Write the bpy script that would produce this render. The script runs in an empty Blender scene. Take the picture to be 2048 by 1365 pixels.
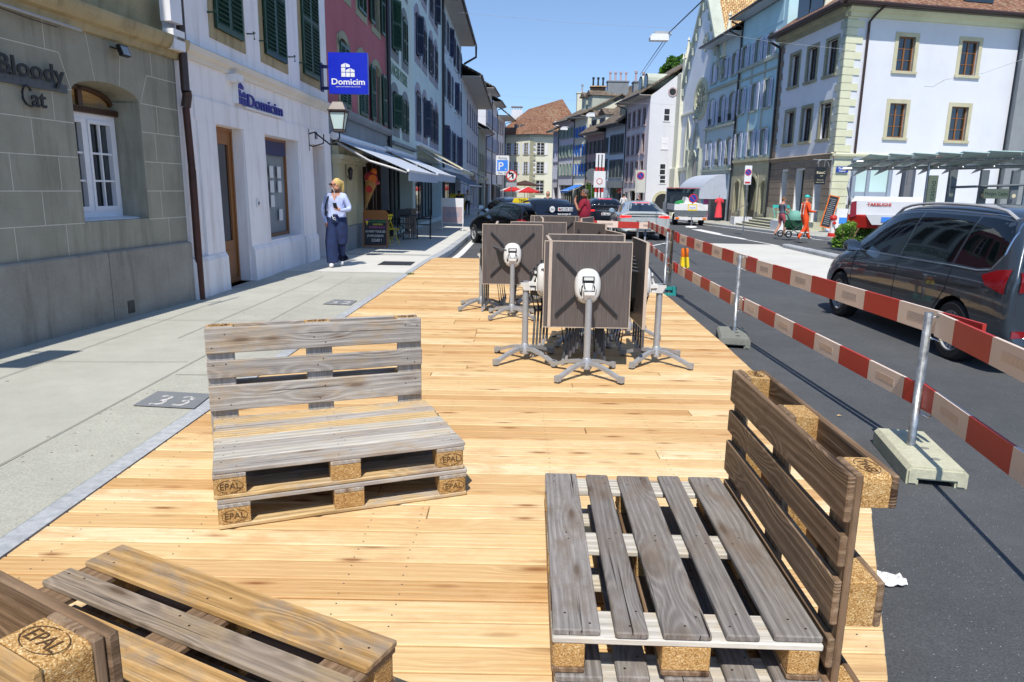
import bpy, bmesh, math, random
from math import sin, cos, tan, pi, radians, atan2, hypot, sqrt, floor
from mathutils import Matrix, Vector, Euler
from mathutils.bvhtree import BVHTree
random.seed(7)
SC = bpy.context.scene
COL = SC.collection
V = Vector

# ---------------------------------------------------------------- camera
CH, CP, CR, CF = 1.565, 0.20937, 0.01699, 1427.86          # height, pitch, roll, focal length (px of 2048)
c_f = V((0, cos(CP), -sin(CP))); _u = V((0, sin(CP), cos(CP))); _r = V((1, 0, 0))
c_r = cos(CR)*_r + sin(CR)*_u
c_u = -sin(CR)*_r + cos(CR)*_u
cd = bpy.data.cameras.new('camera'); cam = bpy.data.objects.new('camera', cd); COL.objects.link(cam)
m = Matrix((c_r, c_u, -c_f)).transposed().to_4x4(); m.translation = V((0, 0, CH)); cam.matrix_world = m
cd.sensor_width = 36; cd.lens = 36*CF/2048; cd.clip_start = .05; cd.clip_end = 2000
SC.camera = cam

def G(x, y):                                              # the street falls gently away
    return -.009*max(0, y-16) - .006*min(max(x-2, 0), 14)
def ray(px, py): return c_f + c_r*((px-1024)/CF) - c_u*((py-682.5)/CF)
def gd(px, py, off=0):
    z = 0
    for _ in range(80):
        d = ray(px, py); t = (z-CH)/d.z; p = V((0, 0, CH)) + d*t; z = .5*z+.5*(G(p.x, p.y)+off)
    return p
def atY(px, py, Y):
    d = ray(px, py); return V((0, 0, CH)) + d*(Y/d.y)

# ---------------------------------------------------------------- objects
def tag(o, label=None, cat=None, group=None, kind=None):
    if label: o['label'] = label
    if cat: o['category'] = cat
    if group: o['group'] = group
    if kind: o['kind'] = kind
    return o
def empty(name, loc=(0, 0, 0), rz=0, label=None, cat=None, group=None):
    o = bpy.data.objects.new(name, None); COL.objects.link(o); o.location = loc; o.rotation_euler = (0, 0, rz)
    o.empty_display_size = .1
    return tag(o, label, cat, group)
def link(name, me, parent=None):
    o = bpy.data.objects.new(name, me); COL.objects.link(o)
    if parent: o.parent = parent
    return o
def copy_tree(o, parent=None, lab=None):
    c = o.copy(); COL.objects.link(c); c.parent = parent
    for ch in list(o.children): copy_tree(ch, c)
    if lab: c['label'] = lab
    return c

class MB:
    def __init__(s): s.v = []; s.f = []; s.m = []; s.bc = []; s.M = Matrix(); s.off = (0, 0, 0); s.axes = (0, 1, 2); s.ib = None
    def add(s, vs, fs, mi=0, bc=None):
        n = len(s.v)
        for i, p in enumerate(vs):
            p = V(p); s.v.append(s.M @ p)
            q = bc[i] if bc else p
            a = s.axes; s.bc.append((q[a[0]]+s.off[0], q[a[1]]+s.off[1], q[a[2]]+s.off[2]))
        for f in fs: s.f.append([n+i for i in f]); s.m.append(mi)
    def rnd(s): s.off = (random.uniform(0, 60), random.uniform(0, 60), random.randint(0, 300)+.5)
    def box(s, c, d, mi=0, R=None):
        x, y, z = d[0]/2, d[1]/2, d[2]/2
        P = [V((a*x, b*y, e*z)) for a in (-1, 1) for b in (-1, 1) for e in (-1, 1)]
        bc = [p.copy() for p in P]
        if R is not None: P = [R @ p for p in P]
        s.add([p+V(c) for p in P], [(0, 1, 3, 2), (4, 6, 7, 5), (0, 4, 5, 1), (2, 3, 7, 6), (0, 2, 6, 4), (1, 5, 7, 3)], mi, bc)
    def b2(s, x0, x1, y0, y1, z0, z1, mi=0): s.box(((x0+x1)/2, (y0+y1)/2, (z0+z1)/2), (x1-x0, y1-y0, z1-z0), mi)
    def board(s, c, d, mi=0, ch=.004, R=None, long=0):
        """box with chamfered long edges; grain runs along axis `long`"""
        ax = [0, 1, 2]; ax.remove(long); a, b = ax
        L, w, h = d[long]/2, d[a]/2, d[b]/2
        ring = [(-w+ch, -h), (w-ch, -h), (w, -h+ch), (w, h-ch), (w-ch, h), (-w+ch, h), (-w, h-ch), (-w, -h+ch)]
        P = []; bc = []
        for e in (-1, -1, 1, 1):
            pass
        for e, k in ((-L, 1), (-L+ch, 0), (L-ch, 0), (L, 1)):
            for (p, q) in ring:
                if k: p *= 1-ch/w; q *= 1-ch/h
                t = [0, 0, 0]; t[long] = e; t[a] = p; t[b] = q
                P.append(V(t)); bc.append((e, p, q))
        F = [tuple(range(7, -1, -1)), tuple(range(24, 32))]
        for r in range(3):
            for i in range(8):
                j = (i+1) % 8; F.append((r*8+i, r*8+j, r*8+8+j, r*8+8+i))
        if R is not None: P = [R @ p for p in P]
        s.rnd(); s.add([p+V(c) for p in P], F, mi, bc)
    def quad(s, a, b, c, d, mi=0): s.add([a, b, c, d], [(0, 1, 2, 3)], mi)
    def poly(s, P, mi=0): s.add(P, [tuple(range(len(P)))], mi)
    def prism(s, P, d, mi=0):
        """extrude polygon P (list of 3-vectors) by vector d"""
        n = len(P); d = V(d)
        s.add([V(p) for p in P]+[V(p)+d for p in P], [tuple(range(n-1, -1, -1)), tuple(range(n, 2*n))]+[(i, (i+1) % n, n+(i+1) % n, n+i) for i in range(n)], mi)
    def tube(s, P, r, n=8, mi=0, cap=True, rs=None, flat=1):
        P = [V(p) for p in P]; N = len(P); ps = []; up = V((0, 0, 1))
        for i, p in enumerate(P):
            t = (P[min(i+1, N-1)]-P[max(i-1, 0)])
            if t.length < 1e-9: t = V((0, 0, 1))
            t.normalize()
            u = up if abs(t.dot(up)) < .95 else V((0, 1, 0))
            a = t.cross(u).normalized(); b = a.cross(t).normalized(); rr = rs[i] if rs else r
            ps += [p+a*rr*cos(2*pi*k/n)+b*rr*flat*sin(2*pi*k/n) for k in range(n)]
        F = [(i*n+k, i*n+(k+1) % n, (i+1)*n+(k+1) % n, (i+1)*n+k) for i in range(N-1) for k in range(n)]
        if cap: F += [tuple(range(n-1, -1, -1)), tuple(range((N-1)*n, N*n))]
        s.add(ps, F, mi)
    def lathe(s, prof, c=(0, 0, 0), n=24, mi=0, axis=2, a0=0, a1=2*pi, cap=False):
        """prof: (radius, height) pairs around axis through c"""
        ps = []; full = abs(a1-a0-2*pi) < 1e-6; m_ = n if full else n+1
        for r, h in prof:
            for k in range(m_):
                t = a0+(a1-a0)*k/n; p = [r*cos(t), r*sin(t), h]
                if axis == 0: p = [h, r*cos(t), r*sin(t)]
                if axis == 1: p = [r*sin(t), h, r*cos(t)]
                ps.append(V(p)+V(c))
        F = []
        for i in range(len(prof)-1):
            for k in range(n):
                j = (k+1) % m_; F.append((i*m_+k, i*m_+j, (i+1)*m_+j, (i+1)*m_+k))
        if cap: F += [tuple(range(m_-1, -1, -1)), tuple(range((len(prof)-1)*m_, len(prof)*m_))]
        s.add(ps, F, mi)
    def ell(s, c, r, n=14, mi=0, R=None):
        ps = []; m_ = n//2+1
        for i in range(m_+1):
            a = -pi/2+pi*i/m_
            for k in range(n):
                p = V((r[0]*cos(a)*cos(2*pi*k/n), r[1]*cos(a)*sin(2*pi*k/n), r[2]*sin(a)))
                ps.append((R @ p if R is not None else p)+V(c))
        F = [(i*n+k, i*n+(k+1) % n, (i+1)*n+(k+1) % n, (i+1)*n+k) for i in range(m_) for k in range(n)]
        s.add(ps, F, mi)
    def mesh(s, name, mats, smooth=None):
        me = bpy.data.meshes.new(name); me.from_pydata([tuple(p) for p in s.v], [], s.f)
        for mt in (mats if isinstance(mats, (list, tuple)) else [mats]): me.materials.append(mt)
        me.polygons.foreach_set('material_index', s.m)
        at = me.attributes.new('bc', 'FLOAT_VECTOR', 'POINT'); at.data.foreach_set('vector', [x for q in s.bc for x in q])
        me.update(); me.validate()
        if smooth is not None:
            bm = bmesh.new(); bm.from_mesh(me); bmesh.ops.remove_doubles(bm, verts=bm.verts, dist=1e-5)
            bmesh.ops.recalc_face_normals(bm, faces=bm.faces)
            for f in bm.faces: f.smooth = True
            for e in bm.edges:
                if len(e.link_faces) == 2 and e.calc_face_angle(0) > smooth: e.smooth = False
            bm.to_mesh(me); bm.free()
        return me
    def build(s, name, mats, parent=None, smooth=None): return link(name, s.mesh(name, mats, smooth), parent)

def RX(a): return Matrix.Rotation(a, 3, 'X')
def RY(a): return Matrix.Rotation(a, 3, 'Y')
def RZ(a): return Matrix.Rotation(a, 3, 'Z')

def text_pts(txt, size, ext=.004, align='LEFT', off=0, sx=1, shear=0, spacing=1):
    """text as (verts, faces): reads along +x, up +z, faces -y"""
    cu = bpy.data.curves.new('t', 'FONT'); cu.body = txt; cu.size = size; cu.extrude = ext; cu.align_x = align
    cu.offset = off; cu.shear = shear; cu.space_character = spacing; cu.resolution_u = 3
    ob = bpy.data.objects.new('t', cu); COL.objects.link(ob)
    dg = bpy.context.evaluated_depsgraph_get(); me = ob.evaluated_get(dg).to_mesh()
    vs = [V((p.co.x*sx, -p.co.z, p.co.y)) for p in me.vertices]; fs = [tuple(p.vertices) for p in me.polygons]
    ob.evaluated_get(dg).to_mesh_clear(); bpy.data.objects.remove(ob); bpy.data.curves.remove(cu)
    return vs, fs
def put_text(mb, txt, c, size, ext=.004, align='LEFT', off=0, sx=1, R=None, mi=0, shear=0, spacing=1):
    vs, fs = text_pts(txt, size, ext, align, off, sx, shear, spacing)
    if R is not None: vs = [R @ p for p in vs]
    mb.add([p+V(c) for p in vs], fs, mi)

# ---------------------------------------------------------------- materials
def hx(h, k=1.0):
    h = h.lstrip('#'); c = [int(h[i:i+2], 16)/255 for i in (0, 2, 4)]
    return tuple([((x/12.92) if x <= .04045 else ((x+.055)/1.055)**2.4)*k for x in c]+[1])
class NT:
    def __init__(s, name):
        s.m = bpy.data.materials.new(name); s.m.use_nodes = True; s.t = s.m.node_tree; s.t.nodes.clear()
        s.out = s.t.nodes.new('ShaderNodeOutputMaterial'); s.b = s.t.nodes.new('ShaderNodeBsdfPrincipled'); s.t.links.new(s.b.outputs[0], s.out.inputs[0])
    def n(s, t, **kw):
        nd = s.t.nodes.new(t)
        for k, v in kw.items():
            if k.startswith('_'): setattr(nd, k[1:], v)
            else: s.set(nd, k.replace('__', ' '), v)
        return nd
    def set(s, nd, k, v):
        i = nd.inputs[int(k[1:])] if (k[0] == 'i' and k[1:].isdigit()) else nd.inputs[k]
        if isinstance(v, bpy.types.NodeSocket): s.t.links.new(v, i)
        elif isinstance(v, bpy.types.Node): s.t.links.new(v.outputs[0], i)
        else: i.default_value = v
    def P(s, **kw):
        for k, v in kw.items(): s.set(s.b, k.replace('__', ' '), v)
    def ramp(s, fac, stops, interp='LINEAR'):
        r = s.n('ShaderNodeValToRGB'); r.color_ramp.interpolation = interp; e = r.color_ramp.elements
        while len(e) > 1: e.remove(e[-1])
        e[0].position, e[0].color = stops[0]
        for p, c in stops[1:]: q = e.new(p); q.color = c
        s.set(r, 'Fac', fac); return r.outputs[0]
    def math(s, op, a, b=0, c=0, clamp=False):
        nd = s.n('ShaderNodeMath', _operation=op, _use_clamp=clamp); s.set(nd, 'i0', a); s.set(nd, 'i1', b); s.set(nd, 'i2', c); return nd.outputs[0]
    def mix(s, f, a, b, mode='MIX'):
        nd = s.n('ShaderNodeMixRGB', _blend_type=mode); s.set(nd, 'Fac', f); s.set(nd, 'Color1', a); s.set(nd, 'Color2', b); return nd.outputs[0]
    def sc(s, vec, k):
        nd = s.n('ShaderNodeVectorMath', _operation='MULTIPLY'); s.set(nd, 'i0', vec); s.set(nd, 'i1', k); return nd.outputs[0]
    def noise(s, vec, scale=1, detail=4, rough=.55, dist=0):
        return s.n('ShaderNodeTexNoise', Vector=vec, Scale=scale, Detail=detail, Roughness=rough, Distortion=dist).outputs[0]
    def bump(s, h, strength=.3, dist=.01):
        b = s.n('ShaderNodeBump', Strength=strength, Distance=dist, Height=h); s.set(s.b, 'Normal', b.outputs[0])
    def obj(s): return s.n('ShaderNodeTexCoord').outputs['Object']
    def pos(s): return s.n('ShaderNodeNewGeometry').outputs['Position']
    def bc(s): nd = s.n('ShaderNodeAttribute'); nd.attribute_name = 'bc'; return nd.outputs['Vector']

def plain(name, h, rough=.6, metal=0, var=.06, scale=6, bump=.0, k=1, spec=.5, coat=0):
    n = NT(name); c = hx(h, k); v = n.obj()
    f = n.noise(v, scale, 5, .6)
    d = tuple([x*(1-var*2.2) for x in c[:3]]+[1]); l = tuple([min(1, x*(1+var)) for x in c[:3]]+[1])
    n.P(Base__Color=n.ramp(f, [(.3, d), (.7, l)]), Roughness=n.math('MULTIPLY_ADD', f, .15, rough-.07), Metallic=metal)
    n.b.inputs['Specular IOR Level'].default_value = spec
    if coat: n.b.inputs['Coat Weight'].default_value = coat; n.b.inputs['Coat Roughness'].default_value = .04
    if bump: n.bump(n.noise(v, scale*9, 4), bump, .01)
    return n.m

def wood(name, lo, mid, hi, knot, grain=1., stain=None, rough=.75, k=1, gs=1., crack=0, dirt=.0, knotk=1., bump=.35, ringk=1., tonek=1., boardk=0.):
    """boards: colour from attribute bc = (along, across, thick) with a random offset per board"""
    n = NT(name); v = n.bc()
    sep = n.n('ShaderNodeSeparateXYZ', Vector=v)
    vor = n.n('ShaderNodeTexVoronoi', Vector=n.sc(v, (1.7, 6.5, 0)), Scale=1.0, Randomness=.9)
    kd = vor.outputs['Distance']
    near = n.math('SUBTRACT', 1, n.math('SMOOTH_MIN', n.math('MULTIPLY', kd, 2.6), 1, .2), clamp=True)
    warp = n.noise(n.sc(v, (.5, 2.6, 2.6)), 1, 3, .5)
    t = n.math('ADD', n.math('MULTIPLY', sep.outputs[1], 26*gs), n.math('MULTIPLY', warp, 5*grain))
    t = n.math('ADD', t, n.math('MULTIPLY', near, 5.0*knotk))
    t = n.math('ADD', t, n.math('MULTIPLY', sep.outputs[2], 8))
    ring = n.math('SINE', n.math('MULTIPLY', t, 6.283))
    ring = n.math('MULTIPLY_ADD', ring, .5, .5)
    ring = n.math('POWER', ring, 1.6)
    fine = n.noise(n.sc(v, (5, 160, 60)), 1, 3, .6)
    tone = n.noise(n.sc(v, (.35, .6, 1)), 1.3, 2, .5); tone = n.math('MULTIPLY_ADD', n.math('SUBTRACT', tone, .5), tonek, .5)
    f = n.math('ADD', n.math('MULTIPLY', ring, .2*ringk), n.math('MULTIPLY', fine, .5)); f = n.math('ADD', f, n.math('MULTIPLY', tone, .42))
    if boardk:
        wn = n.n('ShaderNodeTexWhiteNoise', _noise_dimensions='1D', W=n.math('FLOOR', sep.outputs[2])); f = n.math('ADD', n.math('MULTIPLY', f, 1-boardk*.8), n.math('MULTIPLY', wn.outputs['Value'], boardk)); f = n.math('SUBTRACT', f, boardk*.1)
    col = n.ramp(f, [(.28, hx(lo, k)), (.56, hx(mid, k)), (.82, hx(hi, k))])
    if stain:
        sn = n.noise(n.sc(v, (2.4, 5, 5)), 1.4, 5, .7); col = n.mix(n.ramp(sn, [(.48, (0, 0, 0, 1)), (.66, (.8, .8, .8, 1))]), col, hx(stain, k))
    if dirt:
        sn = n.noise(n.sc(v, (4, 9, 9)), 2.1, 6, .75); col = n.mix(n.ramp(sn, [(.5, (0, 0, 0, 1)), (.75, (dirt,)*3+(1,))]), col, hx('#2b2622'))
    kn = n.ramp(kd, [(.04, (.9, .9, .9, 1)), (.085, (.7, .7, .7, 1)), (.15, (.28, .28, .28, 1)), (.3, (0, 0, 0, 1))])
    csep = n.n('ShaderNodeSeparateColor', Color=vor.outputs['Color'])
    on = n.math('GREATER_THAN', csep.outputs[0], .55)
    col = n.mix(n.math('MULTIPLY', kn, on), col, hx(knot, k))
    v2 = n.n('ShaderNodeTexVoronoi', Vector=n.sc(v, (3.1, 13, 0)), Scale=1.0, Randomness=1.); s2 = n.n('ShaderNodeSeparateColor', Color=v2.outputs['Color'])
    k2 = n.math('MULTIPLY', n.ramp(v2.outputs['Distance'], [(.09, (.85, .85, .85, 1)), (.16, (.4, .4, .4, 1)), (.3, (0, 0, 0, 1))]), n.math('GREATER_THAN', s2.outputs[1], .62))
    col = n.mix(k2, col, hx(knot, k))
    if crack:
        cr = n.noise(n.sc(v, (1.3, 85, 30)), 1, 2, .5); cm = n.ramp(cr, [(.27, (1, 1, 1, 1)), (.33, (0, 0, 0, 1))]); col = n.mix(n.math('MULTIPLY', cm, crack), col, hx('#1c1917'))
    n.P(Base__Color=col, Roughness=rough); n.b.inputs['Specular IOR Level'].default_value = .25
    n.bump(n.math('ADD', n.math('MULTIPLY', ring, .6), fine), bump, .004)
    return n.m

M = {}
M['deck'] = wood('fresh_larch', '#bb8d58', '#dcbd8a', '#eedcb8', '#84502a', grain=.45, stain='#d0a878', k=.93, gs=1.1, rough=.6, bump=.3, knotk=.5, ringk=.5, tonek=1.2, boardk=.3)
M['grey_wood'] = wood('weathered_light_wood', '#77726d', '#a49e97', '#c2bcb3', '#6b5645', stain='#a48f73', crack=.8, dirt=.25, bump=.6, ringk=.6, knotk=.7)
M['tan_wood'] = wood('tan_weathered_wood', '#93794f', '#c4a778', '#dac39a', '#7a5a38', stain='#a7a097', crack=.7, dirt=.3, bump=.7)
M['dark_wood'] = wood('weathered_dark_wood', '#5c5754', '#86817c', '#a29d99', '#5b4c3e', stain='#77695c', crack=1, dirt=.25, bump=.8, gs=1.5, ringk=.7, knotk=.7)
M['taupe_wood'] = wood('taupe_wood', '#5f5347', '#8d7f70', '#a89a89', '#54402e', stain='#9a8566', crack=.7, dirt=.25, bump=.6, gs=1.2, ringk=.8)
M['pale_wood'] = wood('pale_stringer_wood', '#969188', '#bab5aa', '#d2cec5', '#a07c5a', stain='#b8a88e', crack=.6, dirt=.15, bump=.5)
M['brown_wood'] = wood('brown_wood', '#54402c', '#7f6750', '#9b846b', '#37241a', stain='#75614d', crack=.8, dirt=.4, bump=.7)
M['ochre_wood'] = wood('ochre_wood', '#86673d', '#b48f5c', '#cbab7c', '#5a3f20', stain='#8b8175', crack=.5, dirt=.35, bump=.6)
def chip():
    n = NT('pressed_chipboard'); v = n.obj()
    vo = n.n('ShaderNodeTexVoronoi', Vector=n.sc(v, (1, 1, 1.6)), Scale=330, Randomness=1.); w = n.noise(v, 60, 6, .75); b = n.noise(v, 9, 3)
    s = n.n('ShaderNodeSeparateColor', Color=vo.outputs['Color'])
    f = n.math('ADD', n.math('MULTIPLY', s.outputs[0], .5), n.math('MULTIPLY', w, .55)); f = n.math('ADD', f, n.math('MULTIPLY', b, .25))
    n.P(Base__Color=n.ramp(f, [(.3, hx('#5b3c18')), (.52, hx('#a87c42')), (.75, hx('#c89f62')), (.95, hx('#e6cf9f'))]), Roughness=.85)
    n.bump(f, .9, .006); return n.m
M['chip'] = chip()
M['ink'] = plain('burnt_stamp', '#5a3f20', .9, 0, .3, 300)
M['nail'] = plain('rusty_nail', '#3a2a20', .6, .6)

def ground(name, base, dark, light, speck=.5, sc=60, patch=.5, rough=.9, cracks=False, spots=None, bump=.4):
    n = NT(name); v = n.pos()
    a = n.noise(v, .6, 6, .65); b = n.noise(v, sc, 3, .7); e = n.noise(v, 5, 6, .7)
    f = n.math('ADD', n.math('MULTIPLY', a, patch), n.math('MULTIPLY', b, speck)); f = n.math('ADD', f, n.math('MULTIPLY', e, 1-patch-speck))
    col = n.ramp(f, [(.3, hx(dark)), (.5, hx(base)), (.7, hx(light))])
    if spots:
        vo = n.n('ShaderNodeTexVoronoi', Vector=n.sc(v, (1, 1, 0)), Scale=spots[0], Randomness=1.); s_ = n.n('ShaderNodeSeparateColor', Color=vo.outputs['Color'])
        mk = n.math('MULTIPLY', n.math('LESS_THAN', vo.outputs['Distance'], spots[1]), n.math('GREATER_THAN', s_.outputs[0], spots[2]))
        col = n.mix(mk, col, hx(spots[3]))
    n.P(Base__Color=col, Roughness=rough); n.b.inputs['Specular IOR Level'].default_value = .3
    n.bump(b, bump, .006); return n.m
M['asphalt'] = ground('asphalt', '#505254', '#3c3e40', '#6c6e70', .6, 130, .25, .85, spots=(85, .2, .94, '#a4a5a6'), bump=1.)
M['concrete_walk'] = ground('concrete_pavement', '#a9a99f', '#96968d', '#b9b9af', .2, 60, .55, .85, spots=(4.5, .07, .72, '#77756e'))
M['exposed'] = ground('exposed_aggregate_pavement', '#a7a79c', '#878780', '#bfbfb3', .5, 75, .3, .9, spots=(16, .13, .7, '#6d6b64'), bump=.8)
M['band'] = ground('grey_paving_band', '#a9a9a3', '#989892', '#b8b8b2', .3, 50, .4)
M['kerb'] = ground('granite_kerb', '#a3a7ab', '#7f8387', '#c3c6c9', .4, 22, .35, .7)
M['pale_conc'] = ground('pale_fresh_concrete', '#c3c2bb', '#b5b4ae', '#d0cfc9', .2, 30, .5)
M['patch'] = ground('asphalt_patch', '#767a7e', '#686c70', '#86898c', .5, 80, .2)
M['seam'] = plain('dark_seam', '#6b6a64', .95)
M['white_paint'] = ground('worn_white_paint', '#d5d5d2', '#b9b9b4', '#e6e6e4', .5, 40, .3)
M['base_conc'] = ground('cast_concrete', '#b4b39c', '#8f8e7d', '#cccab2', .3, 30, .4, bump=.6)
M['base_grey'] = ground('grey_cast_concrete', '#7e8078', '#686a63', '#93958c', .3, 30, .4, bump=.6)

def stone(name, a, b, c, sc=3, bump=.25, wet=0, spec=.3, streak=None):
    n = NT(name); v = n.obj(); f = n.noise(v, sc, 8, .65); g = n.noise(n.sc(v, (1, 1, .25)), sc*.45, 4, .6); h = n.noise(v, 70, 3, .6)
    q = n.math('ADD', n.math('MULTIPLY', f, .45), n.math('MULTIPLY', g, .35)); q = n.math('ADD', q, n.math('MULTIPLY', h, .2))
    col = n.ramp(q, [(.3, hx(a)), (.5, hx(b)), (.7, hx(c))])
    if streak: st = n.noise(n.sc(v, (4, 4, .45)), 1.1, 6, .65); col = n.mix(n.ramp(st, [(.5, (0, 0, 0, 1)), (.7, (.75, .75, .75, 1))]), col, hx(streak))
    n.P(Base__Color=col, Roughness=.9); n.b.inputs['Specular IOR Level'].default_value = spec
    n.bump(n.math('ADD', f, n.math('MULTIPLY', h, .5)), bump, .01); return n.m
M['molasse'] = stone('green_grey_sandstone', '#7b796c', '#979486', '#a8a597', 1.6, streak='#6a675a')
M['molasse_tan'] = stone('tan_sandstone', '#8a7d60', '#a99a78', '#b9ab8c', 1.8, streak='#6f6449')
M['plinth'] = stone('granite_plinth', '#706d65', '#938f86', '#aaa79e', 1.3, .7, streak='#66625a')
M['mortar'] = plain('lime_mortar', '#c9c6b8', .9)
M['white_wall'] = stone('white_render', '#d9d6d8', '#ebe8ea', '#f2f0f1', .8, .1, streak='#cbc6c4')
M['bright_wall'] = stone('bright_render', '#c4c6cc', '#d0d2d8', '#d8dae0', .6, .05)
M['pink'] = stone('pink_render', '#96545c', '#ab656c', '#b8747a', .9, .08)
M['pale_green'] = stone('pale_green_render', '#b3c1b9', '#c8d5cf', '#d3dfd9', .7, .06)
M['pale_cyan'] = stone('pale_cyan_render', '#b4c9cb', '#c8dadd', '#d4e3e6', .7, .06)
M['light_blue'] = stone('light_blue_render', '#b7c7d4', '#cbd9e5', '#d7e2ec', .7, .06)
M['blue_render'] = stone('sky_blue_render', '#a3c6ce', '#b8dae2', '#c6e2e9', .8, .06)
M['sage'] = stone('sage_stone', '#99a094', '#afb5a8', '#bfc4b7', 1.4, .12)
M['olive_stone'] = stone('olive_grey_stone', '#83826c', '#9a9982', '#aeab94', 1.4, .15)
M['brown_stone'] = stone('brown_grey_stone', '#76695c', '#8d8073', '#9d9084', 1.4, .15)
M['sandy'] = stone('sandy_stone', '#a39d7e', '#b9b498', '#c6c2a6', 1.6, .1)
M['cream_green'] = stone('cream_green_stone', '#b5b698', '#cbcbae', '#d6d6bb', 1.2, .1)
M['cream'] = stone('cream_render', '#c9c8b4', '#d6d5c2', '#e0dfcd', .8, .06)
M['church_white'] = stone('cool_white_render', '#cdd0d6', '#dfe2e7', '#e9ebef', .8, .06)
M['lilac'] = stone('lilac_render', '#bdbec7', '#d0d1da', '#dcdde3', .8, .06)
M['purple_stone'] = stone('mauve_stone', '#8a8794', '#9c99a7', '#aba8b5', 1.5, .1)
M['grey_render'] = stone('grey_render', '#6f7478', '#82878b', '#919699', 1, .1)
M['pinkish'] = stone('pink_white_render', '#c8bfc2', '#d8cfd2', '#e2dadc', .8, .06)
M['rose_stone'] = stone('rose_stone', '#a39092', '#b5a1a3', '#c2b0b1', 1.5, .1)
def tiles(name, a, b, c, d):
    n = NT(name); v = n.obj()
    br = n.n('ShaderNodeTexBrick', Vector=v, Scale=1, Color1=(0, 0, 0, 1), Color2=(1, 1, 1, 1), Mortar=(.5, .5, .5, 1)); br.inputs['Mortar Size'].default_value = .012; br.inputs['Brick Width'].default_value = .2; br.inputs['Row Height'].default_value = .16
    f = n.noise(v, .5, 5, .7); q = n.math('ADD', n.math('MULTIPLY', br.outputs['Color'], .45), n.math('MULTIPLY', f, .6))
    col = n.ramp(q, [(.22, hx(a)), (.45, hx(b)), (.65, hx(c)), (.85, hx(d))]); col = n.mix(br.outputs['Fac'], col, hx('#2c211c'))
    n.P(Base__Color=col, Roughness=.9); n.bump(br.outputs['Fac'], .6, .03); return n.m
M['tiles'] = tiles('roof_tiles', '#5c4030', '#82583f', '#96705a', '#8a8462')
M['tiles_tan'] = tiles('tan_roof_tiles', '#a08055', '#c29a68', '#d3b07c', '#dcc090')
M['tiles_grey'] = tiles('grey_roof_tiles', '#55493f', '#6b5d50', '#7c7060', '#8a8470')
def glass(name, tint, rough=.05, spec=.9, lo=.6):
    n = NT(name); v = n.obj(); f = n.noise(v, .9, 3, .5)
    c = hx(tint); n.P(Base__Color=n.ramp(f, [(.35, tuple([x*lo for x in c[:3]]+[1])), (.65, c)]), Roughness=rough); n.b.inputs['Specular IOR Level'].default_value = spec; n.b.inputs['IOR'].default_value = 1.6; return n.m
M['pane'] = glass('window_glass', '#20262c', .06)
M['pane_light'] = glass('frosted_glass', '#8d959a', .35, .4)
M['car_glass'] = glass('tinted_car_glass', '#0c0e11', .03, .7)
M['car_glass2'] = glass('clear_car_glass', '#27333d', .03, .8)
M['shelter_glass'] = glass('green_roof_glass', '#bcd6d2', .2, .5, .9)
def paint(name, h, rough=.4, metal=0, coat=0, k=1): return plain(name, h, rough, metal, .03, 3, 0, k, coat=coat)
for nm, h in dict(white='#dedede', black='#16171a', dark='#26282b', green_sh='#14483a', green_dk='#16402f', blue_sh='#2b3852', lav='#ccd4ea', sage_sh='#a3bcb0', navy_sh='#28345a',
                  grey_sh='#4c5757', brt_blue='#3d86e6', frame_white='#e2e2e6', wood_frame='#8a5a2e', wood_dark='#4c3322', red='#c02a22', yellow='#e6c91c', orange='#e8741a', teal='#2a8d88', turq='#2fc4bd',
                  navy='#141a55', signblue='#1e3f9e', slate='#4a4d52', silver='#9fa1a4', pipe='#3b2b28', pipe_dk='#24252b', soffit='#b8b2aa', soffit_blue='#a9b3bd', plastic='#d7d7d4', lampglass='#c4d8d4', green='#2d9c4e',
                  purple='#8d4da8', chalk='#dedede', deep_green='#1d4b2d', magenta='#c1549e', cyan='#8fc6e8').items(): M[nm] = paint(nm, h)
M['ledge_w'] = stone('ledge_render', '#c6c1b6', '#d6d1c8', '#dedad2', 1.5, .1)
M['alu'] = plain('brushed_aluminium', '#a9acb0', .42, .35, .05, 20)
M['galv'] = plain('galvanised_steel', '#a9adb0', .42, .8, .22, 18)
M['steel_grey'] = plain('painted_steel', '#6d7376', .5, .3)
M['chrome'] = plain('chrome', '#c8ccd0', .15, 1, .02)
M['tyre'] = plain('rubber', '#1c1c1f', .8)
M['copper'] = plain('copper_pipe', '#4f3029', .5, .4, .2, 4)
M['red_refl'] = paint('red_barrier_paint', '#b03026', .5)
M['white_refl'] = paint('white_barrier_paint', '#d9c6b8', .5)
M['sticker'] = plain('reflective_sticker', '#cdb5a4', .4, .1, .08, 60)
M['sticker_g'] = plain('grey_sticker', '#b5a9a3', .45, .1, .15, 60)
M['tail_red'] = paint('tail_lamp_red', '#7e0e14', .12)
M['cloth_grey'] = plain('awning_cloth', '#aeb7c6', .9, 0, .05)
M['cloth_cream'] = plain('cream_awning_cloth', '#cfc5a4', .9)
M['cloth_dark'] = plain('dark_awning_cloth', '#6b7383', .9)
M['skin'] = plain('skin', '#c08a70', .55)
M['skin_dk'] = plain('tanned_skin', '#9a6850', .55)
def tabletop():
    n = NT('brushed_laminate'); v = n.obj(); f = n.noise(n.sc(v, (90, 90, 3)), 1, 4, .6); g = n.noise(v, 2, 3)
    q = n.math('ADD', n.math('MULTIPLY', f, .7), n.math('MULTIPLY', g, .3))
    n.P(Base__Color=n.ramp(q, [(.3, hx('#463f3c')), (.55, hx('#5d5552')), (.75, hx('#736b68'))]), Roughness=.5); return n.m
M['laminate'] = tabletop()
M['edge_band'] = plain('pale_edge_band', '#b9a999', .6)
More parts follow.
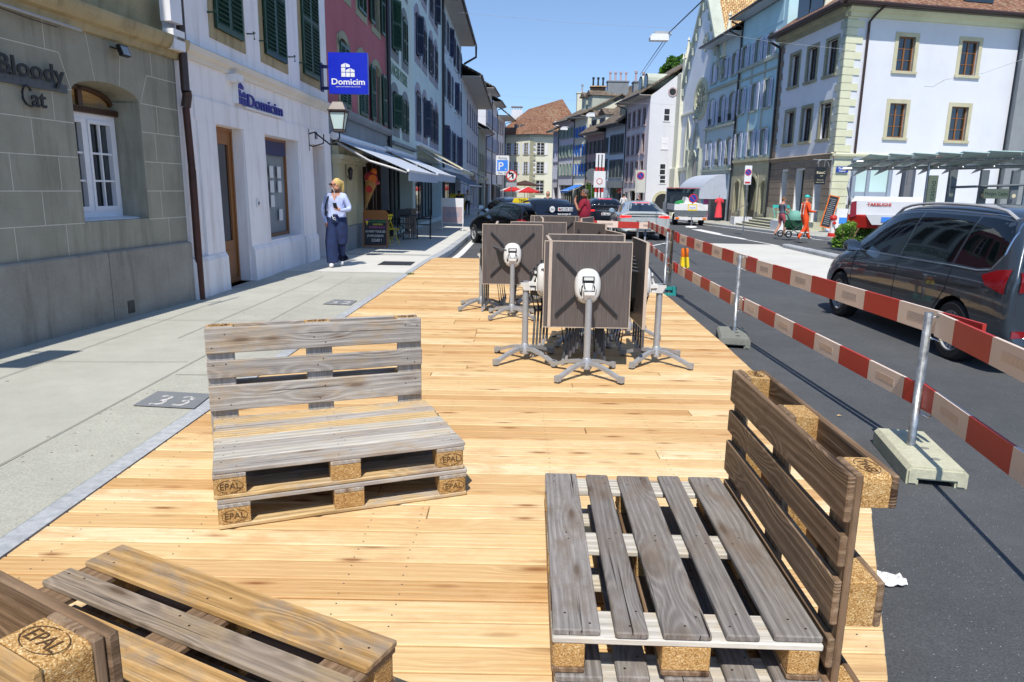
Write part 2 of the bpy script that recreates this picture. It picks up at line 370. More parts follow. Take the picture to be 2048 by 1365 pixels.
# ---------------------------------------------------------------- light
SUN_AZ, SUN_EL = radians(8.5), radians(57)
w = bpy.data.worlds.new('World'); SC.world = w; w.use_nodes = True
nt = w.node_tree; bg = nt.nodes['Background']; sky = nt.nodes.new('ShaderNodeTexSky'); sky.sky_type = 'NISHITA'; sky.sun_disc = False
sky.sun_elevation = SUN_EL; sky.sun_rotation = radians(180)+SUN_AZ; sky.altitude = 400; sky.air_density = 1.0; sky.dust_density = 0.0; sky.ozone_density = 3
tc = nt.nodes.new('ShaderNodeTexCoord'); va = nt.nodes.new('ShaderNodeVectorMath'); va.operation = 'ADD'; va.inputs[1].default_value = (0, 0, .1)
vn = nt.nodes.new('ShaderNodeVectorMath'); vn.operation = 'NORMALIZE'; nt.links.new(tc.outputs['Generated'], va.inputs[0]); nt.links.new(va.outputs[0], vn.inputs[0]); nt.links.new(vn.outputs[0], sky.inputs[0])
nt.links.new(sky.outputs[0], bg.inputs[0]); bg.inputs[1].default_value = .15
sl = bpy.data.lights.new('sun', 'SUN'); sl.energy = 4.3; sl.angle = radians(.5); sl.color = (1, .94, .85)
so = bpy.data.objects.new('sun', sl); COL.objects.link(so)
d = V((sin(SUN_AZ)*cos(SUN_EL), cos(SUN_AZ)*cos(SUN_EL), -sin(SUN_EL))); so.rotation_euler = d.to_track_quat('-Z', 'Y').to_euler(); so.location = (0, -5, 20)
SC.view_settings.view_transform = 'Standard'; SC.view_settings.look = 'None'; SC.view_settings.exposure = 0.34; SC.view_settings.gamma = 1

# ---------------------------------------------------------------- ground
def lerp(tab, t):
    if t <= tab[0][0]: return tab[0][1]
    for (a, x), (b, y) in zip(tab, tab[1:]):
        if t <= b: return x+(y-x)*(t-a)/(b-a)
    return tab[-1][1]
def ys_(y0, y1):
    y = y0; out = [y]
    while y < y1-1e-6:
        y += .5 if y < 20 else (1 if y < 40 else 4)
        out.append(min(y, y1))
    return out
def strip(name, xl, xr, y0, y1, dz, mt, th=.16, nx=1, kind='structure', thick=True):
    mb = MB(); Y = ys_(y0, y1)
    P = [[V((xl(y)+(xr(y)-xl(y))*i/nx, y, G(xl(y)+(xr(y)-xl(y))*i/nx, y)+dz)) for i in range(nx+1)] for y in Y]
    for a, b in zip(P, P[1:]):
        for i in range(nx): mb.quad(a[i], a[i+1], b[i+1], b[i])
        if thick:
            t = V((0, 0, -th)); mb.quad(a[-1], a[-1]+t, b[-1]+t, b[-1]); mb.quad(a[0], b[0], b[0]+t, a[0]+t)
    if thick:
        t = V((0, 0, -th)); mb.quad(P[0][0], P[0][0]+t, P[0][-1]+t, P[0][-1]); mb.quad(P[-1][0], P[-1][-1], P[-1][-1]+t, P[-1][0]+t)
    o = mb.build(name, M[mt] if isinstance(mt, str) else mt)
    if kind: tag(o, kind=kind)
    return o
C_ = lambda k: (lambda y: k)
LK = [(0, -2.29), (2.9, -2.27), (5.1, -2.25), (16.5, -1.95), (19.3, -1.85), (35, -1.78), (60, -1.7), (90, -1.0), (115, .3)]   # kerb line, left
lk = lambda y: lerp(LK, y)
strip('road', C_(-160), C_(200), -30, 420, -.15, 'asphalt', nx=60, thick=False)
strip('pavement_left', C_(-14), lk, -3, 120, 0, 'concrete_walk', nx=2)
strip('pavement_left_aggregate', C_(-2.84), lk, -3, 12.6, .004, 'exposed', thick=False)
strip('pavement_left_pale', C_(-6), lk, 13.3, 118, .004, 'pale_conc', thick=False)
strip('pavement_left_band', C_(-6), lambda y: lk(y)-.05, 16.9, 17.25, .008, 'band', thick=False)
strip('kerb_left', lk, lambda y: lk(y)+(.115 if y < 16.3 else .2), -3, 118, .003, 'kerb', th=.17)
strip('gutter_line', lambda y: lk(y)+.32, lambda y: lk(y)+.5, 16.6, 60, -.146, 'white_paint', thick=False)
# seams, patches and the gully on the pavement
mb = MB()
for (a, b) in [((-2.86, 2), (-2.85, 12.6)), ((-4.2, 3), (-4.02, 9.7)), ((-3.45, 7.2), (-3.36, 12.6))]:
    dx = (b[0]-a[0]); mb.quad((a[0], a[1], .008), (a[0]+.007, a[1], .008), (b[0]+.007, b[1], .008), (b[0], b[1], .008))
for y in (6.1, 8.15, 10.6, 12.65): mb.quad((-4.6, y, .0085), (-2.9, y+.1, .0085), (-2.9, y+.106, .0085), (-4.6, y+.006, .0085))
for y in (5.2,): mb.quad((-2.8, y+.55, .009), (-2.3, y+.57, .009), (-2.3, y+.578, .009), (-2.8, y+.558, .009))
for i in range(14): y = 17+i*2.9; mb.quad((-4.3, y, G(-3, y)+.013), (lk(y)-.02, y, G(-3, y)+.013), (lk(y)-.02, y+.015, G(-3, y)+.013), (-4.3, y+.015, G(-3, y)+.013))
tag(mb.build('pavement_joints', M['seam']), kind='structure')
mb = MB(); mb.quad((-2.7, 4.88, .012), (-2.24, 4.83, .012), (-2.26, 5.2, .012), (-2.7, 5.25, .012)); 
mb.quad((-2.56, 9.5, .012), (-2.17, 9.45, .012), (-2.17, 9.85, .012), (-2.5, 9.93, .012))
tag(mb.build('pavement_patches', M['patch']), kind='structure')
mb = MB(); Rf = Matrix(((1, 0, 0), (0, 0, 1), (0, 1, 0)))
put_text(mb, '3', (-2.62, 4.9, .0135), .33, .0006, off=.001, R=RX(-pi/2), sx=.85); put_text(mb, '3', (-2.45, 4.885, .0135), .33, .0006, off=.001, R=RX(-pi/2), sx=.85)
put_text(mb, '3', (-2.5, 9.53, .0135), .33, .0006, off=.001, R=RX(-pi/2), sx=.8); put_text(mb, '2', (-2.33, 9.52, .0135), .33, .0006, off=.001, R=RX(-pi/2), sx=.8)
n_ = NT('brushed_worn_paint'); f_ = n_.noise(n_.pos(), 28, 5, .75); n_.P(Base__Color=n_.ramp(f_, [(.42, hx('#767a7e')), (.52, hx('#c4c1bd'))]), Roughness=.9); tag(mb.build('pavement_numbers', n_.m), kind='structure')
def rot_text_flat(): pass
mb = MB(); mb.b2(-2.78, -2.1, 14.6, 15.3, -.002, .012)
for i in range(16): mb.b2(-2.76+i*.041, -2.74+i*.041, 14.63, 15.27, .012, .02, 1)
g = mb.build('drain_grate', [M['dark'], M['slate']]); tag(g, 'rusty rectangular drain grate set in the pale pavement', 'drain grate')
# right side pavement and paving
RK = [(29.6, 15.5), (30.2, 14.2), (31, 13.6), (39.6, 13.15), (54, 12.4), (66, 10.4), (80, 8), (97, 3.4), (118, 2)]
rk = lambda y: lerp(RK, y)
strip('pavement_right', rk, C_(60), 29.6, 140, -.03, 'concrete_walk', nx=4)
strip('kerb_right', lambda y: rk(y)-.16, rk, 29.8, 110, -.027, 'kerb')
strip('kerb_line_right', lambda y: rk(y)-.42, lambda y: rk(y)-.26, 30, 60, -.146, 'white_paint', thick=False)
def flat(name, P, dz, mt, kind='structure', sub=0):
    mb = MB(); mb.poly([V((x, y, G(x, y)+dz)) for x, y in P]); o = mb.build(name, M[mt]); tag(o, kind=kind); return o
a = gd(1401, 487, -.15); b = gd(1563, 494, -.15); c = gd(1657, 518, -.15); e = gd(1628, 557, -.15); f = gd(1485, 512, -.15)
PL = [(9, e.x+.2), (e.y, e.x), (f.y, f.x), (a.y, a.x)]; PR = [(9, 12.5), (18, 12), (c.y, c.x), (b.y, b.x)]
strip('pale_crossing', lambda y: lerp(PL, y), lambda y: max(lerp(PL, y)+.01, lerp(PR, y)), 9, a.y, -.142, 'pale_conc', nx=6, thick=False)
p0, p1 = gd(1380, 461, -.15), gd(1500, 476, -.15); mb = MB()
for (q0, q1, wd) in [((1382, 459), (1424, 468), .55), ((1424, 468), (1480, 478), .3), ((1480, 478), (1555, 492), .12), ((1300, 492), (1330, 486), .12)]:
    u, v_ = gd(*q0, -.146), gd(*q1, -.146); mb.quad(u, u+V((wd, 0, 0)), v_+V((wd, 0, 0)), v_)
tag(mb.build('road_markings', M['white_paint']), kind='structure')
# traffic island with a granite kerb
u, v_ = gd(1564, 496, -.15), gd(1650, 516, -.15); dd = (v_-u); dd.z = 0; dd.normalize(); nn = V((dd.y, -dd.x, 0))*-1
if nn.x < 0: nn = -nn
mb = MB(); q = u; k = 0
while k < 9:
    a_ = u+dd*(k*1.0+.006); b_ = u+dd*(k*1.0+.994); z = G(a_.x, a_.y)-.15
    mb.prism([V((a_.x, a_.y, z)), V((a_.x, a_.y, z+.1)), V((a_.x+nn.x*.04, a_.y+nn.y*.04, z+.14)), V((a_.x+nn.x*.24, a_.y+nn.y*.24, z+.14)), V((a_.x+nn.x*.24, a_.y+nn.y*.24, z))], b_-a_)
    k += 1
tag(mb.build('island_kerb', M['kerb']), kind='structure')
P = [u+nn*.24, u+dd*9+nn*.24, u+dd*9+nn*4, u+nn*2.2]
mb = MB(); mb.prism([V((p.x, p.y, -.5)) for p in P], (0, 0, .3)); mb.M = Matrix(); mb.prism([V((p.x, p.y, G(p.x, p.y)-.16)) for p in P], (0, 0, .12)); tag(mb.build('traffic_island', M['asphalt']), kind='structure')
ISL = (u, dd, nn)

# ---------------------------------------------------------------- wooden deck
DR = [(-1, .2), (1.5, 1.0), (2.07, 1.26), (3.44, 1.87), (4.3, 2.07), (7.36, 2.25), (10.5, 2.37), (16.6, 2.45)]
mb = MB(); y = -.6; pitch = .141
random.seed(3)
while y < 16.45:
    x0 = lk(y)+.12; x1 = lerp(DR, y+pitch/2)
    js = [-.69, .5, 1.3] if random.random() < .5 else [-1.5, -.4, .9]
    cuts = sorted([x0] + ([j for j in [random.choice(js)] if j < x1-.35] if random.random() < .45 else []) + [x1])
    for a, b in zip(cuts, cuts[1:]):
        if b-a < .3: continue
        dzz = random.uniform(-.0015, .0015)
        n0 = len(mb.v); mb.board(((a+b)/2, y+pitch/2, -.014+dzz), (b-a-.004, pitch-.01, .027), ch=.004)
        if b == x1:
            sl = (lerp(DR, y+pitch)-lerp(DR, y))/pitch
            for i in range(n0, len(mb.v)):
                if mb.v[i].x > b-.1: mb.v[i].x += (mb.v[i].y-(y+pitch/2))*sl
    y += pitch
o = mb.build('wooden_deck', M['deck']); tag(o, kind='structure')
mb = MB(); 
for x in (-2.0, -1.5, -.69, -.4, .2, .9, 1.3, 1.9): mb.b2(x-.03, x+.03, (1.9 if x < 1.2 else 3.9), 16.3, -.148, -.029)
for y_ in (16.35,): mb.b2(-1.8, 2.4, y_, y_+.06, -.148, -.029)
mb.b2(-2.1, 1.2, 0, 1.9, -.148, -.06)
tag(mb.build('deck_joists', M['brown_wood']), kind='structure')
# screws in the deck: one mesh, part of the deck's surface
mb = MB(); y = 1.4
while y < 7:
    for x in (-1.97, -1.45, -.66, -.43, .23, .93, 1.27, 1.75):
        if x < lerp(DR, y)-.03:
            for k in (.035, .105): mb.lathe([(0, .0012), (.0035, .0012)], (x+random.uniform(-.006, .006), y+k-((y+.6) % pitch), .0006), 5)
    y += pitch
tag(mb.build('deck_screws', M['slate']), kind='structure')
# ---------------------------------------------------------------- pallet benches
def stamp(mb, c, R, s=1.):
    """scorched oval with the letters EPAL on a block face (x along, z up, facing -y)"""
    put_text(mb, 'EPAL', V(c)+R @ V((0, 0, -.014*s)), .042*s, .0006, 'CENTER', off=.0, R=R, mi=1)
    P = [V(c)+R @ V((.056*s*cos(t), -.0006, .03*s*sin(t))) for t in [2*pi*k/28 for k in range(29)]]
    for i in range(28):
        if i not in (6, 20): mb.tube([P[i], P[i+1]], .0009, 4, 1)
def pallet(root, name, T, mats, closed=False, stamps=(), label=None, bm_=None):
    """EUR pallet: x 0..1.2, y 0..0.8, z 0..0.144 (deck on top), placed by matrix T inside root"""
    deck, frame, skid = mats
    mb = MB(); mb.M = T
    for x in (.0725, .6, 1.1275): mb.board((x, .4, .111), (.145, .8, .022), long=1)
    for y_, w_ in ((.05, .1), (.4, .145), (.75, .1)): mb.board((.6, y_, .011), (1.2, w_, .0218), long=0, ch=.005, mi=1)
    pal = mb.build(name, [M[frame], M[skid]], root)
    if label: pal['label'] = label
    if closed: W = [.143, .1, .112, .1, .108, .1, .128]; 
    else: W = [.145, .1, .145, .1, .145]
    gap = (.8-sum(W))/(len(W)-1); y_ = 0
    for i, w_ in enumerate(W):
        mb = MB(); mb.M = T; dx = random.uniform(-.006, .006); Lb = 1.2+random.uniform(-.006, .004)
        mb.board((.6+dx, y_+w_/2, .133+random.uniform(0, .001)), (Lb, w_-.002, .0215), ch=.004)
        for x in (.04, .1, .58, .63, 1.1, 1.16):
            mb.lathe([(0, .0006), (.0042, .0004)], (x+random.uniform(-.012, .012), y_+w_*random.choice((.25, .5, .75))+random.uniform(-.008, .008), .1441), 7, mi=1)
        dm = deck[i] if isinstance(deck, (list, tuple)) else deck
        mb.build('deck_board', [M[dm], M['nail']], pal)
        y_ += w_+gap
    for ix, x in enumerate((.0725, .6, 1.1275)):
        for iy, (yy, w_) in enumerate(((.05, .1), (.4, .145), (.75, .1))):
            bm = MB(); bm.M = Matrix()
            bm.box((0, 0, 0), (.143, w_-.002, .078))
            me = bm.mesh('block', [M['chip'], M['ink']])
            b = bmesh.new(); b.from_mesh(me)
            if iy != 1 and ix != 1:
                sx = -1 if ix == 0 else 1; sy = -1 if iy == 0 else 1
                ed = [e for e in b.edges if all(v.co.x*sx > 0 and v.co.y*sy > 0 for v in e.verts)]
                bmesh.ops.bevel(b, geom=ed, offset=.022, segments=3, profile=.5, affect='EDGES')
            bmesh.ops.bevel(b, geom=[e for e in b.edges if e.calc_length() > .05], offset=.0025, segments=1, profile=.5, affect='EDGES')
            b.to_mesh(me); b.free(); me.transform(T @ Matrix.Translation((x, yy, .061))); o = link('block', me, pal)
            if (ix, iy) in stamps:
                s = MB(); s.M = T
                side = -1 if iy == 0 else 1
                stamp(s, (x, yy+side*(w_/2+.0003), .061), RZ(0) if iy == 0 else RZ(pi))
                s.build('block', [M['ink'], M['ink']], pal).name = 'burnt_mark'
    return pal
def world_in(pose): x, y, a = pose; return Matrix.Translation((x, y, 0)) @ Matrix.Rotation(a, 4, 'Z')
def cols(x, y, z, t): m_ = Matrix((x, y, z)).transposed().to_4x4(); m_.translation = V(t); return m_
def bench(pose, back, label, seatM, backM, mseat, mback, closed, st_lo, st_up, st_bk, low=None):
    root = empty('pallet_bench', (pose[0], pose[1], .002), pose[2], label, 'bench', 'benches made of wooden pallets on the deck')
    inv = world_in(pose).inverted()
    Tl = Matrix.Translation((.012, -.006, .0)) @ seatM; Tu = Matrix.Translation((0, 0, .1445)) @ seatM
    pallet(root, 'seat_pallet', Tl, low or mseat, closed, st_lo)
    pallet(root, 'seat_pallet', Tu, mseat, closed, st_up)
    pallet(root, 'backrest_pallet', inv @ world_in(back) @ backM, mback, False, st_bk)
    return root
I4 = Matrix()
Bk = cols((1, 0, 0), (0, 0, 1), (0, -1, 0), (0, .144, 0))
random.seed(11)
bench((-1.3529, 3.04, .3724), (-1.6633, 3.7797, .3651), 'light grey pallet bench with a closed seat, alone at the left edge of the deck', I4, Bk,
      (['grey_wood', 'pale_wood', 'grey_wood', 'pale_wood', 'tan_wood', 'grey_wood', 'tan_wood'], 'grey_wood', 'tan_wood'), ('grey_wood', 'grey_wood', 'grey_wood'), True,
      ((0, 0), (2, 0)), ((0, 0), (2, 0)), ((0, 2), (1, 2), (2, 2)))
bench((.1336, 1.8894, -.0238), (.9338+.012, 1.8737, -.0272), 'dark grey slatted pallet bench with brown backrest beside the road barrier',
      cols((0, -1, 0), (1, 0, 0), (0, 0, 1), (0, 1.2, 0)), cols((0, -1, 0), (0, 0, 1), (-1, 0, 0), (.144, 1.2, 0)),
      ('dark_wood', 'pale_wood', 'brown_wood'), ('brown_wood', 'brown_wood', 'brown_wood'), False, (), (), ((0, 2), (2, 2)))
bench((-.3205, 1.8357, 2.6828), (-.6825, 1.1158, 2.6298), 'brown stained pallet bench cut off by the lower left corner',
      I4, Bk, (['ochre_wood', 'taupe_wood', 'ochre_wood', 'taupe_wood', 'brown_wood'], 'brown_wood', 'brown_wood'), ('brown_wood', 'brown_wood', 'ochre_wood'), False, (), (), ((0, 2), (2, 2)))
# ---------------------------------------------------------------- folded cafe tables
def make_table(label):
    """origin at the column foot; the folded top stands upright on the far side (+y), its underside facing -y"""
    t = empty('folding_table', (0, 0, 0), 0, label, 'table', 'folded cafe tables parked on the deck')
    mb = MB(); mb.tube([(0, 0, .1), (0, 0, .74)], .029, 18); mb.lathe([(.03, .16), (.036, .15), (.04, .11), (.05, .075), (.045, .06), (0, .058)], (0, 0, 0), 18)
    mb.build('column', M['alu'], t, .6)
    for k in range(4):
        a = pi/4+k*pi/2; u = V((cos(a), sin(a), 0)); s_ = V((-sin(a), cos(a), 0)); mb = MB(); P = []
        for f, z in ((.02, .125), (.1, .128), (.2, .108), (.3, .075), (.36, .05)):
            P.append((f, z))
        for (f0, z0), (f1, z1) in zip(P, P[1:]):
            q = [u*f0+s_*.019+V((0, 0, z0)), u*f0-s_*.019+V((0, 0, z0)), u*f0-s_*.019+V((0, 0, z0-.032)), u*f0+s_*.019+V((0, 0, z0-.032))]
            q2 = [u*f1+s_*.019+V((0, 0, z1)), u*f1-s_*.019+V((0, 0, z1)), u*f1-s_*.019+V((0, 0, z1-.032)), u*f1+s_*.019+V((0, 0, z1-.032))]
            mb.add(q+q2, [(0, 1, 5, 4), (1, 2, 6, 5), (2, 3, 7, 6), (3, 0, 4, 7), (0, 3, 2, 1), (4, 5, 6, 7)])
        e = u*.372; R = RZ(a); mb.box(e+V((0, 0, .036)), (.045, .04, .05), 0, R)
        lg = mb.build('leg', M['alu'], t); mb = MB(); mb.lathe([(.0, .002), (.024, .002), (.024, .01), (.008, .014), (.008, .03)], tuple(u*.37), 12); mb.build('foot_pad', M['black'], lg)
    c = .76; yt = .2
    mb = MB(); mb.b2(-.374, .374, yt-.012, yt+.012, c-.372, c+.372); tp = mb.build('table_top', M['laminate'], t)
    mb = MB(); e = .378
    for s in (-1, 1):
        mb.b2(-e, e, yt-.0135, yt+.0135, c+s*.375-.0035, c+s*.375+.0035); mb.b2(s*.3768-.003, s*.3768+.003, yt-.0135, yt+.0135, c-.371, c+.371)
    mb.build('edge_band', M['edge_band'], tp)
    for k in range(4):
        a = pi/4+k*pi/2; mb = MB(); u = V((cos(a), 0, sin(a))); R = Matrix(((cos(a), 0, -sin(a)), (0, 1, 0), (sin(a), 0, cos(a))))
        mb.box(u*.24+V((0, yt-.021, c)), (.28, .018, .022), 0, R); mb.box(u*.24+V((0, yt-.031, c)), (.28, .004, .011), 0, R); mb.build('support_arm', M['dark'], t)
    # white tilting mechanism: oval housing, open hinge, clamp on the column
    mb = MB(); n = 28; prof = [(.0, .001), (.035, 1.0), (.07, .96), (.088, .78), (.092, .0)]
    pts = []
    for r in (1.0, 1.0, .93, .72):
        pass
    rings = [(1.0, .0), (1.02, .03), (.97, .062), (.82, .082), (.62, .088)]
    ps = []
    for s, d_ in rings:
        for k in range(n):
            th = 2*pi*k/n; cx = .112*s*(abs(cos(th))**.8)*(1 if cos(th) >= 0 else -1); cz = .15*s*(abs(sin(th))**.85)*(1 if sin(th) >= 0 else -1)
            ps.append(V((cx, yt-.012-d_, c+cz-.005)))
    F = [(i*n+k, i*n+(k+1) % n, (i+1)*n+(k+1) % n, (i+1)*n+k) for i in range(len(rings)-1) for k in range(n)]; F.append(tuple(range((len(rings)-1)*n, len(rings)*n)))
    mb.add(ps, F)
    mh = mb.build('tilt_mechanism', M['plastic'], t, .7)
    mb = MB(); mb.b2(-.052, .052, yt-.106, yt-.099, c+.03, c+.085, 0); mb.b2(-.036, .036, yt-.108, yt-.1, c-.07, c+.03, 0)
    for s in (-1, 1): mb.lathe([(0, .004), (.01, .004), (.01, 0)], (s*.088, yt-.07, c+.085), 10, 0, 1); mb.lathe([(0, -.004), (.01, -.004), (.01, 0)], (s*.085, yt-.075, c-.1), 10, 0, 1)
    
    for s in (-1, 1): mb.prism([(s*.04, yt-.101, c+.02), (s*.075, yt-.099, c-.02), (s*.07, yt-.099, c-.07), (s*.05, yt-.101, c-.09), (s*.036, yt-.101, c-.05)], (0, .004, 0))
    mb.build('recess', M['dark'], mh)
    mb = MB(); mb.prism([(-.04, yt-.125, c+.078), (.04, yt-.125, c+.078), (.04, yt-.125, c+.055), (-.04, yt-.125, c+.055)], (0, .03, 0))
    mb.prism([(-.034, yt-.13, c+.03), (.034, yt-.13, c+.03), (.022, yt-.155, c-.03), (.03, yt-.17, c-.06), (-.03, yt-.17, c-.06), (-.022, yt-.155, c-.03)], (0, .02, 0))
    for s in (-1, 1): mb.prism([(s*.036, yt-.11, c+.02), (s*.05, yt-.11, c-.02), (s*.05, yt-.11, c-.1), (s*.034, yt-.11, c-.1)], (0, .03, 0))
    mb.b2(-.03, .03, yt-.175, yt-.12, c-.1, c-.068); mb.b2(-.045, .045, -.05, yt-.09, .705, .735); mb.prism([(-.05, -.05, .735), (.05, -.05, .735), (.04, -.02, .66), (-.04, -.02, .66)], (0, .07, 0))
    mb.build('hinge', M['plastic'], mh)
    return t
T = make_table('grey-topped folded cafe table nearest the camera, underside towards us')
spots = [(.645, 5.98, 0, None), (.12, 6.53, -pi/2, 'folded cafe table seen edge on, just left of the nearest one'), (1.345, 6.5, pi/2, 'folded cafe table seen edge on, just right of the nearest one'),
         (-.01, 8.82, .02, 'folded cafe table at the left with its whole underside showing, second row'), (-.42, 9.44, -pi/2, 'folded cafe table at the far left, only its leg and hub sticking out'),
         (.72, 7.36, pi, 'folded cafe table right behind the nearest one, only a strip of its top showing'), (1.28, 7.75, pi/2+.12, 'folded cafe table behind the right hand one, white hub peeping out'),
         (.33, 10.0, pi+.02, 'folded cafe table standing behind the second row at the left'), (.72, 12.05, .0, 'folded cafe table farther back with a pale lit top edge'),
         (.66, 12.45, pi, 'farthest folded cafe table, behind the pale edged one'), (.86, 9.75, radians(-62), 'folded cafe table turned at an angle in the middle of the group'),
         (1.38, 11.7, radians(70), 'dark folded cafe table turned sideways in front of the red shirted man'), (.24, 11.4, -pi/2, 'folded cafe table seen as a thin upright edge in front of the black taxi')]
for i, (x, y, a, lab) in enumerate(spots):
    o = T if i == 0 else copy_tree(T, None, lab); o.location = (x, y, .002); o.rotation_euler = (0, 0, a)
# ---------------------------------------------------------------- stacked chairs between the tables
def make_chair(label):
    t = empty('stacking_chair', (0, 0, 0), 0, label, 'chair', 'stacked metal chairs between the tables')
    for s in (-1, 1):
        mb = MB(); mb.tube([(s*.2, .2, .0), (s*.22, .16, .44), (s*.22, -.16, .46), (s*.2, -.24, 0)], .011, 8); fr = mb.build('side_frame', M['slate'], t, .8)
        for Q in ([(s*.2, .2, 0), (s*.203, .194, .06)], [(s*.2, -.24, 0), (s*.2, -.23, .06)]):
            mb = MB(); mb.tube(Q, .014, 8); mb.build('foot_cap', M['silver'], fr)
    mb = MB(); mb.tube([(-.22, .16, .44), (-.215, .22, .62), (-.19, .26, .82), (0, .28, .86), (.19, .26, .82), (.215, .22, .62), (.22, .16, .44)], .011, 8); mb.build('back_frame', M['slate'], t, .8)
    mb = MB(); mb.prism([(-.21, -.17, .455), (.21, -.17, .455), (.21, .17, .445), (-.21, .17, .445)], (0, 0, .012)); mb.build('seat', M['dark'], t)
    mb = MB(); mb.prism([(-.2, .225, .6), (.2, .225, .6), (.185, .255, .8), (-.185, .255, .8)], (0, .008, 0)); mb.build('backrest', M['dark'], t)
    return t
ch = make_chair('lowest dark metal chair of the stack behind the nearest table')
k = 0
for (x, y, a, n, wh) in ((.48, 6.62, 2.3, 5, 'stack behind the nearest table'), (.98, 6.72, 3.5, 5, 'stack beside the right hand table'), (-.12, 9.25, 2.6, 4, 'stack behind the second row table')):
    for i in range(n):
        lab = ['lowest', 'second', 'third', 'fourth', 'fifth'][i]+' dark metal chair of the '+wh
        o = ch if k == 0 else copy_tree(ch, None, lab); k += 1
        o.location = (x+.045*i*sin(a), y-.045*i*cos(a), .003+.032*i); o.rotation_euler = (0, 0, a)

# ---------------------------------------------------------------- road barrier
RZg = lambda x, y: G(x, y)-.15
def base(x, y, a, mt, label):
    z = RZg(x, y); t = empty('concrete_foot', (x, y, z), a, label, 'barrier base', 'concrete feet of the road barrier')
    mb = MB(); W, L, H = .17, .38, .115
    prof = [(-W, .0), (-W, H-.025), (-W+.025, H), (W-.025, H), (W, H-.025), (W, 0), (W-.07, 0), (W-.07, .035), (-W+.07, .035), (-W+.07, 0)]
    # body with three sockets: built as a bevelled prism, sockets as dark discs with rims
    mb.prism([(p, -L, q) for p, q in prof], (0, 2*L, 0)); me = mb.mesh('b', [mt]); b = bmesh.new(); b.from_mesh(me)
    bmesh.ops.bevel(b, geom=[e for e in b.edges if abs(e.verts[0].co.y-e.verts[1].co.y) < 1e-4], offset=.012, segments=2, affect='EDGES'); b.to_mesh(me); b.free()
    o = link('foot_block', me, t)
    mb = MB()
    for yy in (-.2, 0, .2): mb.lathe([(0, H+.001), (.026, H+.001)], (0.04, yy, 0), 14)
    mb.build('socket', M['base_grey'] if mt == M['base_conc'] else M['dark'], o)
    return t
def post(x, y, h, label, lean=(0, 0)):
    z = RZg(x, y); t = empty('barrier_post', (x, y, z), 0, label, 'post', 'galvanised posts of the road barrier')
    mb = MB(); top = V((lean[0], lean[1], h)); mb.tube([(0, 0, .02), top], .026, 16, cap=False); mb.tube([top-V((0, 0, .004)), top], .026, 16); mb.build('pole', M['galv'], t, .6)
    for zz in (h-.06, h-.56):
        mb = MB(); q = V((lean[0]*zz/h, lean[1]*zz/h, zz)); mb.tube([q+V((.02, -.01, .03)), q+V((.055, -.05, .045)), q+V((.075, -.07, .03)), q+V((.075, -.07, -.1)), q+V((.055, -.05, -.115)), q+V((.02, -.01, -.1))], .0055, 6); mb.build('hook', M['chrome'], t, .8)
    return t
def plank(p, q, ph, label, pers=.5, stk='sticker', ends=True):
    p, q = V(p), V(q); L = (q-p).length; d_ = (q-p).normalized(); h = .15; t_ = .022
    a = atan2(d_.y, d_.x); o = empty('barrier_plank', p, 0, label, 'barrier plank', 'red and white planks of the road barrier')
    R = Matrix((d_, V((-sin(a), cos(a), 0)), d_.cross(V((-sin(a), cos(a), 0))))).transposed()
    if R.col[2].z < 0: R = Matrix((d_, V((sin(a), -cos(a), 0)), d_.cross(V((sin(a), -cos(a), 0))))).transposed()
    mb = MB(); x = -ph*pers; k = 0
    while x < L:
        a_, b_ = max(0, x), min(L, x+pers)
        if b_ > a_+.01:
            mb.box(R @ V(((a_+b_)/2, 0, 0)), (b_-a_, t_, h), k % 2, R)
            if k % 2 and b_-a_ > .3:
                for s in (-1, 1): mb.box(R @ V(((a_+b_)/2, s*(t_/2+.0008), .002)), ((b_-a_)*.5, .0016, .05), 2, R)
        x += pers; k += 1
    mb.build('plank', [M['red_refl'], M['white_refl'], M[stk]], o)
    return o
B1, B2, B3 = (2.64, 4.47), (2.64, 8.34), (2.66, 12.1)
base(2.66, 4.42, radians(-12), M['base_conc'], 'pale concrete barrier foot under the nearest post, with three sockets')
base(2.6, 8.25, radians(-13), M['base_grey'], 'dark grey concrete barrier foot under the middle post')
post(B1[0], B1[1], 1.0, 'galvanised barrier post nearest the camera'); post(B2[0], B2[1], 1.02, 'galvanised barrier post between the dark car and the right hand table'); 
post(B3[0], B3[1], 1.1, 'right hand galvanised post of the pair standing in the teal foot'); post(B3[0]-.09, B3[1]-.05, 1.07, 'left hand galvanised post of the pair standing in the teal foot')
zr = lambda p: RZg(*p)
def pk(A, B, za, zb, ph, lab, dx=.045, stk='sticker'): plank((A[0]+dx, A[1], zr(A)+za), (B[0]+dx, B[1], zr(B)+zb), ph, lab, .5, stk)
E1 = (2.2, 2.15)
pk((B1[0]+.02, B1[1]-.0), E1, .925, .925, 1.42, 'upper barrier plank leaving the picture at the right edge', .04)
pk((B1[0]+.0, B1[1]+.02), (2.1, 1.6), .46, .47, .55, 'lower barrier plank leaving the picture at the right edge', .035)
pk((B1[0], B1[1]-.42), B2, .93, .92, .18, 'upper barrier plank in front of the dark car', .08, 'sticker_g')
pk((B1[0], B1[1]-.1), B2, .42, .44, .2, 'lower barrier plank in front of the dark car', .08)
pk((B2[0], B2[1]-.35), B3, .93, .97, .3, 'upper barrier plank between the middle post and the post pair', .08, 'sticker_g')
pk((B2[0], B2[1]-.32), B3, .43, .47, .4, 'lower barrier plank between the middle post and the post pair', .08)
B4 = (3.15, 17.3); B5 = (2.98, 17.25)
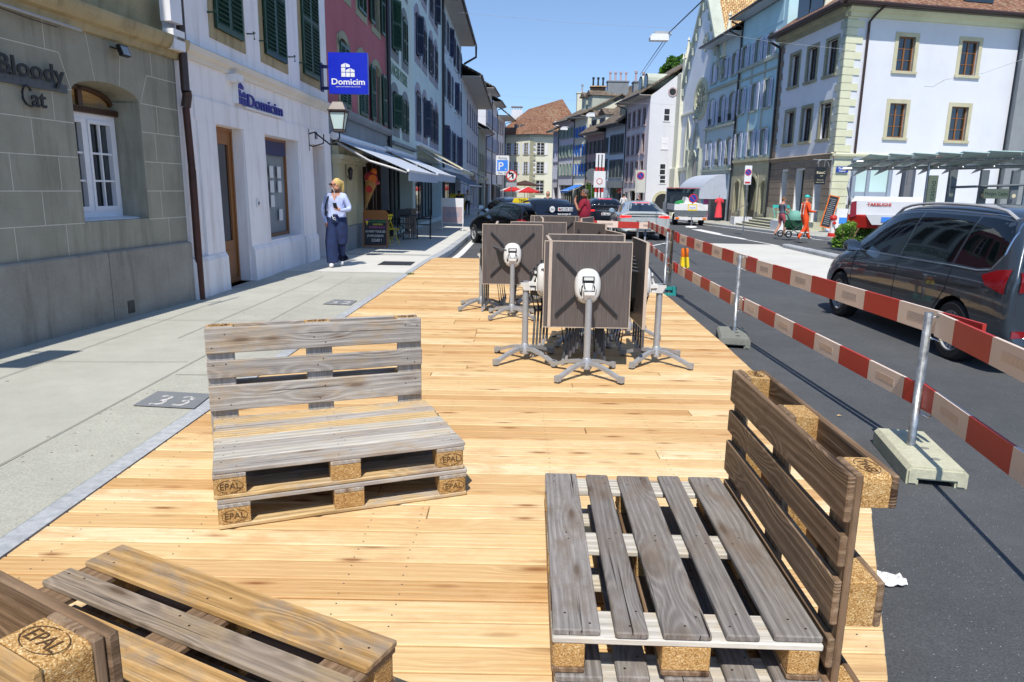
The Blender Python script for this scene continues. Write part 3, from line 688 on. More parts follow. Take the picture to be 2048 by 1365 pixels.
pk((B3[0], B3[1]-.2), B4, .99, .97, .1, 'upper barrier plank beyond the post pair', .05, 'sticker_g'); pk((B3[0], B3[1]-.2), B4, .48, .48, .4, 'lower barrier plank beyond the post pair', .05, 'sticker_g')
post(B4[0], B4[1], 1.05, 'galvanised post at the far right corner of the barrier'); post(B5[0], B5[1], 1.05, 'leaning galvanised post just left of the far barrier corner', (-.03, 0)); post(2.35, 17.4, 1.05, 'galvanised post behind the crosswise barrier plank')
plank((1.25, 17.25, zr(B4)+.98), (3.35, 17.15, zr(B4)+.94), 1.55, 'upper crosswise barrier plank closing the far end of the deck', .5, 'sticker_g'); plank((1.25, 17.25, zr(B4)+.48), (3.3, 17.15, zr(B4)+.46), .5, 'lower crosswise barrier plank closing the far end of the deck', .5, 'sticker_g')
x, y = B3; z = zr(B3); t = empty('barrier_clamp_foot', (x, y, z), 0, 'teal steel foot holding the pair of posts', 'barrier foot')
mb = MB(); mb.b2(-.35, .08, -.1, .02, .0, .035); mb.b2(-.3, .1, -.04, .03, .09, .14); mb.b2(.05, .11, -.09, .05, 0, .15); mb.b2(-.2, -.14, -.09, .05, 0, .14); mb.build('foot_frame', M['teal'], t)
# warning lamp hanging from the plank
p = V((B3[0]+.1, B3[1]-.55, z+.62)); t = empty('warning_lamp', p, 0, 'orange flashing lamp with yellow battery box hanging on the barrier', 'warning lamp')
mb = MB(); mb.lathe([(0, .22), (.045, .22), (.06, .2), (.06, .1), (.05, .08), (0, .08)], (0, 0, 0), 18); mb.build('lens', M['orange'], t, .7)
mb = MB(); mb.prism([(-.055, -.05, .08), (.055, -.05, .08), (.075, -.05, -.08), (.03, -.05, -.1), (-.06, -.05, -.06)], (0, .1, 0)); mb.build('battery_box', M['yellow'], t)
mb = MB(); mb.tube([(0, 0, .22), (0, 0, .36)], .004, 6); mb.build('wire', M['slate'], t)
# litter
mb = MB(); n = 9; random.seed(5)
g = [[V((i*.019-.075, j*.019-.06, random.uniform(0, .022))) for j in range(7)] for i in range(n)]
for i in range(n-1):
    for j in range(6):
        if (i, j) not in ((0, 0), (0, 1), (7, 5), (0, 5), (7, 0), (6, 5)): mb.quad(g[i][j], g[i+1][j], g[i+1][j+1], g[i][j+1])
p = gd(1772, 1163, -.15); o = mb.build('paper_scrap', M['white']); o.location = p+V((0, 0, .006)); tag(o, 'crumpled white paper scrap on the asphalt by the deck edge', 'paper')
mb = MB()
for i in range(70):
    a = random.uniform(0, 2*pi); r = random.uniform(.0, .07); l = random.uniform(.03, .08); q = V((r*cos(a), r*sin(a), 0)); dv = V((cos(a)*l*.8, sin(a)*l*.8, l*.6)); s = V((-sin(a), cos(a), 0))*.006
    mb.add([q-s, q+s, q+dv], [(0, 1, 2)])
p = gd(820, 549); o = mb.build('weed_tuft', M['sage_sh']); o.data.materials[0] = plain('weed_green', '#4f6a2a', .8); o.location = p; tag(o, 'small green weed growing in the kerb joint at the deck edge', 'weed')
mb = MB(); mb.add([V((-.02, 0, .004)), V((0, -.012, .01)), V((.025, 0, .003)), V((0, .012, .012))], [(0, 1, 2, 3)]); o = mb.build('dry_leaf', M['tan_wood']); o.location = gd(1678, 833, -.15); tag(o, 'dry brown leaf lying on the asphalt behind the brown backrest', 'leaf')
# ---------------------------------------------------------------- facades
M['logo_blue'] = paint('deep_logo_blue', '#232a86', .4)
def fit_text(mb, txt, c, size, width, ext=.004, off=0, mi=0):
    vs, fs = text_pts(txt, size, ext, 'LEFT', off); a = min(p.x for p in vs); b = max(p.x for p in vs); k = width/(b-a)
    mb.add([V(((p.x-a)*k, p.y, p.z))+V(c) for p in vs], fs, mi)
_leaf = {}
def leaf_mesh(w_, h, mt, slats):
    k = (round(w_, 2), round(h, 2), mt, slats)
    if k in _leaf: return _leaf[k]
    mb = MB(); t = .035; f = .05 if w_ > .3 else .04
    mb.b2(0, f, -t, 0, 0, h); mb.b2(w_-f, w_, -t, 0, 0, h)
    for z in (0, h*.5-f/2, h-f*1.6): mb.b2(f, w_-f, -t, 0, z, z+f*1.6)
    n = max(3, int(h/slats)); R = RX(radians(-38))
    for i in range(n):
        z = f*1.6+(h-f*3.2)*(i+.5)/n
        mb.box((w_/2, -t/2, z), (w_-2*f, .008, (h/n)*1.15), 0, R)
    mb.b2(f, w_-f, -.004, 0, f, h-f)
    _leaf[k] = mb.mesh('shutter', M[mt]); return _leaf[k]
def arc(u0, u1, z, rise, n=12):
    w_ = (u1-u0)/2; c = (u0+u1)/2; return [(c-w_*cos(pi*k/n), z+rise*sin(pi*k/n)) for k in range(n+1)]
def O(u0, u1, z0, z1, **k):
    d = dict(u0=u0, u1=u1, z0=z0, z1=z1, r=.2, sw=.13, sur='olive_stone', fr='frame_white', nx=2, nz=3, arch=0, sh=None, shm='open', gl='pane', kind='window', sill=.05, slats=.09, proud=.03, sub=True)
    d.update(k); return d
def opening(root, o):
    u0, u1, z0, z1, r = o['u0'], o['u1'], o['z0'], o['z1'], o['r']; w_, h = u1-u0, z1-z0
    mb = MB(); f = .05; yy = r-.05
    if o['fr']:
        for a, b, c, d in ((u0, u1, z0, z0+f*1.3), (u0, u1, z1-f, z1), (u0, u0+f, z0+f*1.3, z1-f), (u1-f, u1, z0+f*1.3, z1-f)): mb.b2(a, b, yy-.02, yy+.03, c, d)
        for i in range(1, o['nx']):
            x = u0+w_*i/o['nx']; q = .035 if (i*2 == o['nx']) else .014; mb.b2(x-q, x+q, yy-.012, yy+.02, z0+f*1.3, z1-f)
        for i in range(1, o['nz']):
            z = z0+h*i/o['nz']
            for k in range(o['nx']): mb.b2(u0+w_*k/o['nx']+.036, u0+w_*(k+1)/o['nx']-.036, yy-.006, yy+.015, z-.013, z+.013)
    p = o['proud']; sw = o['sw']
    if o['sur']:
        for a, b in ((u0-sw, u0), (u1, u1+sw)): mb.b2(a, b, -p, .1, z0-(sw if o['sill'] == 0 else 0), z1, 1)
        if not o['arch']: mb.b2(u0-sw, u1+sw, -p, .1, z1, z1+sw, 1)
        if o['sill']: mb.b2(u0-sw-.04, u1+sw+.04, -p-.06, .12, z0-.13, z0, 1)
        elif o['kind'] == 'window': mb.b2(u0, u1, -p, .1, z0-sw, z0, 1)
    if o['arch']:
        ri = o['arch']; A = arc(u0, u1, z1-ri, ri-.001); B = arc(u0-sw, u1+sw, z1-ri, ri+sw)
        for i in range(len(A)-1):
            mb.prism([(A[i][0], -p, A[i][1]), (B[i][0], -p, B[i][1]), (B[i+1][0], -p, B[i+1][1]), (A[i+1][0], -p, A[i+1][1])], (0, p+.1, 0), 1)
    name = {'window': 'window', 'door': 'door', 'shop': 'shop_window'}[o['kind']]
    if not mb.v: mb.b2(u0, u1, yy, yy+.02, z0, z0+.03)
    wo = mb.build(name, [M[o['fr'] or 'dark'], M[o['sur'] or 'dark']], root)
    if o['kind'] == 'door':
        mb = MB(); mb.b2(u0+f, u1-f, yy+.0, yy+.04, z0, z0+h*.28); mb.b2(u0+f, u0+f+.1, yy, yy+.04, z0+h*.28, z1-f); mb.b2(u1-f-.1, u1-f, yy, yy+.04, z0+h*.28, z1-f); mb.b2(u0+f+.1, u1-f-.1, yy, yy+.04, z1-.25, z1-f)
        mb.b2(u0+f+.12, u1-f-.12, yy-.015, yy, z0+.12, z0+h*.22)
        dl = mb.build('door_leaf', M[o['fr'] or 'wood_frame'], wo); 
    mb = MB(); mb.quad((u0, yy+.024, z0), (u1, yy+.024, z0), (u1, yy+.024, z1), (u0, yy+.024, z1)); mb.build('pane', M[o['gl']], wo)
    if o['sh']:
        H = h+(0 if not o['arch'] else -o['arch']*.6); m_ = o['shm']
        if m_ == 'open': L = [(u0-w_/2-.02, -p-.05, 0), (u1+.02, -p-.05, 0)]
        elif m_ == 'closed': L = [(u0, -.03, 0), (u0+w_/2+.003, -.03, 0)]
        elif m_ == 'half': L = [(u0-w_/2-.02, -p-.05, 0), (u1-w_/2+.02, -.03, 0)]
        elif m_ == 'ajar': L = [(u0+.01, -.04, -.35), (u1-w_/2+.003, -.03, 0)]
        elif m_ == 'out': L = [(u0+.01, -.05, -1.15), (u1-.01, -.05, -1.95)]
        for x, y, a in L:
            so_ = link('shutter', leaf_mesh(w_/2, H, o['sh'], o['slats']), wo if o['sub'] else wo); so_.location = (x, y, z0); so_.rotation_euler = (0, 0, a)
    return wo
def facade(name, label, cat, a, b, ztop, wall, ops=(), depth=7, zbot=-2.0, group=None, bands=(), mats=None, back=True, ends=True):
    """street side is local -y, local x runs from a to b, floor at world z=0"""
    dx, dy = b[0]-a[0], b[1]-a[1]; L = hypot(dx, dy); root = empty(name, (a[0], a[1], 0), atan2(dy, dx), label, cat, group)
    U = sorted(set([0, L]+[v for o in ops for v in (o['u0'], o['u1'])]+[bb[k] for bb in bands for k in (0, 1)])); Z = sorted(set([zbot, ztop]+[v for o in ops for v in (o['z0'], o['z1'])]+[bb[k] for bb in bands for k in (2, 3)]))
    mb = MB()
    for u0, u1 in zip(U, U[1:]):
        for z0, z1 in zip(Z, Z[1:]):
            cu, cz = (u0+u1)/2, (z0+z1)/2
            if any(o['u0'] < cu < o['u1'] and o['z0'] < cz < o['z1'] for o in ops): continue
            mi = 0
            for bb in bands:
                if bb[0] < cu < bb[1] and bb[2] < cz < bb[3]: mi = bb[4]
            mb.quad((u0, 0, z0), (u1, 0, z0), (u1, 0, z1), (u0, 0, z1), mi)
    for o in ops:
        u0, u1, z0, z1, r = o['u0'], o['u1'], o['z0'], o['z1'], o['r']; mi = 0
        for bb in bands:
            if bb[0] < (u0+u1)/2 < bb[1] and bb[2] < (z0+z1)/2 < bb[3]: mi = bb[4]
        mb.quad((u0, 0, z0), (u0, r, z0), (u0, r, z1), (u0, 0, z1), mi); mb.quad((u1, 0, z0), (u1, 0, z1), (u1, r, z1), (u1, r, z0), mi)
        mb.quad((u0, 0, z1), (u0, r, z1), (u1, r, z1), (u1, 0, z1), mi); mb.quad((u0, 0, z0), (u1, 0, z0), (u1, r, z0), (u0, r, z0), mi)
    D = depth
    if ends: mb.quad((0, 0, zbot), (0, 0, ztop), (0, D, ztop), (0, D, zbot)); mb.quad((L, 0, zbot), (L, D, zbot), (L, D, ztop), (L, 0, ztop)); mb.quad((0, D, zbot), (0, D, ztop), (L, D, ztop), (L, D, zbot))
    if ends: mb.quad((0, 0, ztop), (L, 0, ztop), (L, D, ztop), (0, D, ztop))
    mb.build('wall', [M[wall]]+[M[x] for x in (mats or [])], root)
    for o in ops: opening(root, o)
    return root, L
def part(root, name, mt, fn, smooth=None):
    mb = MB(); fn(mb); return mb.build(name, [M[x] for x in mt] if isinstance(mt, (list, tuple)) else M[mt], root, smooth)
def eaves(root, x0, x1, z, over=.8, depth=7, pitch=.62, sof='soffit', roof='tiles_grey', th=.14, hip=(0, 0), gut=True, ends=.25):
    """roof slope rising from the street side, with soffit boards and a gutter; ridge in the middle of the depth"""
    rz = z+pitch*(depth/2+over); h0, h1 = hip
    def f(mb):
        a, b = x0-ends, x1+ends; my = depth/2
        mb.add([(a, -over, z), (b, -over, z), (b-h1, my, rz), (a+h0, my, rz), (a, -over, z+th), (b, -over, z+th), (b-h1, my, rz+th), (a+h0, my, rz+th)], [(0, 1, 5, 4), (4, 5, 6, 7), (0, 3, 2, 1), (0, 4, 7, 3), (1, 2, 6, 5)])
        e = depth+over
        mb.add([(a, e, z), (b, e, z), (b-h1, my, rz), (a+h0, my, rz), (a, e, z+th), (b, e, z+th), (b-h1, my, rz+th), (a+h0, my, rz+th)], [(1, 0, 4, 5), (5, 4, 7, 6), (0, 1, 2, 3), (0, 3, 7, 4), (1, 5, 6, 2)])
        if h0: mb.add([(a, -over, z+th), (a+h0, my, rz+th), (a, e, z+th)], [(0, 1, 2)])
        if h1: mb.add([(b, -over, z+th), (b-h1, my, rz+th), (b, e, z+th)], [(0, 1, 2)])
    part(root, 'roof', roof, f)
    if not h0:
        part(root, 'gable', 'cream' if sof == 'soffit' else 'light_blue', lambda mb: (mb.prism([(x0+.01, 0, z-.05), (x0+.01, depth, z-.05), (x0+.01, depth/2, rz-.5)], (.1, 0, 0)), mb.prism([(x1-.11, 0, z-.05), (x1-.11, depth, z-.05), (x1-.11, depth/2, rz-.5)], (.1, 0, 0))))
    part(root, 'soffit', sof, lambda mb: mb.b2(x0-ends, x1+ends, -over+.05, -.002, z-.06, z-.01))
    if gut:
        part(root, 'gutter', 'pipe_dk', lambda mb: mb.tube([(x0-ends, -over-.05, z+.02), (x1+ends, -over-.05, z+.02)], .075, 8), .8)
def downpipe(root, x, z0, z1, over=0, mt='pipe_dk', r=.05, y=-.09):
    P = [(x, y, z0)]; 
    if over: P += [(x, y, z1-.55), (x, y-.05, z1-.35), (x, -over, z1-.02)]
    else: P += [(x, y, z1)]
    part(root, 'downpipe', mt, lambda mb: mb.tube(P, r, 10), .8)
def quoins(root, x, z0, z1, h=.36, w0=.42, w1=.62, mt='cream_green', p=.035, side=1):
    def f(mb):
        z = z0; k = 0
        while z < z1-.1:
            w_ = w0 if k % 2 else w1; mb.b2(min(x, x+side*w_), max(x, x+side*w_), -p, .02, z+.012, min(z+h, z1)-.012); z += h; k += 1
    part(root, 'quoin', mt, f)
# ---------------------------------------------------------------- left side of the street
# A: sandstone corner house with the bar sign
A0, A1 = (-5.56, 0.0), (-4.42, 9.745)
ops = [O(7.86, 9.0, 1.14, 2.66, r=.42, sur=None, fr=None, nx=1, nz=1, sill=0, arch=0, gl='pane')]
rA, LA = facade('sandstone_house', 'grey green sandstone house with the bar lettering and a small arched window', 'house', A0, A1, 9, 'molasse', [], 6)
bpy.data.objects.remove([c for c in rA.children if c.name.startswith('wall')][0])
def wallA(mb):
    u0, u1, z0, zs, ri = 7.87, 9.0, 1.14, 2.5, .155; N = 14
    A = arc(u0, u1, zs, ri, N)
    for a, b, c, d in ((0, u0, -2, 3.2), (u1, LA, -2, 3.2), (u0, u1, -2, z0)): mb.quad((a, 0, c), (b, 0, c), (b, 0, d), (a, 0, d))
    for i in range(N): mb.quad((A[i][0], 0, A[i][1]), (A[i+1][0], 0, A[i+1][1]), (A[i+1][0], 0, 3.2), (A[i][0], 0, 3.2)); mb.quad((A[i][0], 0, A[i][1]), (A[i][0], .4, A[i][1]-.03), (A[i+1][0], .4, A[i+1][1]-.03), (A[i+1][0], 0, A[i+1][1]))
    mb.quad((u0, 0, z0), (u0, .4, z0), (u0, .4, zs), (u0, 0, zs)); mb.quad((u1, 0, z0), (u1-.06, .4, z0), (u1-.06, .4, zs), (u1, 0, zs)); mb.quad((u0, 0, z0), (u1, 0, z0), (u1, .4, z0), (u0, .4, z0), 0)
    mb.quad((0, .12, 3.2), (LA, .12, 3.2), (LA, .12, 9), (0, .12, 9), 1); mb.quad((0, 0, 3.2), (LA, 0, 3.2), (LA, .12, 3.2), (0, .12, 3.2), 1)
    mb.quad((LA, 0, -2), (LA, 6, -2), (LA, 6, 9), (LA, 0, 9)); mb.quad((0, 0, -2), (0, 0, 9), (0, 6, 9), (0, 6, -2)); mb.quad((0, 0, 9), (LA, 0, 9), (LA, 6, 9), (0, 6, 9))
part(rA, 'wall', ['molasse', 'molasse_tan'], wallA)
def corn(mb):
    P = [(.0, 3.13), (-.05, 3.13), (-.07, 3.2), (-.13, 3.22), (-.17, 3.27), (-.19, 3.33), (-.19, 3.37), (.1, 3.46)]
    mb.prism([(0, y, z) for y, z in P], (LA+.08, 0, 0))
part(rA, 'cornice', 'molasse_tan', corn)
part(rA, 'plinth', 'plinth', lambda mb: (mb.prism([(0, 0, -1), (0, -.05, -1), (0, -.05, .78), (0, -.035, .8), (0, 0, .8)], (8.12, 0, 0)), mb.prism([(8.13, 0, -1), (8.13, -.05, -1), (8.13, -.05, .78), (8.13, -.035, .8), (8.13, 0, .8)], (LA-8.13+.0, 0, 0))))
part(rA, 'vent', ['dark', 'slate'], lambda mb: (mb.b2(8.37, 8.49, -.055, -.048, .05, .2), [mb.b2(8.38+i*.02, 8.388+i*.02, -.058, -.054, .055, .195, 1) for i in range(6)]))
def mort(mb):
    def ln(a, b, w_=.0045):
        a, b = V((a[0], -.002, a[1])), V((b[0], -.002, b[1])); n_ = (b-a).normalized().cross(V((0, 1, 0)))*w_; mb.quad(a-n_, b-n_, b+n_, a+n_)
    for z in (1.13, 1.47, 1.82, 2.17):
        ln((0, z), (7.86, z)); ln((9.01, z), (LA, z))
    ln((0, 2.82), (7.74, 2.85)); ln((7.74, 2.85), (7.87, 2.5)); ln((7.8, 2.5), (7.87, 2.5)); ln((8.17, 3.13), (8.25, 2.64)); ln((8.74, 3.13), (8.66, 2.65)); ln((9.19, 2.84), (9.03, 2.51)); ln((9.19, 2.84), (LA, 2.84)); ln((9.03, 2.5), (LA, 2.5)); ln((9.3, 3.13), (9.3, 2.84)); ln((9.34, 2.5), (9.34, 2.17)); ln((9.26, 2.17), (9.26, 1.82)); ln((9.36, 1.82), (9.36, 1.47)); ln((9.28, 1.47), (9.28, 1.13)); ln((9.4, 1.13), (9.4, .8))
    for u in (1.6, 3.2, 4.9, 6.3, 7.59): ln((u, 2.17), (u, 2.5))
    for u in (2.3, 3.9, 5.6, 7.27): ln((u, 1.82), (u, 2.17))
    for u in (1.5, 3.1, 4.8, 6.35, 6.95, 7.58): ln((u, 1.47), (u, 1.82))
    for u in (2.4, 4.1, 5.7, 7.3): ln((u, 1.13), (u, 1.47))
    for u in (1.7, 3.3, 5., 6.9, 7.58): ln((u, .8), (u, 1.13))
    ln((7.56, 2.84), (7.56, 3.13)); ln((6.4, 2.17), (6.4, 2.8)); ln((0, 2.5), (6.95, 2.5))
part(rA, 'mortar_joint', 'mortar', mort)
# its window
u0, u1 = 7.87, 8.94
def winA(mb):
    y = .3
    for a, b, c, d in ((u0, u1, 1.16, 1.24), (u0, u1, 2.26, 2.33), (u0, u0+.06, 1.24, 2.26), (u1-.07, u1, 1.24, 2.26), (8.38, 8.45, 1.24, 2.26)): mb.b2(a, b, y, y+.07, c, d)
    for a, b in ((u0+.06, 8.38), (8.45, u1-.07)):
        mb.b2(a, a+.035, y-.015, y+.05, 1.24, 2.26); mb.b2(b-.035, b, y-.015, y+.05, 1.24, 2.26); mb.b2(a+.035, b-.035, y-.015, y+.05, 1.24, 1.29); mb.b2(a+.035, b-.035, y-.015, y+.05, 2.22, 2.26)
        mb.b2((a+b)/2-.011, (a+b)/2+.011, y, y+.03, 1.29, 2.22)
        for z in (1.58, 1.89): mb.b2(a+.035, b-.035, y+.001, y+.029, z-.011, z+.011)
wn = part(rA, 'window', 'frame_white', winA)
mb = MB(); mb.quad((u0, .345, 1.16), (u1, .345, 1.16), (u1, .345, 2.33), (u0, .345, 2.33)); mb.build('pane', M['pane'], wn)
mb = MB(); mb.prism([(u0-.0, .3, 1.14), (u1+.02, .3, 1.14), (u1+.02, .3, 1.17), (u0, .3, 1.17)], (0, -.2, -.015)); mb.build('sill', M['frame_white'], wn)
def fan(mb):
    mb.b2(u0, 8.98, .26, .36, 2.33, 2.4); [mb.b2(u0+.02+i*.022, u0+.03+i*.022, .25, .26, 2.34, 2.39) for i in range(50)]
    mb.b2(8.36, 8.43, .3, .35, 2.4, 2.62)
    A = arc(u0, u1, 2.47, .15, 12); B = arc(u0+.04, u1-.04, 2.44, .14, 12)
    for i in range(12): mb.prism([(A[i][0], .3, A[i][1]), (A[i+1][0], .3, A[i+1][1]), (B[i+1][0], .3, B[i+1][1]), (B[i][0], .3, B[i][1])], (0, .05, 0))
fl = part(rA, 'fanlight', 'wood_dark', fan); mb = MB(); mb.poly([(u0, .34, 2.4), (u1, .34, 2.4)]+[(x, .34, z) for x, z in reversed(arc(u0, u1, 2.46, .16, 12))]); mb.build('tympanum', M['ochre_wood'], fl)
# bar sign
t = empty('bar_sign', rA.matrix_world @ V((0, 0, 0)), 0, 'black cut out letters reading Bloody Cat on a grey bar, on the sandstone wall', 'sign')
aA = atan2(A1[1]-A0[1], A1[0]-A0[0]); Rz = lambda: RZ(aA)
def onA(u, z, y=0): dA = V((cos(aA), sin(aA), 0)); return V((A0[0], A0[1], 0))+dA*u+V((-sin(aA), cos(aA), 0))*y+V((0, 0, z))
t.location = onA(7.3, 2.5); t.rotation_euler = (0, 0, aA)
mb = MB(); mb.b2(-.65, .48, -.03, -.01, -.045, .035); [mb.lathe([(0, -.002), (.012, -.002), (.012, .0)], (-.5+i*.094, -.03, 0), 10, 0, 1) for i in range(11)]; mb.build('backing_bar', M['slate'], t)
mb = MB(); fit_text(mb, 'Bloody', (-.41, -.05, .042), .238, .84, .006, off=.004)
for x in (-.385, -.24, ): mb.b2(x-.03, x+.03, -.058, -.034, .036, .05)
mb.build('lettering', M['black'], t)
mb = MB(); fit_text(mb, 'at', (-.05, -.05, -.225), .225, .19, .006, off=.004)
mb.tube([(-.05+.0, -.05, -.09), (-.06, -.05, -.06), (-.09, -.05, -.045), (-.13, -.05, -.06), (-.155, -.05, -.11), (-.155, -.05, -.17), (-.12, -.05, -.215), (-.07, -.05, -.23), (-.02, -.05, -.22)], .012, 8); mb.build('lettering', M['black'], t)
# flood lamp, tube, hanging sign above
t = empty('flood_lamp', onA(8.62, 3.02, -.02), aA, 'small black flood lamp under the tan cornice', 'lamp'); mb = MB(); mb.box((0, -.1, 0), (.15, .05, .12), 0, RX(-.35)); mb.tube([(-.085, 0, .03), (-.085, -.1, 0)], .008); mb.tube([(.085, 0, .03), (.085, -.1, 0)], .008); mb.tube([(-.085, 0, .03), (.085, 0, .03)], .008); mb.build('housing', M['black'], t); mb = MB(); mb.box((0, -.127, .0), (.125, .004, .1), 0, RX(-.35)); mb.build('lens', M['pane_light'], t)
t = empty('light_tube', onA(7.0, 3.1, 0), aA, 'long grey light tube fixed below the cornice above the bar sign', 'light'); mb = MB(); mb.tube([(-1.5, -.12, .03), (.95, -.12, .0)], .016); mb.build('tube', M['silver'], t); mb = MB(); mb.tube([(-.3, -.02, .1), (-.1, -.06, .0), (.3, -.09, -.03), (.7, -.05, -.02)], .005, 6); mb.build('cable', M['black'], t)
t = empty('hanging_sign', onA(7.45, 3.62, -.25), aA, 'dark hanging metal sign cut off by the top left corner', 'sign'); mb = MB(); P = [(-.45, 0, .3), (-.4, 0, .12), (-.28, 0, 0), (-.1, 0, -.04), (.1, 0, -.05), (.24, 0, -.06), (.2, 0, .1), (.22, 0, .4), (-.05, 0, .4), (-.0, 0, .08), (-.15, 0, .1), (-.3, 0, .22), (-.38, 0, .4)]
mb.prism([V((p[0], p[1]-.15, p[2]-.09)) for p in P[:7]]+[V((.22, -.15, .3)), V((-.3, -.15, .3))], (0, .02, 0)); mb.build('panel', M['black'], t); mb = MB(); mb.tube([(-.35, .2, -.02), (.0, -.13, -.04)], .012); mb.lathe([(0, 0), (.03, 0), (.03, .02), (0, .02)], (-.35, .2, -.02), 10); mb.build('bracket', M['black'], t)
t = empty('shadow_panel', (-4.62, 4.0, 3.0), 0, 'tall narrow sign on the stone wall, shadow falling at the left edge', 'sign'); mb = MB(); mb.b2(-.15, .17, -.02, .02, 0, 1.0); mb.build('panel', M['black'], t); mb = MB(); mb.tube([(-.45, 0, .9), (-.15, 0, .9)], .015, 6); mb.tube([(-.45, 0, .1), (-.15, 0, .1)], .015, 6); mb.build('bracket', M['black'], t)  # unseen panel, added and sized for the shadow on the pavement
# B: white estate agency
B0, B1_ = (-4.42, 9.745), (-4.28, 17.0)
kw = dict(sur='molasse_tan', sw=.16, sill=0, r=.25, fr='frame_white', sh='green_dk', slats=.075, proud=.015, shm='closed')
ops = [O(1.1, 2.13, -.0, 2.43, kind='door', fr='wood_frame', sur=None, nx=1, nz=1, r=.24, sill=0), O(3.08, 4.95, .6, 2.43, kind='shop', fr='wood_frame', sur=None, nx=1, nz=1, r=.32, sill=0, gl='pane_light'), O(5.85, 6.75, 0, 2.43, kind='door', fr='wood_frame', sur=None, nx=1, nz=1, r=.42, sill=0),
       O(1.28, 2.28, 3.78, 5.9, **kw), O(3.28, 4.36, 3.78, 5.9, **kw), O(5.42, 6.55, 3.78, 5.9, **kw)]
rB, LB = facade('white_estate_agency', 'white rendered house with green shutters and blue estate agency lettering', 'house', B0, B1_, 9, 'white_wall', ops, 6)
part(rB, 'ledge', 'ledge_w', lambda mb: mb.prism([(0, 0, 3.2), (0, -.04, 3.2), (0, -.06, 3.26), (0, -.12, 3.3), (0, -.14, 3.37), (0, 0, 3.44)], (LB, 0, 0)))
for a, b in ((-.0, 1.08), (2.15, 3.02), (3.03, 4.98), (5.0, 5.83), (6.77, LB)):
    y = -.07 if b-a < 1.5 else -.03; part(rB, 'plinth', 'white_wall', lambda mb: mb.prism([(a, 0, -1), (a, y-.05, -1), (a, y-.02, .5), (a, y+.01, .56), (a, 0, .56)], (b-a, 0, 0)))
def pill(mb):
    for a, b in ((.5, 1.09), (2.14, 3.06), (4.98, 5.84), (6.76, LB)): mb.prism([(a, 0, .56), (a, -.045, .56), (a, -.02, 2.43), (a, 0, 2.43)], (b-a, 0, 0))
    mb.b2(.45, LB, -.02, 0, 2.431, 2.74)
part(rB, 'pilaster', 'white_wall', pill)
def notices(mb):
    mb.b2(3.14, 4.89, .245, .255, 2.12, 2.38, 1)
    for i, j in ((1, 0), (2, 0), (1, 1), (2, 1), (1, 2), (2, 3)): mb.b2(3.55+i*.42, 3.75+i*.42, .248, .254, 1.7-j*.27, 1.92-j*.27, 0)
part(rB, 'window_notice', ['white', 'navy'], notices)
def hooks(mb):
    pass
for u in (1.1, 2.55, 3.1, 4.6, 5.25): part(rB, 'shutter_hook', 'green_dk', lambda mb: (mb.tube([(u, 0, 3.95), (u, -.12, 3.95), (u+.01, -.12, 3.86)], .013, 6), mb.tube([(u-.03, -.12, 3.97), (u+.05, -.12, 3.97)], .011, 6)))
part(rB, 'door_bell', ['white', 'black'], lambda mb: (mb.b2(2.45, 2.58, -.06, -.04, 1.2, 1.33), mb.lathe([(0, -.062), (.03, -.062), (.03, -.05)], (2.515, 0, 1.265), 14, 1, 1)))
part(rB, 'house_number', ['navy', 'white'], lambda mb: (mb.b2(6.05, 6.22, -.03, -.02, 2.55, 2.7), put_text(mb, '5', (6.09, -.033, 2.57), .14, .001, mi=1)))
# lettering and logo: one sign
def logo(mb, x, z, s, y, mi=0):
    """two-gabled house made of window squares"""
    for (i, j, w_, h, sl) in ((0, 0, 1, 1, 0), (1.15, 0, 1, 1, 0), (2.3, 0, 1, 1, 0), (0, 1.15, 1, 1, 0), (1.15, 1.15, 1, .45, .45), (2.3, 1.15, 1, .9, -.45), (0, 2.3, 1, .5, .45), (1.15, 2.3, 1, .95, -.45)):
        a, b = x+i*s, x+(i+w_)*s; z0 = z+j*s; mb.prism([(a, y, z0), (b, y, z0), (b, y, z0+(h+max(sl, 0) if sl >= 0 else h+sl)*s), (a, y, z0+h*s)], (0, .012, 0), mi)
t = empty('agency_lettering', (B0[0], B0[1], 0), atan2(B1_[1]-B0[1], B1_[0]-B0[0]), 'navy raised lettering Domicim with house logo above the agency door', 'sign'); aB = t.rotation_euler[2]
mb = MB(); fit_text(mb, 'Domicim', (2.27, -.06, 2.805), .27, 1.66, .012, off=.004); mb.build('lettering', M['logo_blue'], t)
mb = MB(); logo(mb, 1.9, 2.8, .1, -.07); mb.build('logo', M['logo_blue'], t); mb = MB(); mb.b2(2.2, 4.0, -.06, -.01, 2.765, 2.79); mb.b2(1.83, 1.885, -.07, 0, 2.8, 3.1); mb.b2(1.62, 1.84, -.18, 0, 3.1, 3.2); mb.build('backing_rail', M['frame_white'], t)
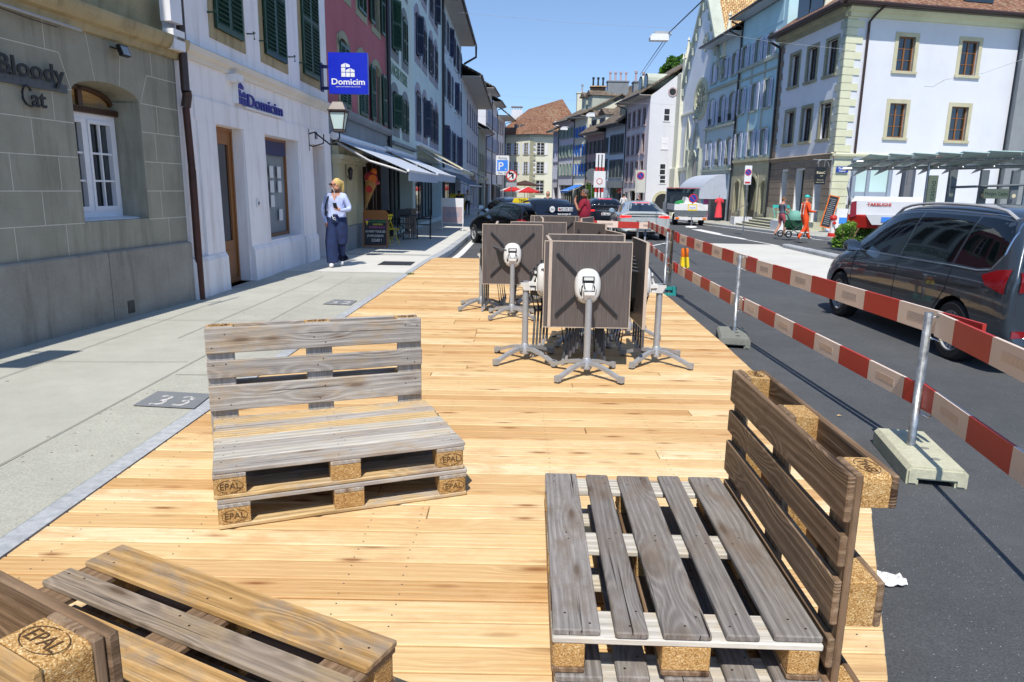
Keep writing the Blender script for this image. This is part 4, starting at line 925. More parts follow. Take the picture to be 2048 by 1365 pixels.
# projecting blue sign (faces the camera)
def onB(u, z, y=0): d_ = V((cos(aB), sin(aB), 0)); return V((B0[0], B0[1], 0))+d_*u+V((-sin(aB), cos(aB), 0))*y+V((0, 0, z))
p = atY(696, 147, 15.4); t = empty('projecting_sign', p, 0, 'square blue sign box with white house logo and the name Domicim', 'sign')
S = .8
mb = MB(); mb.b2(-S/2, S/2, 0, .14, -S/2, S/2); me = mb.build('sign_box', M['signblue'], t); me.data.materials[0] = paint('sign_blue', '#1226b4', .3)
mb = MB(); put_text(mb, 'Domicim', (0, -.004, -.22), .165, .002, 'CENTER', off=.003, sx=1.14); put_text(mb, 'agences immobilieres de proximite', (0, -.004, -.27), .032, .001, 'CENTER', sx=1.12); logo(mb, -.135, -.07, .082, -.006); mb.build('lettering', M['white'], t)
mb = MB(); mb.b2(-S/2-.14, -S/2, .04, .1, -.32, -.26); mb.b2(-S/2-.14, -S/2, .04, .1, .1, .16); mb.b2(-S/2-.17, -S/2-.14, -.02, .16, -.36, .2); mb.build('bracket', M['navy'], t)
# wall lantern
p = atY(678, 240, 15.2); q = onB(5.63, 2.4); t = empty('wall_lantern', p, 0, 'black wall lantern with milky panes on a curved bracket', 'lantern')
mb = MB(); zt = .16
for s1, s2 in ((-1, -1), (1, -1), (1, 1), (-1, 1)): mb.tube([(s1*.09, s2*.09, -.24), (s1*.16, s2*.16, .14)], .012, 6)
for z, r in ((-.24, .1), (-.2, .1), (.14, .17), (.17, .19)): mb.b2(-r, r, -r, r, z-.01, z+.015)
mb.prism([(-.12, -.12, .19), (.12, -.12, .19), (.12, .12, .19), (-.12, .12, .19)], (0, 0, .015)); mb.add([(-.17, -.17, .19), (.17, -.17, .19), (.17, .17, .19), (-.17, .17, .19), (-.1, -.1, .34), (.1, -.1, .34), (.1, .1, .34), (-.1, .1, .34)], [(0, 1, 5, 4), (1, 2, 6, 5), (2, 3, 7, 6), (3, 0, 4, 7), (4, 5, 6, 7)]); mb.tube([(0, 0, .34), (0, 0, .41)], .015, 6)
mb.build('frame', M['pipe'], t)
mb = MB(); 
for R in (0, 1, 2, 3):
    Rr = RZ(R*pi/2); mb.add([Rr @ V(v) for v in ((-.085, -.088, -.22), (.085, -.088, -.22), (.15, -.152, .135), (-.15, -.152, .135))], [(0, 1, 2, 3)])
mb.build('pane', M['lampglass'], t)
mb = MB(); w0 = q-p; mb.tube([(0, 0, -.24), (0, 0, -.36), V((-.06, 0, -.45)), V((-.2, 0, -.49)), V((w0.x+.15, w0.y*.7, w0.z+.25)), V((w0.x+.02, w0.y, w0.z+.22))], .016, 8); mb.tube([V((w0.x+.35, w0.y*.6, w0.z+.21)), V((w0.x+.33, w0.y*.7, w0.z+.03)), V((w0.x+.1, w0.y, w0.z-.03)), V((w0.x+.01, w0.y, w0.z+.0))], .014, 8); mb.tube([V((w0.x, w0.y, w0.z-.12)), V((w0.x, w0.y, w0.z+.32))], .03, 8); mb.build('bracket', M['black'], t, .8)
# downpipe and cable boxes at the joint of A and B
t = empty('copper_downpipe', (A1[0]+.08, A1[1]+.06, 0), 0, 'brown copper downpipe in the joint between stone house and white house', 'downpipe')
mb = MB(); mb.tube([(.02, 0, .0), (.02, 0, 1.75)], .05, 12); mb.tube([(.02, 0, 1.75), (0, 0, 2.55)], .046, 12); mb.build('lower_pipe', M['copper'], t, .8)
mb = MB(); mb.tube([(0, 0, 2.55), (0.03, 0, 2.7), (.03, -.02, 2.75)], .062, 12); mb.tube([(.02, -.02, 2.75), (.02, -.02, 9)], .055, 12); mb.build('upper_pipe', M['pipe'], t, .8)
t = empty('cable_box', onA(9.5, 3.55, -.05), aA, 'white cable box on the corner above the copper downpipe', 'cable box'); mb = MB(); mb.b2(.0, .25, -.14, 0, -.02, .3); mb.b2(.03, .28, -.14, 0, -.34, -.1); mb.build('housing', M['frame_white'], t)

# C: pink house with the gelateria
C0, C1 = (-4.28, 17.0), (-4.25, 24.6)
kw = dict(sur='olive_stone', sw=.18, sill=0, r=.25, fr='frame_white', arch=.22, slats=.07, sh='green_sh', proud=.02)
ops = [O(1.18, 2.13, 3.5, 5.1, shm='closed', **kw), O(3.28, 4.28, 3.5, 5.1, shm='closed', **kw), O(5.3, 6.5, 3.5, 5.15, shm='open', **kw)]
kw['arch'] = 0
ops += [O(1.5, 2.4, 6.2, 8, shm='closed', **kw), O(3.35, 4.4, 6.2, 8, shm='closed', **kw), O(5.4, 6.5, 6.2, 8, shm='open', **kw)]
ops += [O(3.0, 7.45, .0, 2.5, kind='shop', fr='dark', sur=None, r=.5, nx=5, nz=1, sill=0)]
rC, LC = facade('pink_house', 'pink rendered house with dark green shutters over the ice cream parlour', 'house', C0, C1, 9.2, 'pink', ops, 7, bands=[(0, 7.59, -2.0, 3.3, 1)], mats=['grey_render'])
part(rC, 'cornice', 'grey_render', lambda mb: mb.prism([(0, 0, 3.22), (0, -.1, 3.22), (0, -.2, 3.3), (0, -.22, 3.38), (0, 0, 3.42)], (LC, 0, 0)))
def pilC(mb):
    for a, b in ((.25, .95), (1.1, 2.1), (2.15, 2.95)): mb.b2(a, b, -.12, 0, .6, 2.1); mb.b2(a-.05, b+.05, -.2, 0, 2.1, 2.2); mb.b2(a-.08, b+.08, -.26, 0, 2.2, 2.3); mb.b2(a, b, -.14, 0, 2.3, 2.5)
part(rC, 'pilaster', 'sandy', pilC)
part(rC, 'plinth', 'grey_render', lambda mb: [mb.b2(a, b, -.16, 0, -.5, .6) for a, b in ((.2, 1.0), (1.02, 2.12), (2.14, 3.0))])
part(rC, 'shop_frame', 'wood_dark', lambda mb: [mb.b2(a, a+.14, .2, .34, -.1, 2.45) for a in (4.4, 5.0, 5.9, 6.4, 7.2)])
t = empty('wall_lamp', (-4.14, 18.0, 1.88), 0, 'small black wall lamp on the pilaster behind the woman', 'lamp'); mb = MB(); mb.lathe([(0, .16), (.03, .14), (.07, .08), (.06, .06), (.045, -.12), (.02, -.16), (0, -.17)], (.1, 0, 0), 8); mb.tube([(0, 0, -.05), (.1, 0, -.17)], .01, 6); mb.build('lamp_body', M['black'], t)
downpipe(rC, LC-.05, -.1, 9, 0, 'pipe_dk', .07)
# D: bakery
D0, D1 = (-4.25, 24.6), (-4.22, 30.6)
kw = dict(sur='grey_render', sw=.28, sill=0, r=.2, fr='frame_white', arch=.25, slats=.07, sh='green_dk', proud=.02)
ops = [O(.95, 2.15, 3.6, 4.85, shm='ajar', **kw), O(3.4, 4.5, 3.6, 4.85, shm='half', **kw), O(.95, 2.2, 6.15, 7.9, shm='ajar', **kw), O(3.45, 4.5, 6.15, 7.8, shm='closed', **kw), O(.95, 2.15, 8.7, 10.2, shm='closed', **kw), O(3.45, 4.5, 8.7, 10.2, shm='closed', **kw), O(.3, 5.6, 0, 2.7, kind='shop', fr='dark', sur=None, r=.6, nx=5, nz=1, sill=0)]
rD, LD = facade('bakery_house', 'pale green house with bottle green shutters and painted bakery lettering', 'house', D0, D1, 11.5, 'pale_green', ops, 7)
t = empty('painted_lettering', (D0[0], D0[1], 0), atan2(D1[1]-D0[1], D1[0]-D0[0]), 'green painted words BOULANGERIE-PATISSERIE across the pale facade', 'lettering')
mb = MB(); put_text(mb, 'BOULANGERIE-PATISSERIE', (.12, -.006, 5.34), .56, .003, off=.006, sx=.66); mb.build('letters', M['sage'], t); t.children[0].data.materials[0] = plain('faded_green_paint', '#5e7a62', .9)
part(rD, 'ledge', 'grey_render', lambda mb: mb.prism([(0, 0, 3.0), (0, -.22, 3.0), (0, -.26, 3.08), (0, 0, 3.12)], (LD, 0, 0)))
# E
E0, E1_ = (-4.22, 30.6), (-4.2, 42.4)
kw = dict(sur='purple_stone', sw=.32, sill=0, r=.2, fr='frame_white', arch=.3, slats=.07, sh='blue_sh', proud=.02)
ops = []
for j, (z0, z1) in enumerate(((3.85, 5.65), (7.0, 8.75), (9.75, 11.6))):
    for i, (a, b) in enumerate(((.9, 2.2), (3.2, 4.5), (6.0, 7.2), (8.1, 9.3))): ops.append(O(a, b, z0, z1, shm=['closed', 'ajar', 'closed', 'half'][(i+j) % 4], **kw))
ops += [O(.4, 11.2, 0, 2.9, kind='shop', fr='dark', sur=None, r=.6, nx=8, nz=1, sill=0)]
rE, LE = facade('mint_house', 'pale mint house with navy shutters in mauve arched surrounds', 'house', E0, E1_, 12.6, 'pale_cyan', ops, 7)
downpipe(rE, LE-.05, -.2, 12.3, 0, 'pipe_dk', .07)
# F
F0, F1 = (-4.2, 42.5), (-4.15, 56.6)
ops = []
for j, (z0, z1) in enumerate(((3.0, 5.2), (6.75, 8.55), (9.5, 11.2))):
    for i, (a, b) in enumerate(((1.0, 2.3), (4.2, 5.5), (8.0, 9.4), (11.0, 12.4))): ops.append(O(a, b, z0, z1, sur='light_blue', sw=.12, sill=.05, sh='navy_sh', slats=.1, shm='ajar' if (i+j) % 3 == 0 else 'open', r=.2))
ops += [O(.4, 13.6, 0, 2.5, kind='shop', fr='dark', sur=None, r=.5, nx=9, nz=1, sill=0)]
rF, LF = facade('light_blue_house', 'light blue house with navy shutters and deep projecting eaves', 'house', F0, F1, 11.95, 'light_blue', ops, 8)
eaves(rF, -11.8, LF, 12.0, 1.05, 8, .6, 'soffit', 'tiles_grey', ends=.1)
part(rF, 'gutter_bend', 'pipe_dk', lambda mb: mb.tube([(LF+.1, -1.1, 11.95), (LF+.1, -1.1, 11.2), (LF+.1, -.2, 10.7)], .08, 8), .8)
# G
G0, G1 = (-4.15, 57.0), (-4.03, 79.5)
ops = []
for j, (z0, z1) in enumerate(((3.9, 5.5), (7.05, 8.75))):
    for i in range(5): ops.append(O(5.9+i*3.3, 7.0+i*3.3, z0, z1, sur='purple_stone', sw=.15, sh=None, r=.2))
for i in range(5): ops.append(O(1.5+i*4.2, 4.4+i*4.2, -.3, 2.4, kind='shop', fr='dark', sur=None, r=.4, nx=3, nz=1, sill=0))
rG, LG = facade('lilac_house', 'lilac grey house with a quoined corner beyond the light blue house', 'house', G0, G1, 9.9, 'lilac', ops, 8)
quoins(rG, 0, 2.6, 9.4, .5, 3.6, 4.2, 'light_blue', .06)
eaves(rG, 0, LG, 9.9, 1.5, 8, .5, 'soffit', 'tiles_grey', ends=.2)
part(rG, 'dormer', 'light_blue', lambda mb: [mb.b2(2+i*2.6, 3.4+i*2.6, .6, 3, 11, 12.6) for i in range(3)])
# H: the narrow houses at the far end of the left side
hs = [('green_grey_house', 'low green grey house between the lilac house and the tall white ones', (-3.95, 80), (-3.55, 88), 7.9, 'sage', 1.0), ('tall_white_house', 'tall white house with a blind white gable far down the left side', (-3.55, 88.2), (-3.1, 96), 13.2, 'bright_wall', 1.0),
      ('rose_house', 'pale rose house near the end of the left side', (-3.05, 96.2), (-2.6, 103), 12.6, 'pinkish', 1.2), ('tile_hung_house', 'dark tile hung gabled house closing the left side', (-2.55, 103.2), (-1.6, 112), 11.6, 'pinkish', 1.6)]
for i, (nm, lb, a, b, zt, mt, ov) in enumerate(hs):
    ops = []
    for z0, z1 in ((3.6, 5.3), (6.4, 8.1), (9.3, 11)):
        if z1 < zt-.3:
            for k in range(3): ops.append(O(.9+k*2.3, 1.9+k*2.3, z0, z1, sur='rose_stone' if i > 1 else 'olive_stone', sw=.12, sh='lav' if i in (1, 2) else None, r=.15))
    ops.append(O(.6, 6.5, -.8, 2.2, kind='shop', fr='dark', sur=None, r=.4, nx=4, nz=1, sill=0))
    r_, l_ = facade(nm, lb, 'house', a, b, zt, mt, ops, 8)
    eaves(r_, 0, l_, zt, ov, 8, .75 if i == 3 else .5, 'soffit', 'tiles_tan' if i == 3 else 'tiles_grey', ends=.1)
    downpipe(r_, l_-.1, -.8, zt, ov)
def awning(name, label, a, b, x0, x1, z, out, drop, mt, val=.25, arms=True, under='silver'):
    t = empty(name, (a[0], a[1], 0), atan2(b[1]-a[1], b[0]-a[0]), label, 'awning')
    mb = MB(); n = 10
    for i in range(n):
        f0, f1 = i/n, (i+1)/n; mb.prism([(x0, -out*f0-.05, z-drop*f0), (x0, -out*f1-.05, z-drop*f1), (x0, -out*f1-.05, z-drop*f1-.012), (x0, -out*f0-.05, z-drop*f0-.012)], (x1-x0, 0, 0))
    cl = mb.build('cloth', M[mt], t)
    mb = MB(); k = int((x1-x0)/.25)
    for i in range(k):
        u0_, u1_ = x0+(x1-x0)*i/k, x0+(x1-x0)*(i+1)/k; mb.prism([(u0_, -out-.055, z-drop-.01), (u1_, -out-.055, z-drop-.01), (u1_, -out-.05, z-drop-val+.02), ((u0_+u1_)/2, -out-.045, z-drop-val), (u0_, -out-.05, z-drop-val+.02)], (0, .006, 0))
    mb.build('valance', M[mt], t)
    mb = MB(); mb.tube([(x0-.05, -out-.04, z-drop), (x1+.05, -out-.04, z-drop)], .035, 8); mb.tube([(x0-.05, -.08, z+.03), (x1+.05, -.08, z+.03)], .09, 10); mb.build('front_bar', M['frame_white'], t, .8)
    if arms:
        for x in (x0+.06, x1-.06): mb = MB(); mb.tube([(x, -.1, z-.1), (x+(.0), -out*.5, z-drop*.5-.16), (x, -out, z-drop-.05)], .03, 6); mb.build('arm', M[under], t)
    return t
awning('awning', 'light grey awning above the ice cream parlour, nearest on the left', C0, C1, .15, 6.3, 2.68, 1.75, .72, 'cloth_grey')
awning('awning', 'second pale awning right behind the ice cream parlour awning', D0, D1, -.8, 5.8, 2.75, 1.7, .72, 'cloth_grey')
awning('awning', 'long cream awning under the mint house', E0, E1_, .8, 9.5, 3.37, 1.9, 1.0, 'cloth_cream', .15)
awning('awning', 'first dark grey awning in front of the light blue house', F0, F1, -.6, 5.8, 2.6, 1.6, .85, 'cloth_dark', .12)
awning('awning', 'second dark grey awning in front of the light blue house', F0, F1, 6.6, 13.4, 2.6, 1.6, .85, 'cloth_dark', .12)
awning('awning', 'white awning with a scalloped edge at the lilac house', G0, G1, 10, 18, 3.2, 1.3, .55, 'cloth_cream', .3)
awning('awning', 'faded awning near the far end of the left side', (-3.05, 96.2), (-2.6, 103), .5, 6, 2.2, 1.6, .6, 'cloth_cream')
# ---------------------------------------------------------------- right side of the street
azR = radians(-3.5); KX, KY = 16.193, 37.5
def RP(u, off=0): return (KX+sin(azR)*u+cos(azR)*off, KY+cos(azR)*u-sin(azR)*off)
def rowR(name, label, u0, u1, ztop, wall, ops, depth=7, off=0, **k):
    """ops given with u measured from the corner; converted to local x"""
    for o in ops: o['u0'], o['u1'] = u1-o['u1'], u1-o['u0']
    return facade(name, label, 'house', RP(u1, off), RP(u0, off), ztop, wall, ops, depth, **k)
# cafe corner house: street front and sunny side front
kw = dict(sur='olive_stone', sw=.17, fr='wood_dark', r=.28, nx=2, nz=3, sill=.05)
ops = [O(.8+i*2.13, 1.9+i*2.13, z0, z1, **kw) for i in range(3) for z0, z1 in ((7.6, 9.3), (4.42, 6.2))]
ops += [O(5.1, 5.95, .2, 2.85, kind='door', fr='wood_dark', sur=None, nx=1, nz=1, r=.45, sill=0), O(3.0, 4.1, .3, 2.9, kind='shop', fr='dark', sur=None, nx=1, nz=1, r=.45, sill=0), O(.9, 1.8, .1, 2.9, kind='shop', fr='dark', sur=None, nx=1, nz=1, r=.5, sill=0)]
rR, LR = rowR('corner_house_front', 'street front', 0, 7.7, 10.3, 'church_white', ops, 9, ends=False)
bpy.data.objects.remove(rR) if False else None
azS = radians(78); SE = (KX+10.1*sin(azS), KY+10.1*cos(azS))
kwS = dict(sur='sandy', sw=.2, fr='wood_frame', r=.2, nx=2, nz=3, sill=.05)
opS = [O(2.95, 3.93, 7.73, 9.36, **kwS), O(6.68, 7.7, 7.7, 9.36, **kwS), O(2.9, 3.87, 4.5, 6.18, **kwS), O(6.58, 7.62, 4.45, 6.15, **kwS)]
# one house: the second front is parented to the first
rS, LS = facade('side_front', None, None, (KX, KY), SE, 10.3, 'bright_wall', opS, 9, ends=False)
for c in list(rS.children):
    c.parent = rR; c.matrix_parent_inverse = Matrix(); c.matrix_basis = Matrix()
    mw = Matrix.Translation((KX, KY, 0)) @ Matrix.Rotation(rS.rotation_euler[2], 4, 'Z'); rw = Matrix.Translation((RP(7.7)[0], RP(7.7)[1], 0)) @ Matrix.Rotation(rR.rotation_euler[2], 4, 'Z')
    c.matrix_basis = rw.inverted() @ mw
TS = rw.inverted() @ mw                                     # side-front frame inside the house frame
bpy.data.objects.remove(rS)
rR.name = 'corner_house'; tag(rR, 'white corner house with yellow green quoins and a cafe on its ground floor', 'house')
def pS(name, mt, fn, smooth=None):
    mb = MB(); mb.M = TS; fn(mb); return mb.build(name, [M[x] for x in mt] if isinstance(mt, (list, tuple)) else M[mt], rR, smooth)
# rusticated ground floor
def rust(mb, L, holes, y=-.05, z0=.75, z1=3.3, h=.37, w=.9):
    z = z0; k = 0
    while z < z1-.05:
        x = -.45*(k % 2)
        while x < L:
            a, b = max(0, x)+.012, min(L, x+w)-.012; segs = [(a, b)]
            for (p_, q_, r0, r1) in holes:
                if z+h > r0+.01 and z < r1-.01:
                    ns = []
                    for s0, s1 in segs:
                        if q_ <= s0 or p_ >= s1: ns.append((s0, s1))
                        else:
                            if p_ > s0: ns.append((s0, p_))
                            if q_ < s1: ns.append((q_, s1))
                    segs = ns
            for s0, s1 in segs:
                if s1-s0 > .03: mb.b2(s0, s1, y, 0, z+.012, min(z+h, z1)-.012)
            x += w
        z += h; k += 1
U = lambda u: 7.7-u
hR = [(U(5.95), U(5.1), .2, 2.85), (U(4.1), U(3.0), .3, 2.9), (U(1.8), U(.9), .1, 2.9)]
part(rR, 'rusticated_stone', 'brown_stone', lambda mb: rust(mb, 7.7, hR))
pS('rusticated_stone', 'cream_green', lambda mb: rust(mb, 1.0, [], w=1.4))
part(rR, 'base_course', 'base_conc', lambda mb: [mb.b2(a, b, -.08, 0, -2, .74) for a, b in ((0, U(5.95)), (U(5.1), U(4.1)), (U(3.0), U(1.8)), (U(.9), 7.7))])
pS('base_course', 'bright_wall', lambda mb: mb.b2(-.06, 1.1, -.08, 0, -2, .6))
prof = [(0, 3.35), (-.08, 3.35), (-.1, 3.45), (-.2, 3.5), (-.22, 3.6), (0, 3.68)]
part(rR, 'string_course', 'brown_stone', lambda mb: mb.prism([(0, y, z) for y, z in prof], (7.9, 0, 0)))
pS('string_course', 'cream_green', lambda mb: mb.prism([(-.2, y, z) for y, z in prof], (10.3, 0, 0)))
quoins(rR, 7.7, 3.7, 10.1, .37, .35, .62, 'sage', .04, -1); quoins(rR, 0, 3.7, 10.1, .37, .35, .55, 'brown_stone', .04, 1)
mbq = MB(); mbq.M = TS; z = 3.7; k = 0
while z < 10: mbq.b2(-.04, .55 if k % 2 else .9, -.045, .02, z+.015, z+.355); z += .37; k += 1
mbq.build('quoin', M['cream_green'], rR)
pc = [(0, 10.1), (-.12, 10.12), (-.15, 10.3), (-.4, 10.36), (-.45, 10.5), (0, 10.55)]
part(rR, 'cornice', 'olive_stone', lambda mb: mb.prism([(0, y, z) for y, z in pc], (7.9, 0, 0))); pS('cornice', 'cream_green', lambda mb: mb.prism([(-.2, y, z) for y, z in pc], (10.6, 0, 0)))
def roofR(mb):
    a, b, c, d = V((0, -.75, 10.55)), V((8.5, -.75, 10.55)), V((4.5, 4.5, 14.2)), V((0, 4.5, 14.2)); t = V((0, 0, .15)); mb.add([a, b, c, d, a+t, b+t, c+t, d+t], [(0, 1, 5, 4), (4, 5, 6, 7), (3, 2, 1, 0), (0, 4, 7, 3)])
part(rR, 'roof', 'tiles', roofR)
def roofS(mb):
    a, b, c, d = V((-.75, -.75, 10.55)), V((11.5, -.75, 10.55)), V((11.5, 4.5, 14.2)), V((3.5, 4.5, 14.2)); t = V((0, 0, .15)); mb.add([a, b, c, d, a+t, b+t, c+t, d+t], [(0, 1, 5, 4), (4, 5, 6, 7), (3, 2, 1, 0), (0, 3, 7, 4)])
pS('roof', 'tiles', roofS)
part(rR, 'eave_fascia', 'pipe', lambda mb: (mb.b2(0, 8.4, -.76, -.02, 10.5, 10.55), mb.tube([(0, -.82, 10.6), (8.5, -.82, 10.6)], .09, 8))); pS('eave_fascia', 'pipe', lambda mb: (mb.b2(-.7, 11.4, -.76, -.02, 10.49, 10.54), mb.tube([(-.75, -.82, 10.6), (11.5, -.82, 10.6)], .09, 8)))
pS('downpipe', 'pipe', lambda mb: mb.tube([(1.12, -.1, -.5), (1.12, -.1, 9.9), (1.25, -.3, 10.2), (1.35, -.8, 10.5)], .06, 10), .8)
downpipe(rR, .06, -.5, 10.4, .8, 'pipe_dk', .07)
part(rR, 'dormer', ['cream', 'pane', 'silver'], lambda mb: (mb.prism([(2.0, -.1, 11), (2.0, 3, 11), (2.0, 3, 12.9), (2.0, .1, 12.6)], (3.2, 0, 0)), mb.b2(2.1, 3.5, -.13, -.02, 11.15, 12.4, 1), mb.b2(3.7, 5.1, -.13, -.02, 11.15, 12.4, 1), mb.b2(1.9, 5.3, -.2, .1, 12.5, 12.62, 2)))
pS('dormer', ['pane', 'silver'], lambda mb: (mb.b2(6.4, 8.1, -.1, 2, 11.2, 12.1), mb.b2(6.3, 8.2, -.15, 2, 12.1, 12.2, 1)))
# far grey house right of it
facade('grey_side_house', 'grey house at the right edge behind the white corner house', 'house', (SE[0]+.05, SE[1]-.4), (SE[0]+12, SE[1]-2.2), 11, 'grey_render', [O(3, 4.2, 4.5, 6.2, **kwS)], 8)
# street sign, cafe sign, menu board
def onS(u, z, y=0): return V((KX+sin(azS)*u, KY+cos(azS)*u, 0))+V((-cos(azS), sin(azS), 0))*(-y)*-1+V((0, 0, z))
rS_ = pi/2-azS
t = empty('street_sign', (KX+sin(azS)*.5+cos(azS)*.0, KY+cos(azS)*.5-.12, 2.83), rS_, 'blue enamel street sign Place du Casino on the corner quoins', 'street sign')
mb = MB(); mb.b2(-.34, .34, -.02, 0, -.15, .15); mb.build('plate', M['signblue'], t); mb = MB(); put_text(mb, 'Place du', (0, -.022, .02), .14, .001, 'CENTER', off=.002); put_text(mb, 'Casino', (0, -.022, -.11), .14, .001, 'CENTER', off=.002); mb.build('lettering', M['white'], t)
q = atY(1641, 352, 36.4); t = empty('cafe_sign', q, 0, 'black hanging cafe sign BalzaC with cream lettering on a wrought iron bracket', 'sign')
mb = MB(); mb.b2(-.26, .26, -.02, .02, -.42, .42); mb.build('board', M['black'], t); mb = MB(); put_text(mb, 'BalzaC', (0, -.023, .1), .165, .001, 'CENTER', off=.002, sx=.95); put_text(mb, 'Cafe', (.03, -.023, -.03), .08, .001, 'CENTER', shear=.4); put_text(mb, 'Restaurant', (0, -.023, -.22), .07, .001, 'CENTER'); put_text(mb, 'Salon de Chocolat', (0, -.023, -.33), .055, .001, 'CENTER', off=.001)
mb.build('lettering', M['cloth_cream'], t); mb = MB(); 
for a0, r, cx, cz in ((0, .36, .02, .42), (.6, .28, .05, .5)): mb.tube([(cx+r*cos(a0+k*.25), 0, cz+r*sin(a0+k*.25)) for k in range(10)], .012, 5)
mb.tube([(-.45, 0, .78), (.5, 0, .78)], .015, 6); mb.tube([(.5, 0, .9), (.5, 0, -.1)], .015, 6); mb.tube([(-.15, 0, .42), (-.15, 0, .78)], .008, 5); mb.tube([(.15, 0, .42), (.15, 0, .78)], .008, 5); mb.build('bracket', M['silver'], t)
q = gd(1643, 452, 0); t = empty('menu_board', (15.6, 36.3, -.05), 0, 'tall black menu board with orange frame leaning beside the cafe door', 'menu board')
Rm = RY(radians(12)); mb = MB()
for a, b, c, d in ((-.26, -.22, 0, 1.6), (.22, .26, 0, 1.6), (-.22, .22, 0, .04), (-.22, .22, 1.56, 1.6)): mb.box(Rm @ V(((a+b)/2, 0, (c+d)/2)), (b-a, .03, d-c), 0, Rm)
mb.build('frame', M['orange'], t); mb = MB(); mb.box(Rm @ V((0, .003, .8)), (.44, .016, 1.52), 0, Rm); mb.build('panel', M['dark'], t)
mb = MB()
for i in range(14): mb.box(Rm @ V((random.uniform(-.03, .03), -.006, 1.42-i*.095)), (random.uniform(.22, .36), .002, .022), 0, Rm)
mb.build('chalk_lines', M['silver'], t)
# porch with steps in front of the cafe
t = empty('stone_steps', (RP(4.5, -.1)[0], RP(4.5)[1], 0), 0, 'pale stone steps with dark risers leading up to the cafe', 'steps')
g0 = -.36
for i in range(4):
    mb = MB(); z1 = .12-i*.125; xx = -1.0-.32*i; dx0 = -.0; 
    a_, b_ = (2.6, -4.6-.0+.28*i) ; mb.b2(xx, xx+.34, -3.2+.0*i, 2.6+.25*i, z1-.03, z1, 0); mb.b2(xx+.02, xx+.32, -3.15, 2.55+.25*i, -1.2, z1-.031, 1); mb.build('step', [M['base_conc'], M['patch']], t)
mb = MB(); mb.b2(-.68, 1.0, -4.2, 2.6, -1.2, .12); mb.build('landing', M['base_conc'], t)
for q_ in ((-2.1, -.7, -4.4, -3.22, -1.2, .2), (-2.05, -.9, 3.4, 4.2, -1.2, .1)): mb = MB(); mb.b2(*q_); mb.build('cheek_wall', M['bright_wall'], t)
# Q: tall sky blue house
kw = dict(sur='sage', sw=.12, fr='frame_white', r=.22, sh='lav', slats=.1)
ops = []
c0 = (-1.55, .55, 2.3)
for z0, z1 in ((9.8, 11.2), (6.85, 8.5), (3.95, 5.55)):
    for u in (-1.4, .65, 2.9): ops.append(O(10.2+u-.02, 10.2+u+.82, z0, z1, **kw))
ops += [O(10.2+2.5, 10.2+3.4, .3, 2.4, kind='window', fr='dark', sur='sandy', sw=.12, sill=0, r=.4, nx=1, nz=1, arch=.4), O(10.2-.5, 10.2+1.9, -.4, 2.75, kind='door', fr='dark', sur='sandy', sw=.2, sill=0, r=.5, nx=1, nz=1, arch=.8), O(10.2-1.9, 10.2-1.1, .3, 2.35, kind='window', fr='dark', sur='sandy', sw=.12, sill=0, r=.4, nx=1, nz=1, arch=.4)]
rQ, LQ = rowR('sky_blue_house', 'tall sky blue house with lilac shutters and a sandy arched ground floor', 7.75, 14.2, 12.9, 'blue_render', ops, 7, bands=[(0, 7, -2, 3.6, 1)], mats=['sandy'])
for z, h, p in ((3.6, .2, .12), (9.0, .12, .08), (9.6, .2, .16)): part(rQ, 'string_course', 'sage' if z > 5 else 'sandy', lambda mb: mb.b2(0, LQ, -p, -.002, z, z+h))
part(rQ, 'pilaster_strip', 'sage', lambda mb: [mb.b2(x-.12, x+.12, -.035, -.002, 3.81, 9.0) for x in (.14, 2.15, 4.35, LQ-.14)])
part(rQ, 'pilaster_strip', 'sage', lambda mb: [mb.b2(x-.12, x+.12, -.035, -.002, 9.121, 9.6) for x in (.14, 2.15, 4.35, LQ-.14)])
part(rQ, 'panel_band', 'blue_render', lambda mb: mb.b2(0, LQ, -.02, -.001, 11.6, 12.8))
part(rQ, 'base_course', 'base_grey', lambda mb: [mb.b2(a, b, -.07, -.002, -2, .4) for a, b in ((0, .55), (1.7, 2.1), (4.75, 5.15), (6.2, LQ))])
eaves(rQ, 0, LQ, 13.0, .95, 7, .62, 'soffit_blue', 'tiles_grey', ends=.02)
part(rQ, 'dormer', ['silver', 'pane'], lambda mb: (mb.b2(1.5, 5.5, .4, 3, 13.2, 14.6), mb.b2(1.6, 3.4, .36, .42, 13.4, 14.4, 1), mb.b2(3.6, 5.4, .36, .42, 13.4, 14.4, 1)))
part(rQ, 'chimney', 'cream', lambda mb: mb.b2(4.6, 5.8, 1.5, 2.6, 13.5, 17))
downpipe(rQ, 0.02, -.5, 12.9, .9, 'pipe_dk', .05)
